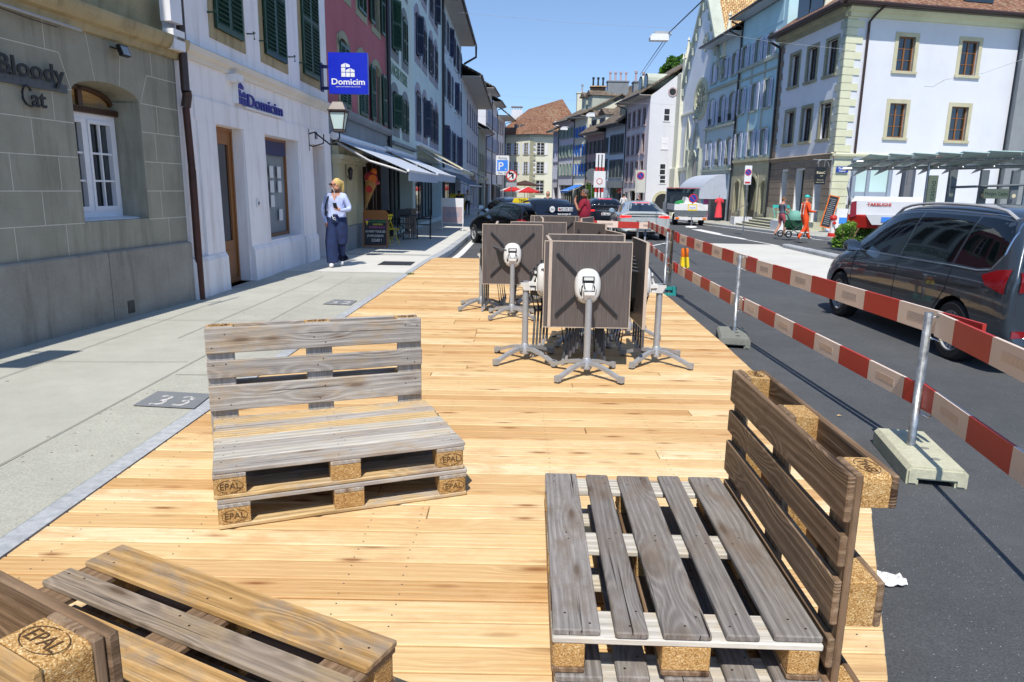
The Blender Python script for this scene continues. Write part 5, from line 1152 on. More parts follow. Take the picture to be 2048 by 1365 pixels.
# P: blue green house with arched hoods
kw = dict(sur='sage', sw=.14, fr='frame_white', r=.22, sh='lav', slats=.1)
ops = []
for k_, (z0, z1, ar) in enumerate(((9.7, 11.1, 0), (6.6, 8.5, .22), (3.5, 5.4, .22))):
    for u in (-2.6, -.55, 1.65): ops.append(O(17.6+u, 17.6+u+.82, z0, z1, arch=ar, **kw))
ops += [O(17.6-2.5, 17.6+2.8, -.6, 2.2, kind='shop', fr='dark', sur=None, sill=0, r=1.2, nx=3, nz=1)]
rP, LP = rowR('blue_green_house', 'blue green house with arched window hoods above the clothes shop', 14.25, 20.8, 12.3, 'pale_cyan', ops, 6)
for z, h, p in ((2.9, .25, .12), (3.15, .12, .22), (6.3, .14, .2), (9.1, .2, .18)): part(rP, 'string_course', 'sage', lambda mb: mb.b2(0, LP, -p, -.002, z, z+h))
part(rP, 'panel_band', 'blue_render', lambda mb: mb.b2(.1, LP-.1, -.02, -.001, 9.31, 9.6)); part(rP, 'corner_pilaster', 'sage', lambda mb: [mb.b2(a, a+.3, -.04, -.001, 3.28, 9.05) for a in (.0, LP-.3)])
for u in (-2.6, -.55, 1.65):
    x = 20.8-(17.6+u)-.41
    for z in (6.45, 3.4): part(rP, 'balcony_grille', 'black', lambda mb: ([mb.tube([(x-.35+i*.1, -.1, z+.2), (x-.35+i*.1, -.14, z+.6)], .012, 5) for i in range(8)], mb.tube([(x-.38, -.14, z+.6), (x+.38, -.14, z+.6)], .016, 5)))
eaves(rP, 0, LP, 12.35, .9, 6, .62, 'soffit_blue', 'tiles_grey', ends=.02)
downpipe(rP, LP-.05, -.5, 12.3, .9, 'pipe_dk', .05)
# rounded canopy over the clothes shop
cx = 20.8-17.6
t = empty('shop_canopy', (RP(20.8)[0], RP(20.8)[1], 0), rP.rotation_euler[2], 'white rounded canopy over the clothes shop', 'awning')
x0, x1 = cx-3.1, cx+2.5; A_ = [(-2.0+2.0*(1-cos(k*pi/2/10)), 1.3+1.6*sin(k*pi/2/10)) for k in range(11)]
mb = MB()
for (y0, z0), (y1, z1) in zip(A_, A_[1:]): mb.quad((x0, y0, z0), (x1, y0, z0), (x1, y1, z1), (x0, y1, z1))
for x in (x0, x1): mb.poly([(x, 0, 1.3)]+[(x, y, z) for y, z in A_])
mb.quad((x0, -2.0, 1.3), (x1, -2.0, 1.3), (x1, -2.0, 1.12), (x0, -2.0, 1.12)); mb.quad((x1, -2.0, 1.3), (x1, 0, 1.3), (x1, 0, 1.12), (x1, -2, 1.12)); mb.build('cloth', M['cloth_grey'], t)
# rail of dresses
q = gd(1435, 447, 0); t = empty('dress_rack', (RP(15.5, -1.6)[0], RP(15.5)[1], -.38), 0, 'rack of colourful dresses under the white canopy', 'clothes rack')
mb = MB(); mb.tube([(-.9, 0, 0), (-.9, 0, 1.55), (.5, 0, 1.55), (.5, 0, 0)], .02, 6); mb.tube([(-.9, -.3, .04), (-.9, .3, .04)], .02, 6); mb.tube([(.5, -.3, .04), (.5, .3, .04)], .02, 6); mb.build('rail', M['slate'], t)
for i, (x, c_, h) in enumerate([(-.8, 'purple', 1.15), (-.6, 'navy', 1.2), (-.4, 'cyan', 1.0), (-.22, 'white', .8), (-.05, 'cyan', .9), (.12, 'magenta', 1.1), (.3, 'magenta', 1.3)]):
    mb = MB(); w_ = .09; mb.prism([(x-w_, -.2, 1.5), (x+w_, -.2, 1.5), (x+w_*1.3, -.28, 1.5-h), (x-w_*1.2, -.26, 1.5-h)], (0, .35, 0)); o = mb.build('dress', M[c_], t)
t = empty('dress_stand', (RP(14.9, -1.0)[0]+.25, RP(15)[1]-.8, -.4), 0, 'coral red dress displayed on a stand in front of the clothes shop', 'dress')
mb = MB(); mb.lathe([(.06, 1.62), (.16, 1.6), (.2, 1.55), (.17, 1.35), (.15, 1.2), (.21, .9), (.24, .5), (.27, .25)], (0, 0, 0), 16); mb.prism([(-.2, -.05, 1.58), (-.33, -.05, 1.35), (-.26, -.05, 1.28), (-.15, -.05, 1.42)], (0, .1, 0)); mb.prism([(.2, -.05, 1.58), (.33, -.05, 1.35), (.26, -.05, 1.28), (.15, -.05, 1.42)], (0, .1, 0)); o = mb.build('dress', M['red'], t, .9); o.data.materials[0] = paint('coral', '#e0434f', .8); mb = MB(); mb.tube([(0, 0, 0), (0, 0, 1.8)], .015, 6); mb.lathe([(0, .02), (.2, .02), (.2, 0)], (0, 0, 0), 12); mb.build('stand', M['slate'], t)
# church
rC_, LC_ = rowR('church_front', 'tall white church front with a steep gable, rose window and pointed portal', 20.85, 28.84, 8, 'church_white', [], 12, off=.02)
bpy.data.objects.remove([c for c in rC_.children if c.name.startswith('wall')][0]); rC_.name = 'church'; rC_['category'] = 'church'
W = 28.84; X = lambda u: W-(26+u)     # u as measured from RP(26)
apx, apz = X(-3.2), 17.2
def chw(mb):
    P = [(X(-7.6), -2), (X(2.0), -2), (X(2.0), 10.2), (X(1.2), 11.0), (apx, apz), (X(-7.6), 11.0)]
    P = sorted(P[:0]) or P
    mb.prism([(x, 0, z) for x, z in P], (0, .6, 0))
    mb.prism([(X(-7.4), .6, -2), (X(1.8), .6, -2), (X(1.8), .6, 10), (X(-7.4), .6, 10)], (0, 14, 0))
part(rC_, 'wall', 'church_white', chw)
part(rC_, 'buttress', 'cream', lambda mb: (mb.b2(X(2.84), X(1.6), -.3, .9, -2, 11.6), mb.b2(X(3.0), X(1.2), -.5, .9, -2, 3.6)))
def rf(mb):
    for s in (-1, 1):
        e = (apx+s*5.1, 10.1); mb.prism([(apx, .3, apz+.25), (e[0], .3, e[1]), (e[0], .3, e[1]-.25), (apx, .3, apz)], (0, 15, 0))
part(rC_, 'roof', 'tiles_tan', rf)
def cop(mb):
    for s in (-1, 1):
        e = (apx+s*5.0, 10.3); mb.prism([(apx, -.25, apz+.4), (e[0], -.25, e[1]+.2), (e[0], -.25, e[1]-.25), (apx, -.25, apz-.1)], (0, .9, 0))
        for k in range(7):
            f = (k+.6)/7; x, z = apx+(e[0]-apx)*f, apz+(e[1]-apz)*f; mb.b2(x-.16, x+.16, -.2, -.001, z-1.0, z-.45)
part(rC_, 'coping', 'sage', cop)
def ring(mb, c, r0, r1, y, d, n=32, sx=1): 
    for k in range(n):
        a, b = 2*pi*k/n, 2*pi*(k+1)/n; mb.prism([(c[0]+sx*r0*cos(a), y, c[1]+r0*sin(a)), (c[0]+sx*r1*cos(a), y, c[1]+r1*sin(a)), (c[0]+sx*r1*cos(b), y, c[1]+r1*sin(b)), (c[0]+sx*r0*cos(b), y, c[1]+r0*sin(b))], (0, d, 0))
def rose(mb):
    c = (X(-3.5), 8.9); ring(mb, c, 1.35, 1.62, -.14, .14); ring(mb, c, 1.15, 1.35, -.09, .09); ring(mb, c, .25, .34, -.06, .06, 16)
    for k in range(12):
        a = 2*pi*k/12; mb.tube([(c[0]+.3*cos(a), -.05, c[1]+.3*sin(a)), (c[0]+1.15*cos(a), -.05, c[1]+1.15*sin(a))], .035, 5); ring(mb, (c[0]+.95*cos(a+.26), c[1]+.95*sin(a+.26)), .14, .2, -.05, .05, 10)
rw_ = part(rC_, 'rose_window', 'cream_green', rose); mb = MB(); c = (X(-3.5), 8.9); mb.poly([(c[0]+1.16*cos(2*pi*k/32), -.02, c[1]+1.16*sin(2*pi*k/32)) for k in range(32)]); mb.build('pane', M['pane'], rw_)
qf = part(rC_, 'quatrefoil', 'sage', lambda mb: [ring(mb, (X(-3.78)+dx, 13.1+dz), .26, .4, -.1, .1, 16) for dx, dz in ((0, .33), (0, -.33), (.3, 0), (-.3, 0))]); mb = MB(); mb.b2(X(-3.78)-.3, X(-3.78)+.3, -.03, -.004, 12.8, 13.4); mb.build('pane', M['pane'], qf)
def ogive(c, w_, z0, zs, zt, n=8): 
    L = [(c-w_, z0)]+[(c-w_*cos(k/n*pi/2)**.8, zs+(zt-zs)*(k/n)) for k in range(n+1)]; R_ = [(2*c-x, z) for x, z in reversed(L)]; return L+R_
def lanc(mb):
    c = X(-.45); P = ogive(c, .62, 3.7, 6.3, 7.8); Q = ogive(c, .42, 3.7, 6.2, 7.5)
    for i in range(len(P)-1): mb.prism([(P[i][0], -.1, P[i][1]), (P[i+1][0], -.1, P[i+1][1]), (Q[i+1][0], -.1, Q[i+1][1]), (Q[i][0], -.1, Q[i][1])], (0, .1, 0))
lw = part(rC_, 'lancet_window', 'cream', lanc); mb = MB(); mb.poly([(x, -.02, z) for x, z in ogive(X(-.45), .42, 3.7, 6.2, 7.5)]); mb.build('pane', M['sage'], lw)
def port(mb):
    c = X(-2.95)
    for k in range(4):
        w0, w1 = 1.35-k*.2, 1.2-k*.2; P = ogive(c, w0, -1, 2.9, 4.95-k*.16); Q = ogive(c, w1, -1, 2.9, 4.78-k*.16); y = -.2+k*.045
        for i in range(len(P)-1): mb.prism([(P[i][0], y, P[i][1]), (P[i+1][0], y, P[i+1][1]), (Q[i+1][0], y, Q[i+1][1]), (Q[i][0], y, Q[i][1])], (0, .2-k*.045, 0))
    mb.prism([(c-1.5, -.18, 4.2), (c-1.25, -.18, 4.2), (c, -.18, 6.7), (c, -.18, 7.1)], (0, .17, 0)); mb.prism([(c+1.5, -.18, 4.2), (c+1.25, -.18, 4.2), (c, -.18, 6.7), (c, -.18, 7.1)], (0, .17, 0)); mb.tube([(c, -.3, 7.1), (c, -.3, 7.9)], .1, 6, rs=[.1, .03]); mb.ell((c, -.3, 7.5), (.22, .22, .12), 8)
    for s in (-1, 1): mb.b2(c+s*1.5-.12, c+s*1.5+.12, -.25, -.01, -1, 5.0); mb.lathe([(.16, 5), (.0, 6.0)], (c+s*1.5, -.3, 0), 6)
pw = part(rC_, 'portal', 'sage', port); mb = MB(); mb.poly([(x, -.03, z) for x, z in ogive(X(-2.95), .62, -1, 2.9, 4.3)]); mb.build('door_leaf', M['pane'], pw)
def pinn(mb, x, y, z, s=1.):
    mb.b2(x-.32*s, x+.32*s, y-.32*s, y+.32*s, z, z+1.2*s); mb.b2(x-.4*s, x+.4*s, y-.4*s, y+.4*s, z-.15, z+.001)
    for a, b in ((-1, -1), (1, -1), (1, 1), (-1, 1)): mb.lathe([(.1*s, z+1.2*s), (0, z+1.8*s)], (x+a*.3*s, y+b*.3*s, 0), 5)
    mb.lathe([(.3*s, z+1.1*s), (.06*s, z+2.6*s), (.13*s, z+2.7*s), (0, z+3.0*s)], (x, y, 0), 6)
for (u, z) in ((1.75, 11.6), (-8.2, 11.4)): part(rC_, 'pinnacle', 'cream', lambda mb: pinn(mb, X(u), .2, z))
part(rC_, 'string_course', 'cream', lambda mb: (mb.b2(X(2.84), X(-2.0), -.12, -.002, 8.0, 8.14), mb.b2(X(1.5), X(-1.4), -.2, -.002, 3.35, 3.65)))
mb = MB()
t = empty('church_notice_board', (RP(26.5)[0]-.25, RP(26.5)[1], 1.4), rC_.rotation_euler[2], 'dark framed notice board on the church wall behind the truck', 'notice board'); mb = MB(); mb.b2(-.4, .4, -.08, 0, -.7, .55); mb.build('case', M['dark'], t); mb = MB(); mb.b2(-.32, .32, -.085, -.081, -.6, .45); mb.build('notice', M['white'], t)
# tree behind the roofs
def crown(mb, n, c, r, sz, seed=1, mi=0, squash=1):
    rr = random.Random(seed); cl = [(V((rr.gauss(0, .45), rr.gauss(0, .45), rr.gauss(0, .4))), rr.uniform(.25, .5)) for _ in range(16)]
    for i in range(n):
        q, cr = rr.choice(cl); p = V((rr.gauss(0, 1), rr.gauss(0, 1), rr.gauss(0, 1))).normalized()*cr*rr.uniform(.6, 1.05)+q
        p = V((p.x*r[0], p.y*r[1], p.z*r[2]))+V(c); a = V((rr.gauss(0, 1), rr.gauss(0, 1), rr.gauss(0, 1))).normalized(); b = a.cross(V((rr.gauss(0, 1), rr.gauss(0, 1), rr.gauss(0, 1)))).normalized(); s = sz*rr.uniform(.6, 1.3)
        mb.add([p-a*s, p+b*s*.45, p+a*s, p-b*s*.45], [(0, 1, 2, 3)], mi)
def leafmat(name, a, b):
    n = NT(name); g = n.n('ShaderNodeNewGeometry'); v = n.noise(n.pos(), 2.5, 3); f = n.math('ADD', n.math('MULTIPLY', g.outputs['Random Per Island'], .5), n.math('MULTIPLY', v, .5))
    n.P(Base__Color=n.ramp(f, [(.25, hx(a)), (.75, hx(b))]), Roughness=.6); tr = n.n('ShaderNodeBsdfTranslucent', Color=hx(b, 1.3)); ms = n.n('ShaderNodeMixShader', Fac=.3); n.t.links.new(n.b.outputs[0], ms.inputs[1]); n.t.links.new(tr.outputs[0], ms.inputs[2]); n.t.links.new(ms.outputs[0], n.out.inputs[0]); return n.m
M['leaf_tree'] = leafmat('tree_leaves', '#2c4a16', '#5f8a33'); M['leaf_bush'] = leafmat('bush_leaves', '#3c6420', '#86ad48')
q = atY(1352, 150, 88); t = empty('tree', (q.x, q.y, -1), 0, 'green tree crown showing behind the roof left of the church', 'tree'); mb = MB(); crown(mb, 5000, (0, 0, q.z+.4), (2.6, 2.6, 2.6), .3, 4); mb.build('crown', M['leaf_tree'], t); mb = MB(); mb.tube([(0, 0, 0), (.1, 0, 6), (.3, .1, q.z)], .4, 8, rs=[.5, .35, .12]); mb.tube([(.1, 0, 8), (-1.2, .3, q.z+.3)], .15, 6, rs=[.2, .06]); mb.build('trunk', M['brown_wood'], t)
# ---------------------------------------------------------------- houses farther down on the right
CHN = [(11.85, 66.), (10.96, 73.48), (9.6, 78.92), (8.2, 84.54), (7.09, 88.83), (5.59, 94.43), (4.94, 96.87)]
def far(name, label, i, ztop, wall, ops, **k):
    b, a = CHN[i], CHN[i+1]; L = hypot(a[0]-b[0], a[1]-b[1])
    for o in ops: o['u0'], o['u1'] = L-o['u1'], L-o['u0']
    return facade(name, label, 'house', a, b, ztop, wall, ops, k.pop('depth', 7), **k)
kw = dict(sur='rose_stone', sw=.14, fr='wood_dark', r=.2, sill=.05, nx=2, nz=2)
ops = [O(1.2+i*1.65, 2.05+i*1.65, z0, z1, **kw) for i in range(4) for z0, z1 in ((7.5, 8.95), (5.0, 6.7), (2.5, 4.3))]
ops += [O(.8, 2.2, -.8, 1.5, kind='shop', fr='dark', sur=None, sill=0, r=.4, nx=2, nz=1), O(3.2, 5.2, -.8, 1.6, kind='shop', fr='wood_dark', sur='cream', sill=0, r=.4, nx=2, nz=1), O(6, 7, -.8, 1.5, kind='shop', fr='dark', sur=None, sill=0, r=.4, nx=1, nz=1)]
rN, LN = far('pale_pink_house', 'pale pink house with a tall blind white gable wall, left of the church', 0, 9.9, 'pinkish', ops, depth=7)
# gable wall facing the camera
rt = [c for c in rN.children if c.name.startswith('wall')][0]; bpy.data.objects.remove(rt)
def wallN(mb):
    U = sorted(set([0, LN]+[v for o in ops for v in (o['u0'], o['u1'])])); Z = sorted(set([-2, 9.9]+[v for o in ops for v in (o['z0'], o['z1'])]))
    for u0, u1 in zip(U, U[1:]):
        for z0, z1 in zip(Z, Z[1:]):
            if any(o['u0'] < (u0+u1)/2 < o['u1'] and o['z0'] < (z0+z1)/2 < o['z1'] for o in ops): continue
            mb.quad((u0, 0, z0), (u1, 0, z0), (u1, 0, z1), (u0, 0, z1))
    for o in ops:
        u0, u1, z0, z1, r = o['u0'], o['u1'], o['z0'], o['z1'], .2
        for P in (((u0, 0, z0), (u0, r, z0), (u0, r, z1), (u0, 0, z1)), ((u1, 0, z0), (u1, r, z0), (u1, r, z1), (u1, 0, z1)), ((u0, 0, z1), (u1, 0, z1), (u1, r, z1), (u0, r, z1))): mb.quad(*P)
    x = LN; mb.add([(x, 0, -2), (x, 9, -2), (x, 9, 9.9), (x, 4.5, 13.3), (x, 0, 9.8)], [(0, 1, 2, 3, 4)], 1); mb.quad((0, 0, -2), (0, 0, 9.9), (0, 9, 9.9), (0, 9, -2)); mb.quad((0, 9, -2), (0, 9, 9.9), (LN, 9, 9.9), (LN, 9, -2)); mb.add([(0, 0, 9.9), (0, 9, 9.9), (0, 4.5, 13.3)], [(0, 1, 2)])
part(rN, 'wall', ['pinkish', 'bright_wall'], wallN)
eaves(rN, 0, LN, 9.9, 1.1, 9, .62, 'soffit', 'tiles_grey', ends=.15)
for i, (y, z, h) in enumerate(((1.55, 7.75, 1.0), (1.5, 5.35, .95), (1.45, 3.1, .9), (1.5, 2.35, .6))):
    wN = part(rN, 'window', 'frame_white', lambda mb: (mb.b2(LN-.01, LN+.05, y-.33, y+.33, z-.08, z), mb.b2(LN-.01, LN+.04, y-.3, y+.3, z+h/2-.03, z+h/2+.03), mb.b2(LN-.01, LN+.045, y-.3, y-.24, z-.01, z+h+.03), mb.b2(LN-.01, LN+.045, y+.24, y+.3, z-.01, z+h+.03))); mb = MB(); mb.b2(LN-.02, LN+.02, y-.25, y+.25, z, z+h); mb.build('pane', M['pane'] if i != 1 else M['frame_white'], wN)
oc = part(rN, 'round_window', 'rose_stone', lambda mb: mb.lathe([(.3, 0), (.3, .06), (.4, .06), (.4, 0)], (LN, 1.95, 10.2), 20, 0, 0)); mb = MB(); mb.lathe([(0, .02), (.3, .02)], (LN, 1.95, 10.2), 20, 0, 0); mb.build('pane', M['pane'], oc)
ar = part(rN, 'archway', 'sandy', lambda mb: [mb.prism([(LN, .6+1.0-.95*cos(a), .7+.95*sin(a)), (LN, 1.6-.7*cos(a), .7+.7*sin(a)), (LN, 1.6-.7*cos(b), .7+.7*sin(b)), (LN, 1.6-.95*cos(b), .7+.95*sin(b))], (.08, 0, 0)) for a, b in [(pi*k/12, pi*(k+1)/12) for k in range(12)]]); mb = MB(); mb.b2(LN, LN+.03, .9, 2.3, -2, .72); mb.poly([(LN+.03, 1.6-.7*cos(pi*k/12), .7+.7*sin(pi*k/12)) for k in range(13)]); mb.build('opening', M['dark'], ar)
part(rN, 'dormer', ['sage', 'pane'], lambda mb: [(mb.lathe([(.7, -.1), (.7, 2.5)], (LN-1.4-i*1.7, 0, 11.2), 16, 0, 1, 0, 2*pi), mb.lathe([(0, -.12), (.55, -.12)], (LN-1.4-i*1.7, 0, 11.2), 16, 1, 1)) for i in range(2)])
downpipe(rN, .05, -.8, 9.8, 1.1)
# M
kw = dict(sur='grey_render', sw=.1, fr='frame_white', r=.18, sh='grey_sh', slats=.12, shm='closed')
ops = [O(.55+i*.95, 1.25+i*.95, z0, z1, **kw) for i in range(4) for z0, z1 in ((5.4, 7.15), (2.95, 4.65))]+[O(4.75, 5.4, z0, z1, **kw) for z0, z1 in ((5.6, 7.0), (3.2, 4.8))]
ops += [O(.5, 4.2, -.8, 1.9, kind='shop', fr='steel_grey', sur='grey_render', sill=0, r=.3, nx=6, nz=1)]
rM, LM = far('grey_shuttered_house', 'white house with charcoal shutters between the pale pink house and the rose one', 1, 8.1, 'light_blue', ops)
part(rM, 'shopfront', 'grey_render', lambda mb: mb.b2(.9, LM-.2, -.06, -.002, 1.9, 2.6)); eaves(rM, 0, LM, 8.1, 1.0, 7, .7, 'slate', 'tiles_grey', ends=.05); part(rM, 'dormer', ['grey_sh', 'pane'], lambda mb: [mb.b2(LM-2.4+i*.85, LM-1.75+i*.85, .2, 2, 8.6, 9.9) for i in range(3)]); downpipe(rM, .05, -.8, 8.1, 1.)
# L
kw = dict(sur='rose_stone', sw=.12, fr='frame_white', r=.18, sh='grey_sh', slats=.12)
ops = [O(.8+i*1.3, 1.5+i*1.3, z0, z1, **kw) for i in range(4) for z0, z1 in ((5.6, 6.95), (3.3, 4.7))]+[O(.3, 5.4, -.8, 2.2, kind='shop', fr='dark', sur=None, sill=0, r=.4, nx=5, nz=1)]
rL, LL = far('low_rose_house', 'low rose tinted house with big dormers in the row on the right', 2, 7.7, 'rose_stone', ops)
eaves(rL, 0, LL, 7.7, 1.0, 7, .72, 'soffit', 'tiles_grey', ends=.05); part(rL, 'dormer', ['cream', 'pane', 'tiles_grey'], lambda mb: [(mb.b2(a, a+1.9, .2, 3.2, 8.2, 9.6), mb.b2(a+.3, a+1.6, .15, .19, 8.5, 9.3, 1), mb.prism([(a-.2, 0, 9.6), (a+2.1, 0, 9.6), (a+.95, 0, 10.3)], (0, 3.6, 0), 2)) for a in (.6, 3.2)]); downpipe(rL, .05, -.8, 7.7, 1.)
# K
kw = dict(sur='cream', sw=.1, fr='frame_white', r=.18, sh='brt_blue', slats=.12, arch=.15)
ops = [O(.45+i*1.05, .95+i*1.05, z0, z1, **kw) for i in range(4) for z0, z1 in ((7.65, 8.9), (5.55, 6.9), (3.4, 4.7))]+[O(.3, 4.1, -.8, 2.2, kind='shop', fr='sage', sur=None, sill=0, r=.4, nx=5, nz=1)]
rK, LK_ = far('bright_blue_shuttered_house', 'cream house with bright blue shutters in the row on the right', 3, 9.9, 'cream', ops)
eaves(rK, 0, LK_, 9.9, .9, 8, .5, 'soffit', 'tiles_grey', ends=.05); downpipe(rK, .05, -.8, 9.9, .9)
part(rK, 'dormer', ['sage', 'pane', 'tiles_grey'], lambda mb: [(mb.b2(a, a+1.4, .6, 3.2, 10.4, 12.2), mb.prism([(a-.2, .3, 12.2), (a+1.6, .3, 12.2), (a+.7, .3, 12.8)], (0, 3.6, 0), 2)) for a in (.5, 2.6)])
# J
kw = dict(sur='sage', sw=.1, fr='frame_white', r=.18, sh='sage_sh', slats=.12, arch=.15)
ops = [O(.7+i*1.3, 1.3+i*1.3, z0, z1, **kw) for i in range(4) for z0, z1 in ((7.9, 9.1), (5.6, 7.0), (3.4, 4.75))]+[O(.3, 5.4, -.8, 2.2, kind='shop', fr='sage', sur=None, sill=0, r=.4, nx=7, nz=1)]
rJ, LJ = far('sage_shuttered_house', 'pale house with sage green shutters, second from the far end of the right row', 4, 9.7, 'lilac', ops)
eaves(rJ, 0, LJ, 9.7, .9, 8, .5, 'soffit', 'tiles_grey', ends=.05); downpipe(rJ, .05, -.8, 9.7, .9)
kw = dict(sur='lilac', sw=.08, fr='frame_white', r=.18, sh='lav', slats=.12)
ops = [O(.5+i*.95, .9+i*.95, z0, z1, **kw) for i in range(2) for z0, z1 in ((7.4, 8.8), (5.2, 6.5), (3.0, 4.4))]+[O(.4, 2.0, -.8, 1.9, kind='shop', fr='dark', sur=None, sill=0, r=.4, nx=2, nz=1)]
rJ0, LJ0 = far('narrow_house', 'narrow two window house closing the right row', 5, 8.9, 'lilac', ops); eaves(rJ0, 0, LJ0, 8.9, .9, 7, .5, 'soffit', 'tiles_grey', ends=.05)
# tall roofs and chimney stacks rising behind the right row
def stack(label, px, py0, py1, Y, w_, mt, pots=0, potm='tiles', d_=1.2):
    a = atY(px, py0, Y); b = atY(px, py1, Y); t = empty('chimney_stack', (a.x, Y, 0), 0, label, 'chimney'); mb = MB(); mb.b2(-w_/2, w_/2, 0, d_, 4, a.z); mb.b2(-w_/2-.08, w_/2+.08, -.08, d_+.08, a.z, a.z+.12); mb.build('stack', M[mt], t)
    for i in range(pots):
        x = -w_/2+w_*(i+.5)/pots; mb = MB(); mb.lathe([(.13, a.z+.12), (.1, a.z+.9), (.16, a.z+.95), (.16, a.z+1.15), (0, a.z+1.2)], (x, .5, 0), 8); mb.build('chimney_pot', M[potm], t)
stack('white square chimney with a thin metal flue above the hotel roof', 1165, 187, 230, 95, 1.3, 'cream', 1, 'silver')
stack('ochre brick chimney with three dark pots', 1197, 174, 200, 92, 1.8, 'tiles_tan', 3, 'dark'); stack('wide grey chimney stack with four red pots', 1237, 164, 200, 86, 2.4, 'grey_render', 4, 'rose_stone')
stack('slim red chimney pot above the round dormers', 1288, 168, 200, 74, .5, 'grey_render', 1, 'rose_stone'); stack('second slim chimney behind the round dormers', 1273, 165, 200, 76, .5, 'grey_render', 1, 'rose_stone')
def block(name, label, P, zb, zt, rz, wall, roof):
    t = empty(name, (0, 0, 0), 0, label, 'house'); mb = MB(); mb.prism([(x, y, zb) for x, y in P], (0, 0, zt-zb)); mb.build('wall', M[wall], t)
    (x0, y0), (x1, y1), (x2, y2), (x3, y3) = P; r0 = V(((x0+x3)/2, (y0+y3)/2, rz)); r1 = V(((x1+x2)/2, (y1+y2)/2, rz))
    mb = MB(); A, B, C, D_ = [V((x, y, zt)) for x, y in P]; ce = (A+B+C+D_)/4
    A, B, C, D_ = [ce+(p-ce)*1.06 for p in (A, B, C, D_)]; mb.add([A, B, C, D_, r0, r1], [(0, 1, 5, 4), (2, 3, 4, 5), (1, 2, 5), (3, 0, 4), (3, 2, 1, 0)]); mb.build('roof', M[roof], t); return t
block('roof_house', 'brown roofed house rising behind the low rose house', [(10.2, 88), (12.4, 79), (18, 80), (16, 89)], -1, 10, 13.6, 'cream', 'tiles_grey')
block('roof_house', 'green grey roofed house behind the bright blue shutters', [(8.6, 97), (10.6, 88.6), (16, 90), (14, 98)], -1, 10.8, 13.4, 'sage', 'tiles_grey')
# hotel at the end of the street
HY = 110; k_ = HY/120
def hp(x, z): return (x*k_, z*k_+(1-k_)*1.565)
xc = 2.4*k_; zt = hp(0, 9.95)[1]
t = empty('corner_hotel', (xc, HY, 0), 0, 'cream corner building with quoins and a big brown hipped roof closing the street', 'house')
zz = lambda z: z*k_+(1-k_)*1.565
def wins(front, L):
    return front
mb = MB(); kx = 5.2*k_
lw_ = [V((0, 0, 0)), V((-5.3*k_, 3.2, 0)), V((-5.3*k_, 14, 0)), V((kx+3, 14, 0)), V((kx+3, 1.6, 0))]
mb.prism([V((p.x, p.y, -2)) for p in lw_], (0, 0, zt+2)); me = mb.build('wall', M['cream'], t)
def win_on(P0, P1, u, z0, z1, w_, sh=None, mt='olive_stone'):
    d_ = (P1-P0).normalized(); n_ = V((d_.y, -d_.x, 0)); a = atan2(d_.y, d_.x); R = RZ(a); c = P0+d_*u
    mb = MB()
    for x0, x1, za, zb in ((-w_/2-.12, -w_/2, z0, z1), (w_/2, w_/2+.12, z0, z1), (-w_/2-.12, w_/2+.12, z1, z1+.12), (-w_/2-.2, w_/2+.2, z0-.12, z0)): mb.box(R @ V(((x0+x1)/2, -.03, 0))+V((c.x, c.y, (za+zb)/2)), (x1-x0, .1, zb-za), 0, R)
    for i in (1,): mb.box(R @ V((0, -.04, 0))+V((c.x, c.y, (z0+z1)/2)), (.07, .05, z1-z0), 1, R)
    for i in range(1, 4): mb.box(R @ V((0, -.04, 0))+V((c.x, c.y, z0+(z1-z0)*i/4)), (w_, .04, .05), 1, R)
    wo = mb.build('window', [M[mt], M['frame_white']], t); mb = MB(); mb.box(R @ V((0, -.01, 0))+V((c.x, c.y, (z0+z1)/2)), (w_, .04, z1-z0), 0, R); mb.build('pane', M['pane'], wo)
    if sh:
        for s in (-1, 1): mb = MB(); mb.box(R @ V((s*(w_*.5+.12+w_*.25), -.06, 0))+V((c.x, c.y, (z0+z1)/2)), (w_*.5, .05, z1-z0), 0, R); mb.build('shutter', M[sh], wo)
A_, B_, E_ = lw_[0], lw_[1], lw_[4]
fr = (E_-A_).length
for z0, z1 in ((7.15, 9.0), (4.2, 5.95)): win_on(A_, E_, 1.75*k_, zz(z0), zz(z1), 1.0, 'white'); win_on(A_, E_, 5.2*k_, zz(z0), zz(z1), 1.0, 'white')
win_on(A_, E_, 1.75*k_, zz(1.0), zz(3.0), 1.1)
for z0, z1 in ((7.15, 8.9), (4.1, 5.9)):
    for u in (1.0, 2.2, 3.4, 5.0): win_on(B_, A_, (B_-A_).length*(u-.3)/5.3, zz(z0), zz(z1), .5, 'lav')
mb = MB(); 
for k in range(26):
    z = -.8+k*.37; w_ = .55 if k % 2 else .85
    mb.box((w_/2-.02, -.02+w_*.04, z+.17), (w_, .12, .34)); 
mb.build('quoin', M['olive_stone'], t)
mb = MB(); mb.prism([V((p.x*1.04, p.y-.25 if p.y < 5 else p.y, zt)) for p in lw_], (0, 0, .35)); mb.build('cornice', M['sage'], t)
rb = [V((.1, -.7, zt+.35)), V((-5.8*k_, 2.6, zt+.35)), V((-5.8*k_, 15, zt+.35)), V((kx+3.5, 15, zt+.35)), V((kx+3.5, .9, zt+.35))]
r0, r1 = V((-.2, 6.5, zt+4.6)), V((5.0, 6.5, zt+6.2))
mb = MB(); mb.add(rb+[r0, r1], [(0, 4, 6), (0, 6, 5), (1, 0, 5), (2, 1, 5), (3, 2, 5, 6), (4, 3, 6)]); mb.build('roof', M['tiles'], t)
mb = MB()
for x in (-2.4, -1.5): mb.b2(x, x+.7, 2.2, 5, zt+.9, zt+1.9)
mb.build('dormer', M['slate'], t); mb = MB(); mb.b2(3.6, 7.5, 1.4, 6, zt+.3, zt+2.4); mb.build('roof_house', M['bright_wall'], t).name = 'attic_storey'
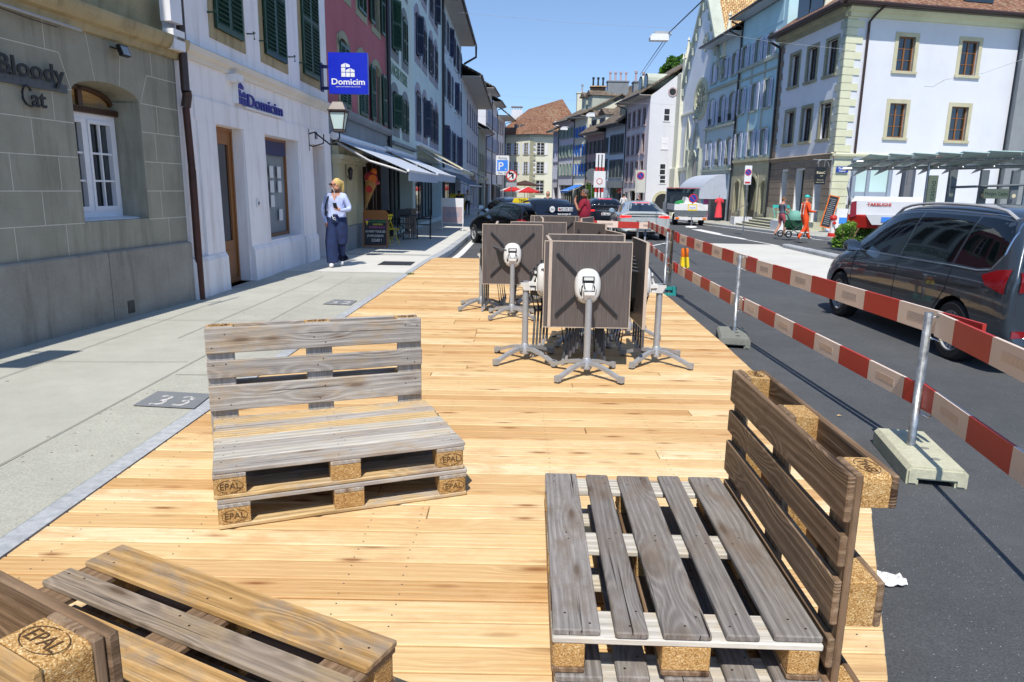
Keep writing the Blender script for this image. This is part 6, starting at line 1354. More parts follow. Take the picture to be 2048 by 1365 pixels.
a = atY(1034, 213, 116); t2 = empty('white_chimney', (a.x, 116, 0), 0, 'broad white chimney with a slotted cap left of the hipped roof', 'chimney'); mb = MB(); mb.b2(-.85, .85, 0, 1.2, 5, a.z-.5); mb.build('stack', M['bright_wall'], t2); mb = MB(); mb.b2(-.9, .9, -.05, 1.25, a.z-.1, a.z); [mb.b2(-.8+i*.45, -.68+i*.45, 0, .1, a.z-.5, a.z-.1) for i in range(4)]; mb.build('cap', M['brown_stone'], t2)
# pale block behind, closes the gap at the end of the street
facade('end_house', 'pale house at the very end of the street between the two rows', 'house', (-9, 119), (-1.5, 117), 10, 'sage', [O(1+i*1.8, 1.8+i*1.8, z0, z0+1.6, sh='lav', sur='olive_stone', sw=.1) for i in range(4) for z0 in (3, 6)], 6)
# ---------------------------------------------------------------- vehicles
def carpaint(name, h, metal=.3, rough=.28):
    n = NT(name); c = hx(h); f = n.noise(n.obj(), 500, 2); n.P(Base__Color=n.ramp(f, [(.3, tuple([x*.9 for x in c[:3]]+[1])), (.7, c)]), Metallic=metal, Roughness=rough)
    n.b.inputs['Coat Weight'].default_value = 1; n.b.inputs['Coat Roughness'].default_value = .03; return n.m
M['cp_grey'] = carpaint('graphite_car_paint', '#39434d', .35); M['cp_black'] = carpaint('black_car_paint', '#08090b', .1); M['cp_night'] = carpaint('midnight_blue_car_paint', '#0e1422', .3); M['cp_silver'] = carpaint('pale_silver_car_paint', '#bcc0bc', .3, .35); M['cp_red'] = carpaint('red_car_paint', '#6e1018', .2)
def patch_mesh(bvh, poly, axis, sgn, off, res):
    """polygon in the (y,z) plane seen from x=sgn*inf (axis 0) or in (x,z) seen from y=sgn*inf (axis 1), laid onto the body"""
    bm = bmesh.new(); vs = [bm.verts.new((0, p[0], p[1]) if axis == 0 else (p[0], 0, p[1])) for p in poly]
    bm.faces.new(vs); bmesh.ops.triangulate(bm, faces=bm.faces)
    for _ in range(7):
        ed = [e for e in bm.edges if e.calc_length() > res]
        if not ed: break
        bmesh.ops.subdivide_edges(bm, edges=ed, cuts=1); bmesh.ops.triangulate(bm, faces=bm.faces)
    d = V((-sgn, 0, 0)) if axis == 0 else V((0, -sgn, 0))
    last = None
    for v in bm.verts:
        o = V(v.co); o[axis] = sgn*10; h, nrm, _, _ = bvh.ray_cast(o, d)
        if h is None: h, nrm, _, _ = bvh.find_nearest(V((sgn*1.2 if axis == 0 else v.co.x, v.co.y if axis == 0 else sgn*6, v.co.z)))
        v.co = h - d*off
    for f in bm.faces: f.smooth = True
    bmesh.ops.recalc_face_normals(bm, faces=bm.faces)
    return bm
def patch(name, bvh, poly, axis, sgn, mt, parent, off=.004, res=.09):
    bm = patch_mesh(bvh, poly, axis, sgn, off, res); me = bpy.data.meshes.new(name); bm.to_mesh(me); bm.free(); me.materials.append(M[mt]); return link(name, me, parent)
def car_body(root, P, mt):
    """P: stations (yb, yt, zb, zbelt, zroof, wlow, wbelt, wroof); y forward"""
    rows = []
    for (yb, yt, zb, ze, zr, wl, we, wr) in P['st']:
        ym = (yb+yt)/2
        R = [(0, yb, zb), (wl*.8, yb, zb), (wl*.97, yb, zb+.07), (wl, yb, zb+.22), (wl, yb, (zb+ze)/2+.05), ((wl+we)/2+.01, yb, ze-.1), (we, yb, ze), ((we*.4+wr*.6)+.01, yb*.4+yt*.6, ze*.4+zr*.6-.01), (wr, yt, zr-.06 if zr-ze > .15 else zr-.02), (wr*.72, yt, zr-.008), (0, yt, zr)]
        rows.append([V(p) for p in R])
    n = len(rows[0]); bm = bmesh.new(); g = []
    for r in rows: g.append([bm.verts.new(p) for p in r]+[bm.verts.new((-p.x, p.y, p.z)) for p in r[1:-1]][::-1])
    m_ = len(g[0])
    for a, b in zip(g, g[1:]):
        for i in range(m_): bm.faces.new((a[i], a[(i+1) % m_], b[(i+1) % m_], b[i]))
    for k in (0, -1):
        r = g[k]
        for i in range(1, n-1):
            a, b = r[i], r[i+1]; c, d_ = r[(m_-i) % m_], r[(m_-i-1) % m_]
            if i == 1: bm.faces.new((r[0], r[1], r[2], r[m_-2], r[m_-1])[0:5]) if False else None
        L = [r[i] for i in range(0, n)]; Rr = [r[(m_-i) % m_] for i in range(0, n)]
        for i in range(n-1):
            vs = [L[i], L[i+1], Rr[i+1], Rr[i]]; u = []
            for v in vs:
                if v not in u: u.append(v)
            if len(u) >= 3:
                try: bm.faces.new(u)
                except ValueError: pass
    bmesh.ops.recalc_face_normals(bm, faces=bm.faces)
    cl = bm.edges.layers.float.get('crease_edge') or bm.edges.layers.float.new('crease_edge')
    for k in range(len(g)-1):
        for i in (6, m_-6):
            e = bm.edges.get((g[k][i], g[k+1][i])); 
            if e: e[cl] = .35
    for i in range(m_):
        for k in (0, -1):
            e = bm.edges.get((g[k][i], g[k][(i+1) % m_]))
            if e: e[cl] = .45
    me = bpy.data.meshes.new('body'); bm.to_mesh(me); bm.free()
    o = link('tmp', me); s = o.modifiers.new('s', 'SUBSURF'); s.levels = 3; s.render_levels = 3
    cs = []
    for y in P['wheels']:
        mb = MB(); mb.lathe([(0, -3), (P['arch'], -3), (P['arch'], 3), (0, 3)], (0, y, P['wr']+.01), 40, 0, 0); c = mb.build('cut', M['black']); bmx = bmesh.new(); bmx.from_mesh(c.data); bmesh.ops.remove_doubles(bmx, verts=bmx.verts, dist=1e-4); bmesh.ops.recalc_face_normals(bmx, faces=bmx.faces); bmx.to_mesh(c.data); bmx.free(); cs.append(c)
    dg = bpy.context.evaluated_depsgraph_get(); dg.update(); full = bpy.data.meshes.new_from_object(o.evaluated_get(dg)); bvh = BVHTree.FromPolygons([v.co.copy() for v in full.vertices], [tuple(p.vertices) for p in full.polygons])
    for c in cs: bo = o.modifiers.new('b', 'BOOLEAN'); bo.operation = 'DIFFERENCE'; bo.object = c; bo.solver = 'EXACT'
    dg.update(); body = bpy.data.meshes.new_from_object(o.evaluated_get(bpy.context.evaluated_depsgraph_get()))
    for c in cs+[o]: bpy.data.objects.remove(c)
    body.materials.clear(); body.materials.append(M[mt]); body.materials.append(M['black'])
    for p in body.polygons:
        p.use_smooth = True; p.material_index = 0
        c = p.center
        for y in P['wheels']:
            if hypot(c.y-y, c.z-P['wr']-.01) < P['arch']+.004 and abs(hypot(c.y-y, c.z-P['wr']-.01)-P['arch']) < .01: p.material_index = 1
    if hasattr(body, 'set_sharp_from_angle'): body.set_sharp_from_angle(angle=radians(35))
    return link('body', body, root), bvh
def wheel(root, x, y, r, w_=.22, mt='silver', sp=5):
    s = 1 if x > 0 else -1; mb = MB(); mb.lathe([(r*.68, -w_/2), (r*.9, -w_/2), (r, -w_/2+.03), (r, w_/2-.03), (r*.9, w_/2), (r*.68, w_/2), (r*.66, 0), (r*.68, -w_/2)], (x, y, r), 36, 0, 0); t = mb.build('tyre', M['tyre'], root, .6)
    mb = MB(); xo = x+s*(w_/2-.03); mb.lathe([(r*.69, 0), (r*.69, s*.02), (r*.64, s*.022), (r*.62, -s*.03)], (xo, y, r), 30, 0, 0); mb.lathe([(0, s*.0), (r*.16, s*.0), (r*.18, -s*.03)], (xo, y, r), 16, 0, 0)
    for k in range(sp):
        for dd_ in (-.16, .16):
            a = 2*pi*k/sp+dd_; a2 = 2*pi*k/sp+dd_*1.9; mb.prism([(xo-s*.012, y+r*.1*cos(a-.4), r+r*.1*sin(a-.4)), (xo-s*.012, y+r*.1*cos(a+.4), r+r*.1*sin(a+.4)), (xo-s*.012, y+r*.65*cos(a2+.06), r+r*.65*sin(a2+.06)), (xo-s*.012, y+r*.65*cos(a2-.06), r+r*.65*sin(a2-.06))], (-s*.03, 0, 0))
    mb.build('rim', M[mt], t, .5); mb = MB(); mb.lathe([(0, -s*.06), (r*.66, -s*.06)], (xo, y, r), 20, 0, 0); mb.build('brake', M['dark'], t)
def plate(root, x, y, z, txt, w_=.5, h=.11, n=(0, -1)):
    mb = MB(); mb.b2(x-w_/2, x+w_/2, y, y+.012, z-h/2, z+h/2); o = mb.build('number_plate', M['white'], root); mb = MB(); put_text(mb, txt, (x+.03, y-.003, z-h*.36), h*.95, .001, 'CENTER', off=.002, sx=.86); mb.build('plate_lettering', M['black'], o); mb = MB(); mb.b2(x-w_/2+.02, x-w_/2+.07, y-.003, y, z-.03, z+.03); mb.build('plate_crest', M['red'], o)
def mirror(root, x, y, z, mt, s):
    mb = MB(); mb.ell((x+s*.13, y, z), (.115, .08, .085), 14); o = mb.build('mirror', M[mt], root, 1.); mb = MB(); mb.tube([(x, y+.03, z-.05), (x+s*.08, y, z-.04)], .03, 6); mb.b2(min(x+s*.04, x+s*.22), max(x+s*.04, x+s*.22), y-.083, y-.078, z-.06, z+.06); mb.build('mirror_glass', M['chrome'], o)
def seam(root, bvh, pts, axis=0, sg=1, mt='black', r=.004, name='seam'):
    P = []
    for i in range(len(pts)-1):
        for k in range(8):
            f = k/8; P.append((pts[i][0]*(1-f)+pts[i+1][0]*f, pts[i][1]*(1-f)+pts[i+1][1]*f))
    P.append(pts[-1]); Q = []
    for a, b in P:
        o = V((sg*6, a, b)) if axis == 0 else V((a, sg*8, b)); d = V((-sg, 0, 0)) if axis == 0 else V((0, -sg, 0)); h = bvh.ray_cast(o, d)[0]
        if h: Q.append(h-d*.001)
    if len(Q) > 1: mb = MB(); mb.tube(Q, r, 6); return mb.build(name, M[mt], root, 1.)
def vehicle(name, label, x, y, yaw, P, mt, group=None, zoff=0, sc=1):
    root = empty(name, (x, y, G(x, y)-.15+zoff), yaw, label, P.get('cat', 'car'), group); root.scale = (sc, sc, sc)
    body, bvh = car_body(root, P, mt)
    for wy in P['wheels']:
        for s in (-1, 1): wheel(root, s*(P['tw']), wy, P['wr'], P.get('ww', .22), P.get('rim', 'silver'), P.get('sp', 5))
    for s in (-1, 1):
        for poly in P.get('side', []): patch('side_window', bvh, poly, 0, s, P.get('glass', 'car_glass'), root)
        for pts in P.get('seams', []): seam(root, bvh, pts, 0, s, name='door_seam')
        for pts in P.get('chrome', []): seam(root, bvh, pts, 0, s, 'chrome', .009, 'window_trim')
        for (hy, hz) in P.get('handles', []):
            h = bvh.ray_cast(V((s*6, hy, hz)), V((-s, 0, 0)))[0]
            if h: mb = MB(); mb.tube([(h.x-s*.01, hy-.1, hz), (h.x+s*.03, hy-.08, hz), (h.x+s*.03, hy+.08, hz), (h.x-s*.01, hy+.1, hz)], .012, 6); mb.build('door_handle', M[mt], root, 1.)
        if 'mirror' in P: h = bvh.ray_cast(V((s*6, P['mirror'][0], P['mirror'][1]-.08)), V((-s, 0, 0)))[0]; mirror(root, h.x, P['mirror'][0], P['mirror'][1], mt, s)
        for poly in P.get('tail', []): patch('tail_light', bvh, [(s*a, b) for a, b in poly], 1, -1, P.get('tailm', 'tail_red'), root, .012, .06)
        for poly in P.get('tails', []): patch('tail_light', bvh, poly, 0, s, P.get('tailm', 'tail_red'), root, .012, .06)
        for poly in P.get('head', []): patch('headlight', bvh, poly, 0, s, 'chrome', root, .008, .06)
        for poly in P.get('skirt', []): patch('wheel_arch_trim', bvh, poly, 0, s, 'black', root, .004, .08)
    if 'rear' in P: patch('rear_window', bvh, P['rear'], 1, -1, P.get('glass', 'car_glass'), root)
    if 'ws' in P: patch('windscreen', bvh, P['ws'], 1, 1, P.get('glass', 'car_glass'), root)
    for poly, m2, nm in P.get('rearx', []): patch(nm, bvh, poly, 1, -1, m2, root, .006, .07)
    return root, bvh
def sm(L, y0, H, zb=.2): pass
# graphite minivan
V1 = dict(st=[(.10, .30, .34, .98, 1.05, .74, .72, .66), (.02, .12, .30, .96, 1.3, .86, .83, .68), (.16, .42, .24, .98, 1.60, .905, .86, .64), (.7, .9, .22, .985, 1.655, .915, .875, .65), (1.5, 1.6, .2, .97, 1.675, .915, .88, .66), (2.3, 2.3, .2, .955, 1.665, .915, .88, .66), (2.95, 2.75, .2, .94, 1.61, .915, .875, .645), (3.45, 3.12, .2, .93, 1.44, .912, .865, .62), (3.7, 3.6, .2, .93, 1.12, .91, .85, .66), (4.0, 4.0, .22, .86, .965, .895, .82, .62), (4.3, 4.28, .26, .76, .84, .84, .74, .56), (4.5, 4.46, .32, .6, .7, .66, .6, .48)],
          wheels=(.86, 3.64), wr=.325, arch=.365, tw=.8, rim='silver', sp=7,
          side=[[(.42, 1.06), (.35, 1.2), (.36, 1.38), (.47, 1.5), (.75, 1.53), (.95, 1.535), (1.02, 1.04), (.62, 1.03)], [(1.06, 1.04), (.99, 1.535), (2.02, 1.55), (2.12, 1.03)], [(2.17, 1.03), (2.07, 1.55), (2.6, 1.52), (2.95, 1.41), (3.2, 1.24), (3.22, 1.02)], [(3.27, 1.02), (3.25, 1.2), (3.5, 1.03)]],
          chrome=[[(3.5, 1.0), (2.1, 1.005), (1.0, 1.01), (.6, 1.005), (.42, 1.03), (.33, 1.18), (.35, 1.4), (.45, 1.53), (.75, 1.562), (1.5, 1.58), (2.2, 1.575), (2.62, 1.545), (2.97, 1.435), (3.25, 1.24), (3.5, 1.03)]],
          seams=[[(1.02, .98), (1.05, .75), (1.24, .5), (1.3, .26)], [(2.13, 1.0), (2.13, .26)], [(3.3, .98), (3.3, .5), (3.26, .3)], [(1.3, .25), (3.26, .25)], [(.5, .84), (1.5, .81), (2.6, .79), (3.3, .8)], [(1.36, .36), (3.2, .36)]],
          handles=[(1.35, .86), (2.45, .85)], mirror=(3.22, 1.06),
          tail=[[(.42, .87), (.78, .84), (.78, 1.04), (.45, 1.0)]], tails=[[(.12, .82), (.4, .88), (.5, .97), (.3, 1.04), (.14, 1.06)]], rear=[(-.62, 1.12), (.62, 1.12), (.54, 1.5), (-.54, 1.5)], ws=[(-.7, 1.08), (.7, 1.08), (.56, 1.5), (-.56, 1.5)],
          rearx=[([(-.8, .4), (-.5, .4), (-.5, .46), (-.8, .47)], 'tail_red', 'reflector'), ([(.5, .4), (.8, .4), (.8, .47), (.5, .46)], 'tail_red', 'reflector')], head=[[(4.0, .8), (4.3, .72), (4.33, .66), (4.05, .7)]])
c1, bv = vehicle('minivan', 'dark grey minivan with roof rails driving past the barrier on the right', 5.62, 6.72, radians(-.6), V1, 'cp_grey')
for s in (-1, 1):
    mb = MB(); Q = []
    for k in range(15):
        f = k/14; yy = .5+2.35*f; h = bv.ray_cast(V((s*.6, yy, 4)), V((0, 0, -1)))[0]; Q.append(V((h.x, yy, h.z+.045*min(1, sin(pi*f)*4))))
    mb.tube(Q, .02, 8, flat=.8); mb.build('roof_rail', M['silver'], c1, .8)
    mb = MB(); mb.tube([(s*.52, .12, .455), (s*.86, .2, .47)], .008, 6); mb.tube([(s*.5, .02, .395), (s*.86, .2, .4)], .008, 6); mb.build('bumper_trim', M['chrome'], c1)
plate(c1, 0, .005, .72, 'VD 481 036')
mb = MB(); mb.tube([(-.85, .8, .965), (-.3, .08, .965)], .004, 5); 
# black estate taxi with its tailgate up
V2 = dict(st=[(.14, .3, .36, .9, .96, .7, .68, .6), (.05, .18, .3, .9, 1.15, .84, .8, .64), (.25, .55, .24, .93, 1.38, .9, .85, .6), (.9, 1.1, .2, .93, 1.43, .91, .86, .6), (1.9, 1.9, .2, .92, 1.44, .91, .86, .61), (2.6, 2.5, .2, .91, 1.4, .91, .86, .6), (3.1, 2.85, .2, .9, 1.25, .91, .85, .6), (3.45, 3.4, .2, .89, 1.0, .905, .84, .66), (3.9, 3.9, .22, .83, .93, .89, .8, .6), (4.4, 4.38, .27, .72, .8, .83, .72, .54), (4.7, 4.66, .34, .56, .66, .64, .58, .44)],
          wheels=(.85, 3.75), wr=.32, arch=.36, tw=.79, glass='car_glass2', rim='silver',
          side=[[(.42, 1.02), (.62, 1.28), (1.0, 1.33), (1.05, .99)], [(1.1, .98), (1.06, 1.335), (1.75, 1.35), (1.85, .97)], [(1.92, .97), (1.84, 1.345), (2.35, 1.32), (2.75, 1.18), (2.95, 1.0), (2.95, .96)]],
          seams=[[(1.1, .95), (1.2, .5), (1.3, .26)], [(1.9, .95), (1.9, .26)], [(3.0, .95), (3.05, .4)]], handles=[(1.3, .84), (2.1, .84)], mirror=(2.95, 1.02), tails=[[(.05, .78), (.25, .8), (.3, .92), (.1, .95)]], tail=[[(.6, .78), (.86, .78), (.86, .95), (.62, .93)]], ws=[(-.66, 1.05), (.66, 1.05), (.54, 1.32), (-.54, 1.32)],
          rearx=[([(-.58, .5), (.58, .5), (.55, 1.3), (-.55, 1.3)], 'black', 'boot_shade_patch')], head=[[(4.1, .75), (4.5, .68), (4.55, .6), (4.15, .66)]])  # black patch on the uncut rear stands in for the boot's inner shade
xx, yy = .95, 21.3
c2, bv2 = vehicle('taxi', 'black estate taxi with raised tailgate behind the folded tables', xx, yy, radians(25), V2, 'cp_black', sc=.96)
mb = MB(); mb.prism([(-.28, 1.75, 1.43), (.28, 1.75, 1.43), (.22, 1.75, 1.56), (-.22, 1.75, 1.56)], (0, .14, 0)); o = mb.build('taxi_sign', M['yellow'], c2); mb = MB(); put_text(mb, 'TAXI', (0, 1.745, 1.45), .11, .002, 'CENTER', off=.002); mb.build('sign_lettering', M['black'], o)
tg = MB(); n = 8
for i in range(n):
    for j in range(8):
        def tp(i, j):
            u = -0.72+1.44*i/n; v_ = j/8; y = .42-1.05*v_; z = 1.44+.1*sin(pi*v_*.9)-.28*max(0, v_-.45)**1.2*2.2; return V((u*(1-.12*(1-v_)), y-.1*(1-(u/.72)**2), z+.05*(1-(u/.72)**2)))
        tg.quad(tp(i, j), tp(i+1, j), tp(i+1, j+1), tp(i, j+1))
tgo = tg.build('tailgate', M['cp_black'], c2, 1.)
mb = MB(); mb.prism([(-.72, -.68, 1.2), (.72, -.68, 1.2), (.66, -.78, .98), (-.66, -.78, .98)], (0, .05, 0)); mb.prism([(-.72, -.68, 1.2), (.72, -.68, 1.2), (.7, -.6, 1.42), (-.7, -.6, 1.42)], (0, .04, 0)); mb.build('tailgate_edge', M['cp_night'], tgo)
R25 = Matrix(); plate(tgo, .25, -.74, 1.28, 'VD 572 335', .5, .11); mb = MB(); mb.lathe([(0, -.0), (.09, -.0)], (-.2, -.745, 1.28), 18, 0, 1); o = mb.build('country_oval', M['white'], tgo); mb = MB(); put_text(mb, 'CH', (-.2, -.75, 1.25), .08, .001, 'CENTER'); mb.build('oval_lettering', M['black'], o)
mb = MB(); put_text(mb, 'taxi-morges.ch', (.2, -.76, 1.12), .075, .001, 'CENTER', off=.002); mb.build('web_lettering', M['white'], tgo)
mb = MB(); mb.tube([(-.7, .3, 1.35), (-.68, -.5, 1.25)], .015, 6); mb.tube([(.7, .3, 1.35), (.68, -.5, 1.25)], .015, 6); mb.build('gas_strut', M['black'], tgo)
# blue-roofed car beyond the taxi
V3 = dict(V2); V3.pop('rearx'); V3.update(glass='car_glass', rear=[(-.55, 1.0), (.55, 1.0), (.5, 1.3), (-.5, 1.3)])
c3, _ = vehicle('people_carrier', 'midnight blue car with a glossy roof standing beyond the taxi', .35, 27.2, radians(14), V3, 'cp_night', sc=1.06)
# black SUV
V4 = dict(V2); V4.pop('rearx'); V4.update(glass='car_glass', rear=[(-.6, 1.02), (.6, 1.02), (.5, 1.34), (-.5, 1.34)], tail=[[(.5, .84), (.88, .82), (.88, .9), (.5, .9)]], tailm='tail_lit', rearx=[([(-.55, .9), (.55, .9), (.55, .93), (-.55, .93)], 'chrome', 'light_bar'), ([(-.3, 1.37), (.3, 1.37), (.3, 1.385), (-.3, 1.385)], 'tail_lit', 'brake_light'), ([(-.8, .5), (-.5, .5), (-.5, .53), (-.8, .53)], 'tail_lit', 'reflector')])
n_ = NT('lit_tail_lamp'); n_.P(Base__Color=hx('#c01010'), Roughness=.2); n_.b.inputs['Emission Color'].default_value = hx('#ff1a10'); n_.b.inputs['Emission Strength'].default_value = 1.6; M['tail_lit'] = n_.m
c4, _ = vehicle('suv', 'dark blue SUV in the traffic queue behind the red shirted man', 4.5, 35.6, radians(-2), V4, 'cp_night', sc=1.1); plate(c4, 0, .0, .72, 'VD 386 421', .4, .1)
# pale silver coupe-saloon
V5 = dict(st=[(.12, .25, .36, .88, .93, .72, .7, .62), (.03, .1, .28, .9, .98, .88, .84, .68), (.3, .42, .22, .93, 1.06, .955, .88, .66), (.8, .95, .2, .93, 1.22, .965, .87, .56), (1.4, 1.5, .18, .91, 1.36, .955, .86, .55), (2.1, 2.1, .17, .89, 1.41, .95, .86, .56), (2.7, 2.65, .17, .88, 1.37, .95, .86, .56), (3.3, 3.05, .17, .87, 1.2, .955, .85, .58), (3.65, 3.6, .17, .87, .96, .96, .84, .68), (4.2, 4.2, .18, .82, .87, .95, .8, .6), (4.7, 4.68, .22, .7, .75, .88, .74, .54), (5.0, 4.95, .3, .5, .58, .7, .6, .45)],
          wheels=(1.02, 3.95), wr=.345, arch=.375, tw=.83, ww=.26, glass='car_glass', rim='silver', side=[[(.95, .99), (1.45, 1.24), (1.9, 1.3), (2.0, .95)], [(2.06, .95), (1.97, 1.3), (2.5, 1.29), (2.9, 1.18), (3.2, 1.0), (3.2, .94)]], seams=[[(2.03, .93), (2.03, .24)], [(3.2, .92), (3.2, .3)], [(1.1, .9), (1.4, .4)]], handles=[(1.35, .82), (2.25, .82)], mirror=(3.1, .98),
          rear=[(-.62, 1.03), (.62, 1.03), (.5, 1.3), (-.5, 1.3)], ws=[(-.66, 1.0), (.66, 1.0), (.54, 1.27), (-.54, 1.27)], tailm='tail_lit', tail=[[(.5, .82), (.9, .79), (.92, .86), (.85, .88), (.5, .88)]],
          rearx=[([(-.5, .83), (.5, .83), (.5, .875), (-.5, .875)], 'black', 'light_bar'), ([(-.45, .5), (.45, .5), (.34, .7), (-.34, .7)], 'cp_silver', 'plate_recess'), ([(-.62, .25), (.62, .25), (.62, .36), (-.62, .36)], 'black', 'diffuser'), ([(-.3, 1.315), (.3, 1.315), (.3, 1.33), (-.3, 1.33)], 'tail_lit', 'brake_light'), ([(-.85, .42), (-.6, .42), (-.6, .45), (-.85, .46)], 'tail_red', 'reflector'), ([(.6, .42), (.85, .42), (.85, .46), (.6, .45)], 'tail_red', 'reflector')])
c5, _ = vehicle('sports_saloon', 'pale silver sports saloon with lit red tail lamps seen from behind', 5.0, 27.6, radians(-3), V5, 'cp_silver', sc=1.06); plate(c5, 0, -.012, .6, 'VD 620 556'); mb = MB(); put_text(mb, 'PORSCHE', (0, -.012, .835), .05, .002, 'CENTER', spacing=1.6, off=.001); mb.build('lettering', M['chrome'], c5)
mb = MB(); 
for x in (.42, .54): mb.lathe([(.045, 0), (.05, -.04), (.035, -.04), (.03, 0)], (x, .03, .3), 12, 0, 1)
mb.build('exhaust_tip', M['chrome'], c5)
# distant cars
for i, (x, y, a, mt, nm, lb, sc_) in enumerate([(2.0, 55, 4, 'cp_black', 'parked_car', 'black car far down the street beyond the taxi', 1), (3.6, 60, -5, 'cp_red', 'parked_car', 'dark red car far down the street', 1), (1.0, 68, 0, 'cp_night', 'parked_car', 'small dark car in front of the red parasols', 1)]):
    vehicle(nm, lb, x, y, radians(a), V3, mt, 'cars far down the street')
# flatbed truck
t = empty('flatbed_truck', (11.0, 45.2, G(11.0, 45.2)-.15), radians(-3), 'white flatbed truck loaded with white boards in front of the church', 'truck')
mb = MB(); mb.b2(-.95, .95, 3.4, 5.3, .7, 1.35); mb.prism([(-.95, 3.4, 1.35), (.95, 3.4, 1.35), (.85, 3.45, 2.25), (-.85, 3.45, 2.25)], (0, 1.3, 0)); cb = mb.build('cab', M['white'], t); mb = MB(); mb.prism([(-.8, 3.38, 1.4), (.8, 3.38, 1.4), (.74, 3.43, 2.1), (-.74, 3.43, 2.1)], (0, .02, 0)); mb.build('rear_window', M['car_glass2'], cb)
mb = MB(); mb.b2(-1.05, 1.05, 3.2, 3.3, .95, 2.2); [mb.b2(x-.03, x+.03, 3.15, 3.19, .95, 2.2) for x in (-.98, -.5, 0, .5, .98)]; mb.b2(-1.08, 1.08, 3.12, 3.32, 2.2, 2.27); mb.build('headboard', M['car_glass2'], t); mb = MB(); mb.b2(-1.06, 1.06, 3.1, 3.34, 2.28, 2.32); mb.build('top_rail', M['red_refl'], t)
mb = MB(); mb.b2(-1.05, 1.05, 0, 3.1, .8, .92); mb.b2(-1.02, 1.02, -.02, 0, .55, .8); mb.build('flatbed', M['steel_grey'], t); mb = MB(); mb.b2(-1.03, 1.03, .0, .05, .93, 1.3); mb.b2(-1.03, -.98, .06, 3.0, .93, 1.3); mb.b2(.98, 1.03, .06, 3.0, .93, 1.3); o = mb.build('drop_side', M['white'], t)
mb = MB(); mb.b2(-1.0, 1.0, -.12, -.05, .35, .52); o = mb.build('rear_bumper', M['white'], t); mb = MB(); mb.b2(.72, .96, -.14, -.121, .38, .5); mb.build('tail_light', M['orange'], o); mb = MB(); mb.b2(-.96, -.72, -.14, -.121, .38, .5); mb.build('tail_light', M['orange'], o)
mb = MB(); mb.b2(-.7, .7, .1, 1.6, .93, 1.35); mb.prism([(-.4, .2, 1.35), (.6, .2, 1.35), (.3, .2, 1.42), (-.3, .2, 1.75)], (0, 1.2, 0)); ld = mb.build('load', M['white'], t); mb = MB(); put_text(mb, 'GAMANDOLINI', (-.1, .09, 1.12), .16, .002, 'CENTER', off=.004); mb.build('load_lettering', M['cyan'], ld); mb = MB(); mb.prism([(-.9, .2, 1.3), (-.45, .2, 1.36), (-.5, .2, 1.55), (-.8, .2, 1.45)], (0, .8, 0)); mb.build('tarpaulin', M['green'], t)
for wy in (.8, 4.3):
    for s in (-1, 1): wheel(t, s*.82, wy, .36, .26, 'slate')
# excavator
M['cab_grey'] = paint('cab_grey', '#8b96a3', .4)
ex = atY(1782, 400, 26); t = empty('excavator', (ex.x, 26, G(ex.x, 26)-.25), radians(-24), 'white and red excavator parked in front of the white corner house', 'excavator')
mb = MB(); mb.b2(-1.35, -.9, -1.3, 1.5, 0, .65); mb.b2(.9, 1.35, -1.3, 1.5, 0, .65); mb.b2(-.9, .9, -.8, .9, .3, .8); mb.build('crawler', M['tyre'], t)
def rb(mb, x0, x1, y0, y1, z0, z1, mi=0, b=.12):
    P = [(x0+b, z0), (x1-b, z0), (x1, z0+b), (x1, z1-b), (x1-b, z1), (x0+b, z1), (x0, z1-b), (x0, z0+b)]; mb.prism([(x, y0, z) for x, z in P], (0, y1-y0, 0), mi)
mb = MB(); mb.prism([(-1.15, -1.5, .85), (1.15, -1.5, .85), (1.25, -1.65, 1.0), (1.25, -1.65, 1.3), (-1.25, -1.65, 1.3), (-1.25, -1.65, 1.0)], (0, 2.6, 0)); mb.build('lower_body', M['red'], t)
mb = MB(); mb.prism([(-.55, -1.67, .98), (.55, -1.67, .98), (.75, -1.67, 1.3), (.75, -1.67, 1.31), (-.75, -1.67, 1.31), (-.75, -1.67, 1.3)], (0, .05, 0)); mb.prism([(-1.25, -1.62, 1.3), (1.25, -1.62, 1.3), (1.2, -1.55, 1.75), (-1.2, -1.55, 1.75)], (0, 2.6, 0)); mb.prism([(-1.2, -1.5, 1.75), (1.2, -1.5, 1.75), (1.1, -1.35, 1.9), (-1.1, -1.35, 1.9)], (0, 2.2, 0)); hb = mb.build('engine_cover', M['silver'], t); hb.data.materials[0] = paint('excavator_white', '#c9ccd0', .35, coat=.5)
mb = MB(); mb.prism([(-1.2, -1.66, 1.2), (-1.02, -1.66, 1.25), (-1.05, -1.62, 1.75), (-1.2, -1.62, 1.7)], (0, .03, 0)); mb.build('tail_light', M['tail_red'], hb); mb = MB(); mb.prism([(.3, -1.575, 1.45), (1.0, -1.575, 1.42), (1.0, -1.565, 1.65), (.5, -1.565, 1.62)], (0, .01, 0)); mb.build('vent', M['black'], hb)
mb = MB(); mb.b2(-.3, .3, -1.69, -1.675, 1.08, 1.24); mb.build('number_plate', M['brt_blue'], hb); mb = MB(); put_text(mb, 'TAKEUCHI', (-.4, -1.6, 1.6), .14, .003, 'CENTER', off=.004); mb.build('lettering', M['red'], hb)
mb = MB(); x0, x1, y0, y1, z0, z1 = -1.2, -.15, -.7, 1.0, 1.85, 3.1
for x, y in ((x0, y0), (x1, y0), (x0, y1), (x1, y1)): mb.tube([(x, y, z0), (x, y*.95, z1)], .07, 6)
for y in (y0*.97, y1*.97): mb.tube([(x0, y, z1), (x1, y, z1)], .07, 6)
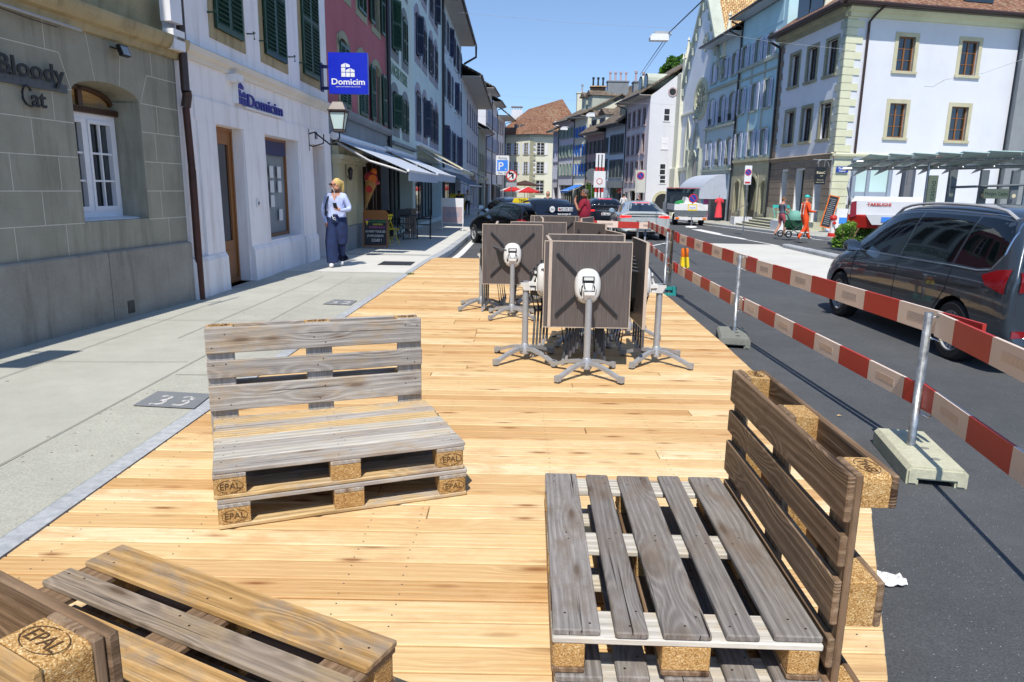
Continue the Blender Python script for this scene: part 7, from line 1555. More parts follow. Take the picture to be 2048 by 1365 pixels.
mb.tube([((x0+x1)/2-.1, y0, z0), ((x0+x1)/2-.1, y0*.95, z1)], .06, 6); mb.b2(x0-.08, x1+.08, y0-.1, y1+.08, z1, z1+.1); mb.b2(x0, x1, y0, y0+.05, z0, z0+.2); mb.tube([(x0, y0, 1.6), (x0-.15, y0-.3, 2.2), (x0, y0, 3.1)], .03, 6); cbx = mb.build('cab', M['cab_grey'], t)
mb = MB(); mb.quad((x0, y0+.02, z0+.2), (x1, y0+.02, z0+.2), (x1, y0+.02, z1), (x0, y0+.02, z1)); mb.quad((x1, y0, z0), (x1, y1, z0), (x1, y1, z1), (x1, y0, z1)); mb.build('cab_glass', M['shelter_glass'], cbx); mb = MB(); mb.b2(-.9, -.45, -.2, .0, 1.9, 2.6); mb.b2(-.9, -.45, -.2, .3, 1.9, 2.1); mb.build('seat', M['black'], cbx)
mb = MB(); mb.tube([(.5, .9, 1.5), (.6, 2.2, 3.0), (.6, 3.4, 3.2)], .2, 6); mb.tube([(.6, 3.3, 3.2), (.6, 3.9, 1.6)], .15, 6); mb.tube([(.45, .9, 1.4), (.5, 2.0, 2.6)], .07, 6); mb.build('boom', M['slate'], t); t.scale = (1.08, 1.08, 1.02)
# ---------------------------------------------------------------- bus shelter, signs, small things
t = empty('bus_shelter', (0, 0, 0), 0, 'steel bus shelter with a green tinted sloping glass roof on the right', 'bus shelter')
YS = 20.5; M['rafter'] = paint('pale_steel_rafter', '#a5a9a8', .5)
def bp(px, py, Y=YS): return atY(px, py, Y)
L0, R0 = bp(1738, 330), bp(2048, 309, 19.4)
d_ = (R0-L0); d_.z = 0; n_ = V((0, 1.9, -.0)); xs = [0, .14, .3, .46, .62, .79, 1.0, 1.3]
A_ = [L0.lerp(R0, f) for f in xs]; A_ = [V((L0.x+(R0.x-L0.x)*f, L0.y+(R0.y-L0.y)*f, 2.62+.12*f)) for f in xs]
gl = MB()
for a, b in zip(A_, A_[1:]):
    e = (b-a)*.015; gl.prism([a+e+V((0, 0, .06)), b-e+V((0, 0, .0)), b-e+V((.15, 1.7, -.28)), a+e+V((.15, 1.7, -.22))], (0, 0, .02))
gl.build('roof_glass', M['shelter_glass'], t)
mb = MB(); mb.tube([A_[0]+V((-.1, .55, -.12)), A_[-1]+V((0, .55, -.16))], .035, 8); mb.tube([A_[0]+V((-.1, 1.4, -.3)), A_[-1]+V((0, 1.4, -.34))], .05, 8); mb.build('purlin', M['galv'], t)
for a in A_[1:]:
    mb = MB(); mb.prism([a+V((-.015, .1, -.03)), a+V((-.015, 1.75, -.3)), a+V((-.015, 2.1, -.5)), a+V((-.015, 1.4, -.36)), a+V((-.015, .1, -.07))], (.03, 0, 0)); mb.build('rafter', M['rafter'], t)
for px in (1899, 1962, 2024):
    p = atY(px, 400, 21.6); mb = MB(); mb.b2(p.x-.11, p.x+.11, p.y-.05, p.y+.05, -.5, 2.35); po = mb.build('upright', M['steel_grey'], t)
    for z in (.98, 1.62): mb = MB(); mb.lathe([(0, 0), (.06, 0)], (p.x, p.y-.053, z), 16, 0, 1); mb.build('round_hole', M['cloth_cream'], po)
pa, pb = atY(1905, 375, 21.5), atY(2060, 370, 21.5); mb = MB(); mb.tube([pa, pb], .035, 8); mb.tube([pa+V((-.2, .1, .55)), pb+V((0, .1, .55))], .06, 8); mb.build('cross_bar', M['steel_grey'], t)
for px in (1849, 2046): q = atY(px, 400, 20.9); mb = MB(); mb.tube([(q.x, q.y, -.4), (q.x, q.y, 2.5)], .035, 8); mb.build('front_post', M['galv'], t)
q = atY(1862, 400, 20.8); x, y = q.x, q.y; mb = MB(); mb.b2(x-.13, x+.13, y, y+.03, .6, 2.15); o = mb.build('name_panel', M['cloth_cream'], t); o.data.materials[0] = paint('shelter_cream', '#b9b68c', .5); mb = MB(); vs, fs = text_pts('Morges, casino', .22, .001); R90 = RY(-pi/2); mb.add([R90 @ p+V((x+.07, y-.003, .68)) for p in vs], fs); mb.build('panel_lettering', M['deep_green'], o)
q = atY(1993, 388, 21.3); x, y = q.x, q.y; mb = MB(); mb.b2(x-.36, x+.36, y, y+.03, q.z-.14, q.z+.14); o = mb.build('name_panel', bpy.data.materials['shelter_cream'], t); mb = MB(); put_text(mb, 'Morges, Casino', (x, y-.003, q.z-.05), .15, .001, 'CENTER', sx=.72); mb.build('panel_lettering', M['deep_green'], o)
def signpost(name, label, x, y, zb, h, r=.03, mt='galv'):
    t = empty(name, (x, y, zb), 0, label, 'road sign'); mb = MB(); mb.tube([(0, 0, 0), (0, 0, h)], r, 10); mb.build('pole', M[mt], t); return t
def disc(t, z, r, ring_, face, bar=None, y=-.05, name='sign_disc'):
    mb = MB(); mb.lathe([(0, y), (r, y), (r, y+.015), (0, y+.015)], (0, 0, z), 28, 0, 1); mb.lathe([(0, y-.002), (r*.78, y-.002)], (0, 0, z), 28, 1, 1)
    if bar is not None: R = RY(bar); mb.box((0, y-.004, z), (r*1.7, .003, r*.16), 0, R)
    return mb.build(name, [M[ring_], M[face]], t)
g = gd(1486, 466, -.03); s1 = signpost('no_parking_sign', 'no parking sign on a tall post in front of the arched doorways', g.x, g.y, g.z, 3.05)
mb = MB(); mb.b2(-.16, .16, -.04, -.02, 2.2, 3.05); mb.build('plate', M['white'], s1); disc(s1, 2.75, .15, 'red', 'signblue', radians(45)); mb = MB(); mb.b2(-.12, .12, -.045, -.041, 2.25, 2.33); mb.build('text_strip', M['red'], s1)
g = gd(1382, 455, -.14); s2 = signpost('temporary_no_parking_sign', 'temporary no parking sign with a yellow plate on a white foot', g.x, g.y, g.z, 1.75); disc(s2, 1.65, .26, 'red', 'signblue', radians(45)); mb = MB(); mb.b2(-.27, .27, -.04, -.02, .95, 1.32); mb.b2(-.22, .22, -.043, -.041, 1.02, 1.26, 1); mb.build('yellow_plate', [M['yellow'], M['white']], s2); mb = MB(); put_text(mb, 'interdit', (0, -.046, 1.08), .12, .001, 'CENTER'); mb.build('plate_lettering', M['signblue'], s2); mb = MB(); mb.lathe([(0, .08), (.3, .06), (.34, 0)], (0, 0, 0), 16); mb.build('foot', M['white'], s2)
g = atY(1281, 352, 60); s3 = signpost('no_parking_sign', 'small no parking sign with a white panel on the pale pink house', g.x, 60, -.6, g.z+.6+.3); disc(s3, g.z+.6, .3, 'red', 'signblue', radians(45)); mb = MB(); mb.b2(-.42, .42, -.03, -.01, g.z-.75, g.z+1.05); mb.build('plate', M['pale_conc'], s3)
g = atY(1005, 335, 58); s4 = signpost('parking_sign', 'tall blue and white parking sign above the taxi', g.x, 58, -.5, g.z+1.3); mb = MB(); mb.b2(-.52, .52, -.04, -.02, g.z-.1, g.z+1.4); mb.b2(-.42, .42, -.045, -.041, g.z+.2, g.z+1.05, 1); mb.build('plate', [M['white'], M['brt_blue']], s4); mb = MB(); put_text(mb, 'P', (-.14, -.05, g.z+.3), .85, .001, 'CENTER', off=.012); mb.build('lettering', M['white'], s4); mb = MB(); put_text(mb, 'x', (.25, -.05, g.z+.28), .3, .001, 'CENTER'); mb.build('symbol', M['white'], s4); mb = MB(); put_text(mb, 'Max. 2h', (0, -.05, g.z-.03), .22, .001, 'CENTER'); put_text(mb, 'Parking', (0, -.05, g.z+1.13), .22, .001, 'CENTER'); mb.build('lettering', M['slate'], s4)
g = atY(1023, 352, 50); s5 = signpost('no_left_turn_sign', 'round no left turn sign with a blank plate below it', g.x, 50, -.4, g.z+.4+.3); disc(s5, g.z+.4, .38, 'red', 'white', radians(-45)); mb = MB(); mb.prism([(.05, -.056, g.z+.2), (.15, -.056, g.z+.2), (.15, -.056, g.z+.5), (.05, -.056, g.z+.62), (-.1, -.056, g.z+.62), (-.1, -.056, g.z+.7), (-.24, -.056, g.z+.56), (-.1, -.056, g.z+.42), (-.1, -.056, g.z+.5), (.0, -.056, g.z+.5)], (0, .002, 0)); mb.build('arrow', M['black'], s5); mb = MB(); mb.b2(-.36, .36, -.04, -.02, g.z-.35, g.z-.05); mb.build('blank_plate', M['silver'], s5)
g = atY(1199, 360, 48); s6 = empty('barrier_totem', (g.x, 48, -.5), 0, 'white and red striped road closure board with a speed sign behind the dark SUV', 'road sign'); mb = MB()
for x in (-.22, 0, .22):
    for k in range(7): mb.b2(x-.07, x+.07, 0, .06, g.z+.5-1.2+k*.4, g.z+.5-.8+k*.4, k % 3 == 1)
mb.b2(-.29, .29, .0, .06, g.z+.5+1.6, g.z+.5+1.68); mb.tube([(0, .03, 0), (0, .03, g.z)], .04, 6); mb.build('striped_post', [M['white'], M['red']], s6); mb = MB(); mb.b2(-.38, .38, -.04, -.02, g.z+.0, g.z+1.05); mb.build('plate', M['white'], s6); disc(s6, g.z+.4, .2, 'red', 'white'); 
g = atY(1184, 350, 60); s7 = signpost('round_sign', 'round grey sign seen from behind left of the striped board', g.x, 60, -.7, g.z+.7); mb = MB(); mb.lathe([(0, -.03), (.5, -.03), (.5, 0), (0, 0)], (0, 0, g.z+.7), 24, 0, 1); mb.build('disc', M['steel_grey'], s7)
# hydrant, banner, picture stand
g = gd(1663, 474, -.03); t = empty('hydrant', (g.x, g.y, g.z), 0, 'red and white fire hydrant in front of the white corner house', 'hydrant'); k = .8
mb = MB(); mb.lathe([(0, 0), (.17, 0), (.17, .16), (0, .16)], (0, 0, 0), 12); mb.lathe([(.0, .72), (.13, .72), (.16, .82), (.12, .92), (0, .95)], (0, 0, 0), 14); mb.lathe([(0, 0), (.07, 0), (.07, -.18), (0, -.18)], (0, 0, .6), 10, 0, 1); mb.build('cap', M['red'], t); mb = MB(); mb.lathe([(.1, .16), (.1, .72)], (0, 0, 0), 14); mb.build('body', M['white'], t)
g = atY(1692, 432, 33); t = empty('exhibition_banner', (g.x, 33, g.z), 0, 'white cloth bag with a small blue picture hanging by the bush', 'banner'); mb = MB(); mb.prism([(-.42, 0, .32), (.4, 0, .3), (.42, 0, -.45), (-.5, 0, -.5)], (0, .15, 0)); mb.b2(-.3, .26, -.01, 0, -.36, -.08, 1); mb.build('cloth', [M['white'], M['brt_blue']], t); mb = MB(); mb.tube([(0, .07, .3), (0, .07, .5)], .03, 6); mb.tube([(0, .08, -.5), (0, .08, -1.9)], .03, 6); mb.build('stand', M['slate'], t)
# bush on the island
b0 = gd(1700, 500, 0)
for i, (px, py, Y, s) in enumerate([(1720, 465, 25.5, 1.0), (1690, 480, 24, .8), (1752, 470, 26.5, 1.1)]):
    p = atY(px, py, Y); t = empty('bush', (p.x, Y, -.3), 0, ['round green bush between the dark minivan and the corner house', 'low green bush at the tip of the traffic island', 'taller bush half hidden by the minivan roof'][i], 'bush', 'bushes on the traffic island')
    mb = MB(); crown(mb, 4500, (0, 0, .6*s), (.6*s, .6*s, .55*s), .05, 20+i); mb.build('foliage', M['leaf_bush'], t); mb = MB()
    for k in range(8): a = k*.8; mb.tube([(0, 0, 0), (.2*cos(a), .2*sin(a), .5*s), (.4*cos(a), .4*sin(a), 1.0*s)], .015, 5)
    mb.build('stems', M['brown_wood'], t)
# green climber down the street
p = atY(1178, 395, 80); t = empty('climbing_plant', (p.x, 80, -.8), 0, 'narrow dark green climbing plant beside a shop door far down the street', 'plant'); mb = MB(); crown(mb, 900, (0, 0, 1.9), (.5, .4, 1.6), .12, 9); mb.build('foliage', M['leaf_tree'], t); mb = MB(); mb.tube([(0, 0, 0), (0, 0, 2.4)], .05, 6); mb.build('stem', M['brown_wood'], t)
# parasols
def parasol(label, px, py, Y, r, mt, mt2=None):
    p = atY(px, py, Y); t = empty('parasol', (p.x, Y, -.7), 0, label, 'parasol'); z = p.z+.7; mb = MB(); n = 8
    for k in range(n):
        a, b = 2*pi*k/n, 2*pi*(k+1)/n; mb.add([(0, 0, z), (r*cos(a), r*sin(a), z-.55), (r*cos(b), r*sin(b), z-.55), (r*cos(a), r*sin(a), z-.7), (r*cos(b), r*sin(b), z-.7)], [(0, 1, 2), (1, 3, 4, 2)], (k % 4 == 0) if mt2 else 0)
    mb.build('canopy', [M[mt], M[mt2 or mt]], t); mb = MB(); mb.tube([(0, 0, 0), (0, 0, z)], .03, 6); mb.build('pole', M['slate'], t)
parasol('red and white parasol in front of the hotel, left one', 1025, 372, 90, 1.5, 'red', 'white'); parasol('red and white parasol in front of the hotel, right one', 1056, 374, 86, 1.5, 'red', 'white'); parasol('large dark brown parasol behind the red ones', 1050, 361, 95, 2.0, 'wood_dark')
awning('awning', 'small bright blue awning on the right row', CHN[4], CHN[3], -3.2, .3, 1.9, 1.5, .6, 'brt_blue', .15) if False else None
b_, a_ = CHN[3], CHN[4]; awning('awning', 'small bright blue awning in the row of shuttered houses', a_, b_, .8, 3.6, 2.2, 1.8, .7, 'brt_blue', .2)
# cafe furniture on the left pavement
g = gd(751, 498); t = empty('chalkboard', (g.x, g.y, 0), radians(3), 'black chalkboard A-frame with coloured ice cream menu lettering beside the woman', 'chalkboard')
mb = MB()
for a, b, c, d in ((-.33, -.29, 0, .93), (.29, .33, 0, .93), (-.29, .29, 0.03, .07), (-.29, .29, .89, .93)): mb.box(RX(-.16) @ V(((a+b)/2, 0, (c+d)/2)), (b-a, .03, d-c), 0, RX(-.16))
mb.box(RX(.25) @ V((0, .28, .42))+V((0, 0, .08)), (.6, .02, .86), 0, RX(.25)); mb.build('frame', M['wood_frame'], t)
mb = MB(); mb.box(RX(-.16) @ V((0, .004, .48)), (.58, .014, .82), 0, RX(-.16)); pn = mb.build('panel', M['black'], t)
for tx, c_, x, z, s in (('GELATO ARTIGIANALE', 'orange', 0, .82, .075), ('FROZEN YOGURT', 'chalk', .05, .74, .065), ('GRANITA SICILIENNE', 'green', .05, .665, .058), ('CAFETERIA', 'yellow', .06, .59, .065), ('PATISSERIE GLACE', 'magenta', .04, .515, .062), ('OUVERT TOUS LES', 'chalk', 0, .4, .075), ("JOURS JUSQU'A", 'chalk', 0, .29, .075), ('22h00 !', 'chalk', .03, .16, .11)):
    mb = MB(); put_text(mb, tx, RX(-.16) @ V((x, -.006, z)), s, .0006, 'CENTER', R=RX(-.16), sx=.82, off=.0006); mb.build('chalk_lettering', M[c_], pn)
mb = MB(); mb.add([RX(-.16) @ V(p) for p in ((-.26, -.006, .7), (-.18, -.006, .7), (-.22, -.006, .58))], [(0, 1, 2)]); mb.build('chalk_cone', M['yellow'], pn); mb = MB(); mb.lathe([(0, 0), (.045, 0)], RX(-.16) @ V((-.22, -.006, .73)), 12, 0, 1); mb.build('chalk_scoop', M['purple'], pn)
# ice cream cone sign
p = atY(740, 375, 19.6); t = empty('ice_cream_cone_sign', p, 0, 'big hanging ice cream cone figure in front of the parlour window', 'sign'); Rc = RY(radians(14)); 
mb = MB(); n = 18; P = [(.01, -.62), (.16, .12), (.19, .14), (.17, .17)]
ps = []; 
mb.M = Rc.to_4x4(); mb.lathe(P, (0, 0, 0), 18); mb.build('cone', M['tan_wood'], t, .8); t.children[0].data.materials[0] = plain('wafer', '#b98a52', .7)
mb = MB(); mb.M = Rc.to_4x4(); mb.ell((-.03, -.0, .25), (.19, .14, .15), 16); mb.ell((.04, .0, .17), (.19, .15, .09), 16); mb.build('scoop', paint('raspberry', '#b53a4a', .4), t, 1.5)
mb = MB(); mb.M = Rc.to_4x4(); mb.ell((.0, .03, .4), (.09, .08, .12), 14); mb.lathe([(0, 0), (.11, 0), (.11, .03)], (.05, -.15, .24), 20, 0, 1); mb.build('scoop', M['orange'], t, 1.5); mb = MB(); mb.M = Rc.to_4x4(); mb.lathe([(0, 0), (.09, 0)], (.02, -.18, -.05), 16, 0, 1); mb.build('badge', M['red'], t); mb = MB(); mb.tube([(.1, .1, .5), (.1, .3, 1.0)], .01, 6); mb.build('hanger', M['black'], t)
def yellow_chair(x, y, a, label, mt, g=None):
    t = empty('folding_chair', (x, y, G(x, y)), a, label, 'chair', g); mb = MB()
    for s in (-.19, .19): mb.tube([(s, -.2, 0), (s, .2, .82)], .012, 6); mb.tube([(s, .22, 0), (s, -.18, .45)], .012, 6)
    mb.build('frame', M[mt], t)
    for z, y_ in ((.72, .155), (.8, .195)): mb = MB(); mb.b2(-.2, .2, y_-.01, y_+.01, z-.03, z+.03); mb.build('backrest_slat', M[mt], t)
    mb = MB(); [mb.b2(-.19, .19, -.2+i*.075, -.15+i*.075, .44, .455) for i in range(5)]; mb.build('seat', M[mt], t); return t
yellow_chair(-3.55, 20.6, radians(60), 'yellow folding chair right behind the chalkboard', 'yellow'); yellow_chair(-3.9, 21.6, radians(-120), 'yellow folding chair farther in, behind the chalkboard', 'yellow')
def bistro(x, y, label): 
    t = empty('high_table', (x, y, G(x, y)), 0, label, 'table'); mb = MB(); mb.lathe([(0, .74), (.3, .74), (.3, .77), (0, .77)], (0, 0, 0), 20); mb.build('table_top', M['dark'], t); mb = MB(); mb.tube([(0, 0, .03), (0, 0, .74)], .03, 10); mb.lathe([(0, .3), (.13, .3), (.13, .32), (0, .32)], (0, 0, 0), 12); mb.lathe([(0, .02), (.24, .02), (.24, 0)], (0, 0, 0), 16); mb.build('column', M['chrome'], t)
bistro(-3.35, 23.2, 'round dark bistro table with a chrome column under the first awning')
def dir_chair(x, y, a, label):
    t = empty('director_chair', (x, y, G(x, y)), a, label, 'chair', 'dark chairs around the bistro table'); mb = MB()
    for s in (-.23, .23): mb.tube([(s, -.2, 0), (s, -.2, .65), (s, .22, .65)], .014, 6); mb.tube([(s, .22, 0), (s, .24, .95)], .014, 6); mb.tube([(s, -.2, .05), (-s, -.2, .45)], .01, 6)
    mb.build('frame', M['black'], t); mb = MB(); mb.b2(-.23, .23, -.2, .2, .45, .47); mb.build('seat', M['dark'], t); mb = MB(); mb.b2(-.23, .23, .22, .24, .65, .93); mb.build('backrest', M['dark'], t)
dir_chair(-3.75, 22.7, radians(120), 'dark canvas chair nearest the parlour window'); dir_chair(-2.95, 23.5, radians(-80), 'dark canvas chair on the street side of the bistro table'); dir_chair(-3.6, 24.0, radians(20), 'dark canvas chair behind the bistro table')
g = gd(905, 462); t = empty('poster_stand', (g.x, g.y, g.z), radians(-4), 'pavement poster stand with a white top and a dark portrait poster', 'poster stand'); mb = MB(); mb.tube([(-.42, 0, 0), (-.42, 0, 1.25)], .02, 6); mb.tube([(.42, 0, 0), (.42, 0, 1.25)], .02, 6); mb.b2(-.45, .45, -.02, .02, .3, 1.3); mb.build('frame', M['white'], t); mb = MB(); mb.b2(-.4, .4, -.025, -.021, .33, .95); mb.build('poster', M['rose_stone'], t); mb = MB()
for x in (-.13, .15): mb.lathe([(0, 0), (.13, 0)], (x, -.029, .66), 14, 0, 1)
mb.build('poster_figure', M['purple_stone'], t)
g = gd(925, 468); p_ = empty('menu_stand', (-3.75, 26.2, G(0, 26)), 0, 'slanted wooden board leaning by the bakery door', 'board'); mb = MB(); mb.box((0, 0, .45), (.4, .03, .95), 0, RX(-.2)); mb.build('panel', M['brown_stone'], p_)
for i, (x, y) in enumerate([(-3.9, 47.5), (-3.9, 53)]): t = empty('yellow_box', (x, y, G(x, y)), 0, ['yellow letter box beside the walking couple', 'yellow box farther along the lilac house'][i], 'box'); mb = MB(); rb(mb, -.3, .3, -.2, .2, .3, 1.5, b=.05); mb.build('box', M['yellow'], t); mb = MB(); mb.tube([(0, 0, 0), (0, 0, .3)], .05, 8); mb.build('foot', M['slate'], t)
# teal folded chair stack on the porch
q = RP(2.9, -1.2)
for i in range(2):
    o = yellow_chair(q[0]-.2+i*.6, q[1], radians(10+i*12), ['turquoise folding chair on the cafe steps, left one', 'turquoise folding chair on the cafe steps, right one'][i], 'turq', 'turquoise chairs on the cafe steps'); o.location.z = .125
# overhead lamps and cables
def olamp(px, py, Y, label, s=1):
    p = atY(px, py, Y); t = empty('overhead_lamp', p, 0, label, 'street lamp', 'street lamps hung over the road'); mb = MB(); P = [(-.3, -.1), (.3, -.1), (.31, .0), (.25, .1), (-.25, .1), (-.31, 0)]; mb.prism([(x*s, -.14*s, z*s) for x, z in P], (0, .28*s, 0)); mb.build('housing', M['white'], t); mb = MB(); mb.b2(-.15*s, .3*s, -.03, .03, .1*s, .2*s); mb.tube([(.3*s, 0, .16*s), (.42*s, 0, .1*s)], .03*s, 6); mb.build('clamp', M['silver'], t); return p
p1 = olamp(1318, 76, 25, 'nearest lamp hanging on the cable over the road, against the blue sky', 1.0); olamp(1181, 231, 62, 'farther hanging lamp in front of the ochre dormers', 1.2); olamp(1128, 258, 75, 'farthest hanging lamp above the blue shuttered houses', 1.2)
def wire(label, pts, r):
    t = empty('overhead_cable', pts[0], 0, label, 'cable'); mb = MB(); P = []
    for a, b in zip(pts, pts[1:]):
        for k in range(6): P.append(a.lerp(b, k/6)-pts[0])
    P.append(pts[-1]-pts[0]); mb.tube(P, r, 5); mb.build('cable', M['black'] if r > .007 else M['silver'], t)
wire('thick black cable carrying the nearest hanging lamp', [atY(1480, -70, 14), atY(1338, 66, 25), atY(1280, 150, 60)], .018)
wire('thin second cable beside the thick black one', [atY(1340, 72, 25), atY(1284, 152, 60)], .012)
for i, (a, b, Y0, Y1) in enumerate([((880, 22), (1400, 60), 40, 40), ((1400, 60), (1700, 100), 40, 37), ((915, 186), (1400, 212), 60, 60), ((1380, 214), (1668, 214), 60, 38), ((925, 232), (1250, 235), 75, 75), ((1300, 250), (1560, 262), 70, 45), ((1890, 160), (2048, 118), 25, 25), ((1848, 173), (1890, 160), 30, 25)]):
    A1_, B1__ = atY(*a, Y0), atY(*b, Y1); mid = A1_.lerp(B1__, .5)-V((0, 0, .12)); wire(['thin wire high over the street', 'thin wire running to the corner house quoins', 'thin wire at mid height across the street', 'thin wire ending above the cafe', 'low thin wire far down the street', 'thin wire in front of the blue house', 'thin wire at the right edge', 'short end of the right hand wire'][i], [A1_, mid, B1__], .0065 if i != 9 else .01)
# handrail on the steps
t = empty('handrail', (RP(7.2, -2.2)[0], RP(7.2)[1], -.4), 0, 'thin steel handrail by the arched doorway left of the steps', 'handrail'); mb = MB(); mb.tube([(0, 0, 0), (0, 0, .9), (.2, -1.8, 1.4), (.2, -1.8, .5)], .02, 6); mb.build('rail', M['galv'], t)
# ---------------------------------------------------------------- people
def person(label, x, y, zb, yaw, h, J, C, R=None, hair=None, hm='brown_wood', extra=None, name='person'):
    """J: joint dict (metres for a 1.7 m figure, facing +y); C: colours by body zone"""
    s = h/1.72; root = empty(name, (x, y, zb), yaw, label, 'person'); root.scale = (s, s, s)
    D = dict(pel=(0, 0, .93), spi=(0, 0, 1.1), che=(0, .0, 1.3), nek=(0, .0, 1.46), hd=(0, .02, 1.55), ht=(0, .03, 1.66),
             shL=(-.18, 0, 1.39), elL=(-.24, -.02, 1.12), wrL=(-.25, .05, .87), haL=(-.25, .07, .79), shR=(.18, 0, 1.39), elR=(.24, -.02, 1.12), wrR=(.25, .05, .87), haR=(.25, .07, .79),
             hiL=(-.1, 0, .88), knL=(-.11, .02, .49), anL=(-.11, -.02, .09), toL=(-.12, .14, .04), hiR=(.1, 0, .88), knR=(.11, .02, .49), anR=(.11, -.02, .09), toR=(.12, .14, .04))
    D.update(J)
    Rr = dict(pel=.135, spi=.125, che=.145, nek=.055, hd=.075, ht=.085, sh=.068, el=.046, wr=.03, ha=.034, hi=.1, kn=.062, an=.043, to=.036); Rr.update(R or {})
    K = [k for k in D if k != 'face']; E = [('pel', 'spi'), ('spi', 'che'), ('che', 'nek'), ('nek', 'hd'), ('hd', 'ht')]+[(a+S, b+S) for S in 'LR' for a, b in (('sh', 'el'), ('el', 'wr'), ('wr', 'ha'), ('hi', 'kn'), ('kn', 'an'), ('an', 'to'))]+[('che', 'shL'), ('che', 'shR'), ('pel', 'hiL'), ('pel', 'hiR')]
    me = bpy.data.meshes.new('b'); me.from_pydata([D[k] for k in K], [(K.index(a), K.index(b)) for a, b in E], []); o = link('tmp', me); o.modifiers.new('k', 'SKIN'); sb = o.modifiers.new('s', 'SUBSURF'); sb.levels = 2; sb.render_levels = 2
    for k, v in zip(K, me.skin_vertices[0].data):
        r = Rr.get(k) or Rr.get(k[:-1]); v.radius = (r, r*(.72 if k in ('pel', 'spi', 'che') else 1)); v.use_root = (k == 'pel')
    dg = bpy.context.evaluated_depsgraph_get(); dg.update(); bm_ = bpy.data.meshes.new_from_object(o.evaluated_get(dg)); bpy.data.objects.remove(o)
    mats = ['skin', C['top'], C['bot'], C['shoe']]; bm_.materials.clear(); [bm_.materials.append(M[q]) for q in ([C.get('skin', 'skin')]+mats[1:])]
    seg = [(V(D[a]), V(D[b]), a, b) for a, b in E]
    sl = C.get('sleeve', 1.0); lg = C.get('leg', 1.0)
    for p in bm_.polygons:
        c = p.center; best = min(seg, key=lambda q: (lambda t: (c-(q[0]+(q[1]-q[0])*t)).length-Rr.get(q[2], Rr.get(q[2][:-1]))*.6)(max(0, min(1, (c-q[0]).dot(q[1]-q[0])/max(1e-6, (q[1]-q[0]).length_squared)))))
        a, b = best[2], best[3]; t = max(0, min(1, (c-best[0]).dot(best[1]-best[0])/max(1e-6, (best[1]-best[0]).length_squared))); k = a[:2]; mi = 0
        if a == 'pel' and b == 'spi': mi = 1 if t > .45 else 2
        elif a in ('spi',) or (a == 'che' and b != 'nek'): mi = 1
        elif a == 'che': mi = 1 if t < .55 else 0
        elif a == 'pel': mi = 2
        elif k == 'sh': mi = 1 if (sl >= 1 or t < sl) else 0
        elif k == 'el': mi = 1 if sl >= 1 and t < sl-.05+(.05 if sl > 1.9 else 0) else 0
        elif k == 'hi': mi = 2 if lg >= .5 or t < lg*2 else 0
        elif k == 'kn': mi = (2 if lg >= 1 else 0)
        elif k == 'an': mi = 3
        p.material_index = mi; p.use_smooth = True
    body = link('body', bm_, root)
    # face, ears and hands
    hd = V(D['hd']); ht = V(D['ht']); up = (ht-hd).normalized(); fy = V(D.get('face', (0, 1, 0))).normalized(); rx = fy.cross(up).normalized(); c = hd.lerp(ht, .45)
    Rh = Matrix((rx, fy, up)).transposed()
    mb = MB(); mb.ell(c+up*.0, (.073, .092, .115), 16, 0, Rh); mb.ell(c+fy*.094-up*.012, (.013, .02, .02), 8, 0, Rh); [mb.ell(c+rx*q*.075, (.012, .022, .032), 8, 0, Rh) for q in (-1, 1)]
    mb.build('head', M[C.get('skin', 'skin')], root, 1.5)
    mb = MB(); [mb.ell(c+fy*.083+rx*q*.03+up*.014, (.012, .008, .006), 8, 0, Rh) for q in (-1, 1)]; mb.build('eye', M['black'], root); mb = MB(); mb.ell(c+fy*.085-up*.048, (.024, .008, .006), 8, 0, Rh); mb.build('mouth', M['rose_stone'], root)
    if hair:
        mb = MB()
        for (ox, oy, oz, a_, b_, d__) in hair: mb.ell(c+rx*ox+fy*oy+up*oz, (a_, b_, d__), 14, 0, Rh)
        mb.build('hair', M[hm], root, 1.5)
    for S, q in (('L', -1), ('R', 1)):
        w_ = V(D['wr'+S]); h_ = V(D['ha'+S]); dr = (h_-w_).normalized(); sd = dr.cross(V((0, 1, 0.2))).normalized()
        if sd.length < .1: sd = V((1, 0, 0))
        nn_ = sd.cross(dr)
        mb = MB()
        for i in range(4): b0 = h_+sd*(-.026+.0175*i); mb.tube([b0-dr*.01, b0+dr*.03, b0+dr*.05+nn_*.018*(-1), b0+dr*(.055+.004*(i in (1, 2)))+nn_*.035*(-1)], .008, 6, rs=[.009, .0085, .0075, .006])
        mb.tube([h_-dr*.03+sd*.03*q, h_+sd*.045*q, h_+dr*.025+sd*.042*q-nn_*.02], .009, 6, rs=[.01, .009, .007]); mb.build('fingers', M[C.get('skin', 'skin')], root, 1.5)
    return root, D
M['blond'] = plain('blond_hair', '#d2b36a', .55, 0, .2, 40); M['dark_hair'] = plain('dark_hair', '#2b2320', .6, 0, .2, 40); M['grey_hair'] = plain('grey_hair', '#5f564f', .7, 0, .2, 40); M['brown_hair'] = plain('brown_hair', '#7a5636', .6, 0, .2, 40)
M['shirt_blue'] = plain('pale_blue_shirt', '#b4c0e6', .85, 0, .12, 14, .3); M['trouser_navy'] = plain('navy_linen', '#1b2c55', .9, 0, .2, 12, .4); M['crimson'] = plain('crimson_polo', '#8e1630', .85, 0, .1, 12, .3); M['hivis'] = plain('orange_hivis', '#f0531c', .7, 0, .08, 10, .2); M['denim'] = plain('faded_denim', '#8aa4bd', .9); M['shirt_dk'] = plain('dark_blue_shirt', '#17202c', .9); M['greytee'] = plain('grey_tee', '#5d6272', .9); M['redshort'] = plain('red_shorts', '#a8505a', .9)
hair_short = [(0, -.018, .03, .084, .095, .1)]
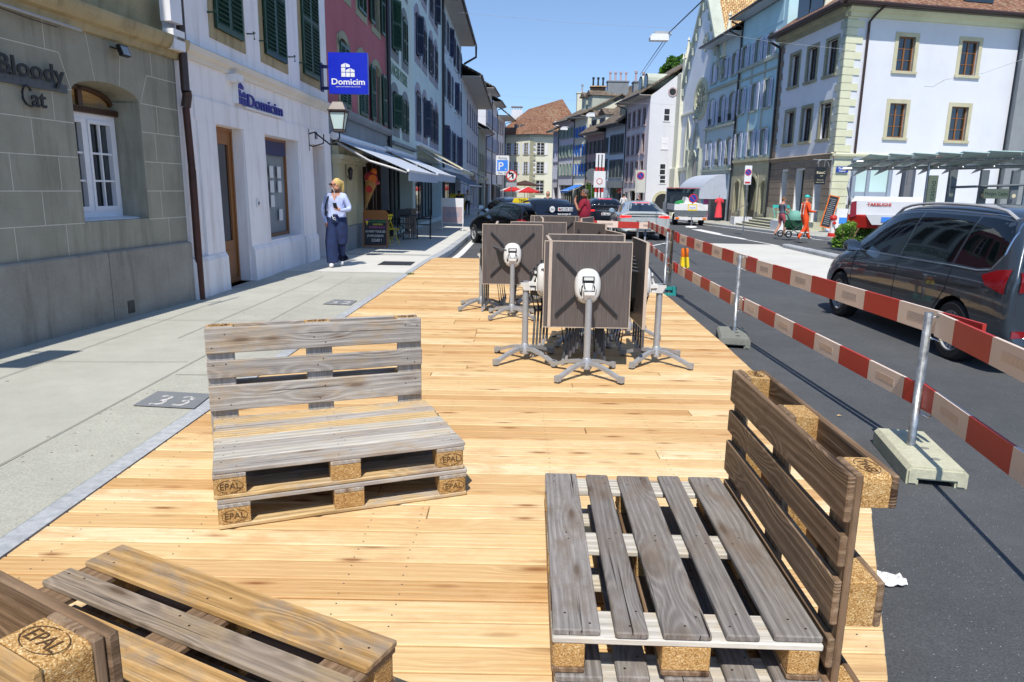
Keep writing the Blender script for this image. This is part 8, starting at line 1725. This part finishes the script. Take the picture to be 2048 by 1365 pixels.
# the woman in blue, walking towards us
w, D = person('blonde woman in sunglasses, pale blue shirt and wide navy trousers, walking with a phone', -3.47, 14.15, .0, radians(178), 1.70,
    dict(hd=(-.0, .03, 1.56), ht=(-.01, .04, 1.665), face=(.75, .62, -.06), shL=(-.17, 0, 1.385), elL=(-.27, .0, 1.14), wrL=(-.15, .2, 1.12), haL=(-.08, .25, 1.17), shR=(.17, 0, 1.385), elR=(.27, -.02, 1.12), wrR=(.2, .06, .9), haR=(.17, .08, .84),
         hiL=(-.09, 0, .88), knL=(-.07, -.02, .5), anL=(-.04, -.18, .14), toL=(-.04, -.06, .04), hiR=(.09, 0, .88), knR=(.09, .1, .5), anR=(.08, .1, .08), toR=(.08, .26, .04)),
    dict(top='shirt_blue', bot='trouser_navy', shoe='white', sleeve=1.7), dict(che=.15, spi=.13, pel=.14, sh=.075, el=.06, wr=.033, hi=.115, kn=.1, an=.05, to=.042), [(0, -.03, .035, .086, .095, .1), (0, -.11, .03, .05, .05, .06), (0, -.15, -.06, .04, .04, .13), (0, -.14, -.15, .03, .03, .08)], 'blond')
mb = MB()
for (hx_, kn_, an_) in (((-.09, 0, .93), D['knL'], D['anL']), ((.09, 0, .93), D['knR'], D['anR'])):
    P = [V(hx_)+V((0, 0, .06)), V(hx_)-V((0, 0, .15)), V(kn_), V(an_)+V((0, -.0, .02))]; mb.tube(P, .1, 14, rs=[.105, .125, .125, .115], flat=1)
mb.lathe([(.14, .88), (.15, .95), (.135, 1.03), (.13, 1.05)], (0, 0, 0), 18); mb.build('trousers', M['trouser_navy'], w, 1.2)
mb = MB(); mb.lathe([(.175, .97), (.18, 1.02), (.165, 1.1), (.16, 1.2), (.17, 1.3), (.16, 1.37), (.1, 1.42), (.07, 1.45)], (0, 0, 0), 22); mb.v = [V((p.x*1.05, p.y*.72, p.z+.015*sin(p.x*40))) for p in mb.v]; mb.build('shirt', M['shirt_blue'], w, 1.4)
mb = MB(); mb.add([(-.05, .108, 1.43), (.05, .108, 1.43), (.0, .128, 1.3)], [(0, 1, 2)]); mb.build('neckline', M['skin'], w)
c = V((0, .03, 1.61)); fy = V(D['face']).normalized(); rx = fy.cross(V((0, 0, 1))).normalized(); up = rx.cross(fy)
mb = MB(); Rg = Matrix((rx, fy, up)).transposed(); [mb.box(c+fy*.092+rx*q*.032+up*.016, (.05, .012, .034), 0, Rg) for q in (-1, 1)]; mb.box(c+fy*.093+up*.022, (.03, .01, .01), 0, Rg); [mb.box(c+fy*.045+rx*q*.076+up*.018, (.006, .1, .012), 0, Rg) for q in (-1, 1)]; mb.build('sunglasses', M['black'], w)
mb = MB(); mb.tube([(.13, .1, 1.38), (.19, .09, 1.2), (.21, .04, 1.0)], .014, 8); mb.tube([(.13, .1, 1.38), (.12, -.08, 1.4), (.2, -.13, 1.1)], .014, 8); mb.build('bag_strap', M['black'], w, 1.); mb = MB(); mb.ell((.22, -.12, .98), (.05, .09, .12), 12); mb.build('shoulder_bag', M['black'], w, 1.5)
mb = MB(); mb.box((-.06, .29, 1.2), (.07, .012, .13), 0, RX(-.6)); ph = mb.build('phone', M['dark'], None); ph.location = w.location+Matrix.Rotation(w.rotation_euler[2], 3, 'Z') @ V((0, 0, 0)); ph.rotation_euler = w.rotation_euler; tag(ph, 'small dark phone held in the blonde woman\'s hand', 'phone')
mb = MB(); mb.tube([(.05, .14, 1.03), (.02, .17, .96), (-.03, .17, .93), (-.01, .17, .99), (.03, .16, .97)], .006, 6); mb.tube([(-.02, .13, 1.4), (-.0, .12, 1.5), (.05, .1, 1.57)], .004, 5); mb.build('cord', M['white'], w)
# man in the crimson polo
mn, _ = person('man in a crimson polo shirt standing behind the tables, hand at his mouth', 1.92, 19.7, G(2, 19.7)-.15, radians(72), 1.80,
    dict(face=(0, 1, -.12), elR=(.26, -.02, 1.13), wrR=(.24, .16, 1.0), haR=(.2, .22, .96), elL=(-.22, .12, 1.15), wrL=(-.12, .25, 1.4), haL=(-.07, .24, 1.48), pel=(0, 0, .93)), dict(top='crimson', bot='white', shoe='white', sleeve=.75, skin='skin_dk'), dict(spi=.16, che=.165, pel=.15, sh=.085), [(0, -.02, .025, .082, .09, .095)], 'grey_hair')
mb = MB(); mb.lathe([(.17, .96), (.2, 1.05), (.2, 1.15), (.19, 1.3), (.15, 1.4), (.07, 1.46)], (0, .02, 0), 20); mb.v = [V((p.x*1.05, p.y*.85, p.z)) for p in mb.v]; mb.build('polo_shirt', M['crimson'], mn, 1.4)
# worker
g = gd(1605, 481, -.03); wk, _ = person('road worker in orange high visibility clothes walking past the cafe', g.x, g.y, g.z, radians(-80), 1.72, dict(knL=(-.1, .18, .5), anL=(-.1, .3, .1), toL=(-.1, .45, .06), knR=(.1, .02, .5), anR=(.1, -.25, .12), toR=(.1, -.14, .04), elR=(.24, .02, 1.12), wrR=(.2, .28, 1.1), haR=(.16, .34, 1.12), elL=(-.24, .02, 1.12), wrL=(-.18, .28, 1.1), haL=(-.12, .34, 1.12)), dict(top='hivis', bot='hivis', shoe='pale_conc', sleeve=1.8), dict(spi=.15, che=.16, pel=.15, sh=.085, hi=.12, kn=.09, an=.06, el=.06))
mb = MB(); mb.ell((0, .02, 1.67), (.09, .1, .07), 14); mb.box((0, .14, 1.655), (.12, .12, .015)); mb.build('cap', M['turq'], wk, 1.); mb = MB()
for q in (-.1, .1): mb.tube([(q, .13, .98), (q, .14, 1.38), (q, -.12, 1.38), (q, -.14, 1.0)], .018, 6)
for k, z in ((-.1, .3), (.1, .3)): mb.lathe([(.085, -.02), (.085, .03)], (k, .2 if k < 0 else -.12, z), 12)
mb.build('reflective_band', M['white'], wk)
mb = MB(); mb.box((0, .4, 1.15), (.16, .1, .012)); pp = mb.build('paper', M['white'], None); pp.location = wk.location; pp.rotation_euler = wk.rotation_euler; tag(pp, 'white paper the orange clad worker is reading', 'paper')
# woman with the pram
g = gd(1560, 473, -.03); pw_, _ = person('woman in grey tee and red shorts pushing a pram', g.x, g.y, g.z, radians(-72), 1.66, dict(elR=(.24, .02, 1.12), wrR=(.2, .3, 1.0), haR=(.16, .36, .98), elL=(-.24, .02, 1.12), wrL=(-.18, .3, 1.0), haL=(-.14, .36, .98), knR=(.1, .12, .5), anR=(.1, .1, .1), toR=(.1, .26, .05), anL=(-.1, -.22, .12), toL=(-.1, -.1, .04)), dict(top='greytee', bot='redshort', shoe='tyre', sleeve=.6, leg=.4), None, [(0, -.02, .03, .083, .093, .1), (0, -.06, .12, .04, .04, .04)], 'brown_hair')
g2 = gd(1588, 476, -.03); t = empty('pram', (g2.x, g2.y+.2, g2.z), radians(-72), 'pram with a mint green hood pushed by the woman in red shorts', 'pram')
mb = MB(); mb.lathe([(.0, 0), (.29, .02), (.3, .15), (.26, .3), (.12, .4), (0, .42)], (0, .05, .7), 16); mb.build('hood', M['sage_sh'], t, 1.); t.children[0].data.materials[0] = plain('mint_cloth', '#6da596', .8)
mb = MB(); mb.prism([(-.2, .35, .72), (.2, .35, .72), (.2, .3, .42), (-.2, .3, .42)], (0, -.6, 0)); mb.b2(-.2, .2, -.2, .3, .3, .45); mb.build('basket', M['deep_green'], t); mb = MB(); mb.tube([(-.22, -.6, 1.0), (.22, -.6, 1.0)], .018, 6)
for s in (-.24, .24): mb.tube([(s, -.6, 1.0), (s, -.2, .5), (s, .5, .15)], .015, 6); mb.tube([(s, -.4, .15), (s, .1, .5)], .015, 6)
mb.build('frame', M['slate'], t)
for (x, y, r) in ((-.26, -.4, .15), (.26, -.4, .15), (-.2, .5, .1), (.2, .5, .1)): mb = MB(); mb.lathe([(r*.75, -.02), (r, -.02), (r, .02), (r*.75, .02)], (x, y, r), 18, 0, 0); mb.build('wheel', M['tyre'], t)
# couple on the left pavement and heads among the cars
g = gd(918, 438); person('person in a dark blue shirt and light jeans walking on the left pavement', g.x, g.y, g.z, radians(180), 1.68, dict(knR=(.1, .1, .5), anR=(.1, .08, .09), anL=(-.1, -.15, .12)), dict(top='shirt_dk', bot='denim', shoe='black', sleeve=.9, skin='skin_dk'), None, [(0, -.0, .04, .1, .1, .09)], 'dark_hair')
g = gd(935, 431); person('man in a white shirt and black trousers behind the one in dark blue', g.x, g.y, g.z, radians(180), 1.80, dict(knL=(-.1, .1, .5), anL=(-.1, .08, .09)), dict(top='white', bot='black', shoe='black', sleeve=1.8), None, hair_short, 'dark_hair')
g = atY(1096, 386, 34); person('long haired woman whose head shows above the taxi', g.x, 34, g.z-1.6, radians(160), 1.66, {}, dict(top='shirt_dk', bot='denim', shoe='black', sleeve=.8), None, [(0, -.03, -.01, .095, .09, .15)], 'brown_hair')
g = atY(1248, 390, 50); person('man in a white shirt walking behind the silver saloon', g.x, 50, g.z-1.62, 0, 1.7, {}, dict(top='white', bot='denim', shoe='black', sleeve=1.8), None, hair_short, 'dark_hair')
g = atY(1279, 391, 50); person('dark haired person in black near the pale pink house', g.x, 50, g.z-1.62, radians(180), 1.66, {}, dict(top='shirt_dk', bot='black', shoe='black', sleeve=1.8), None, hair_short, 'dark_hair')
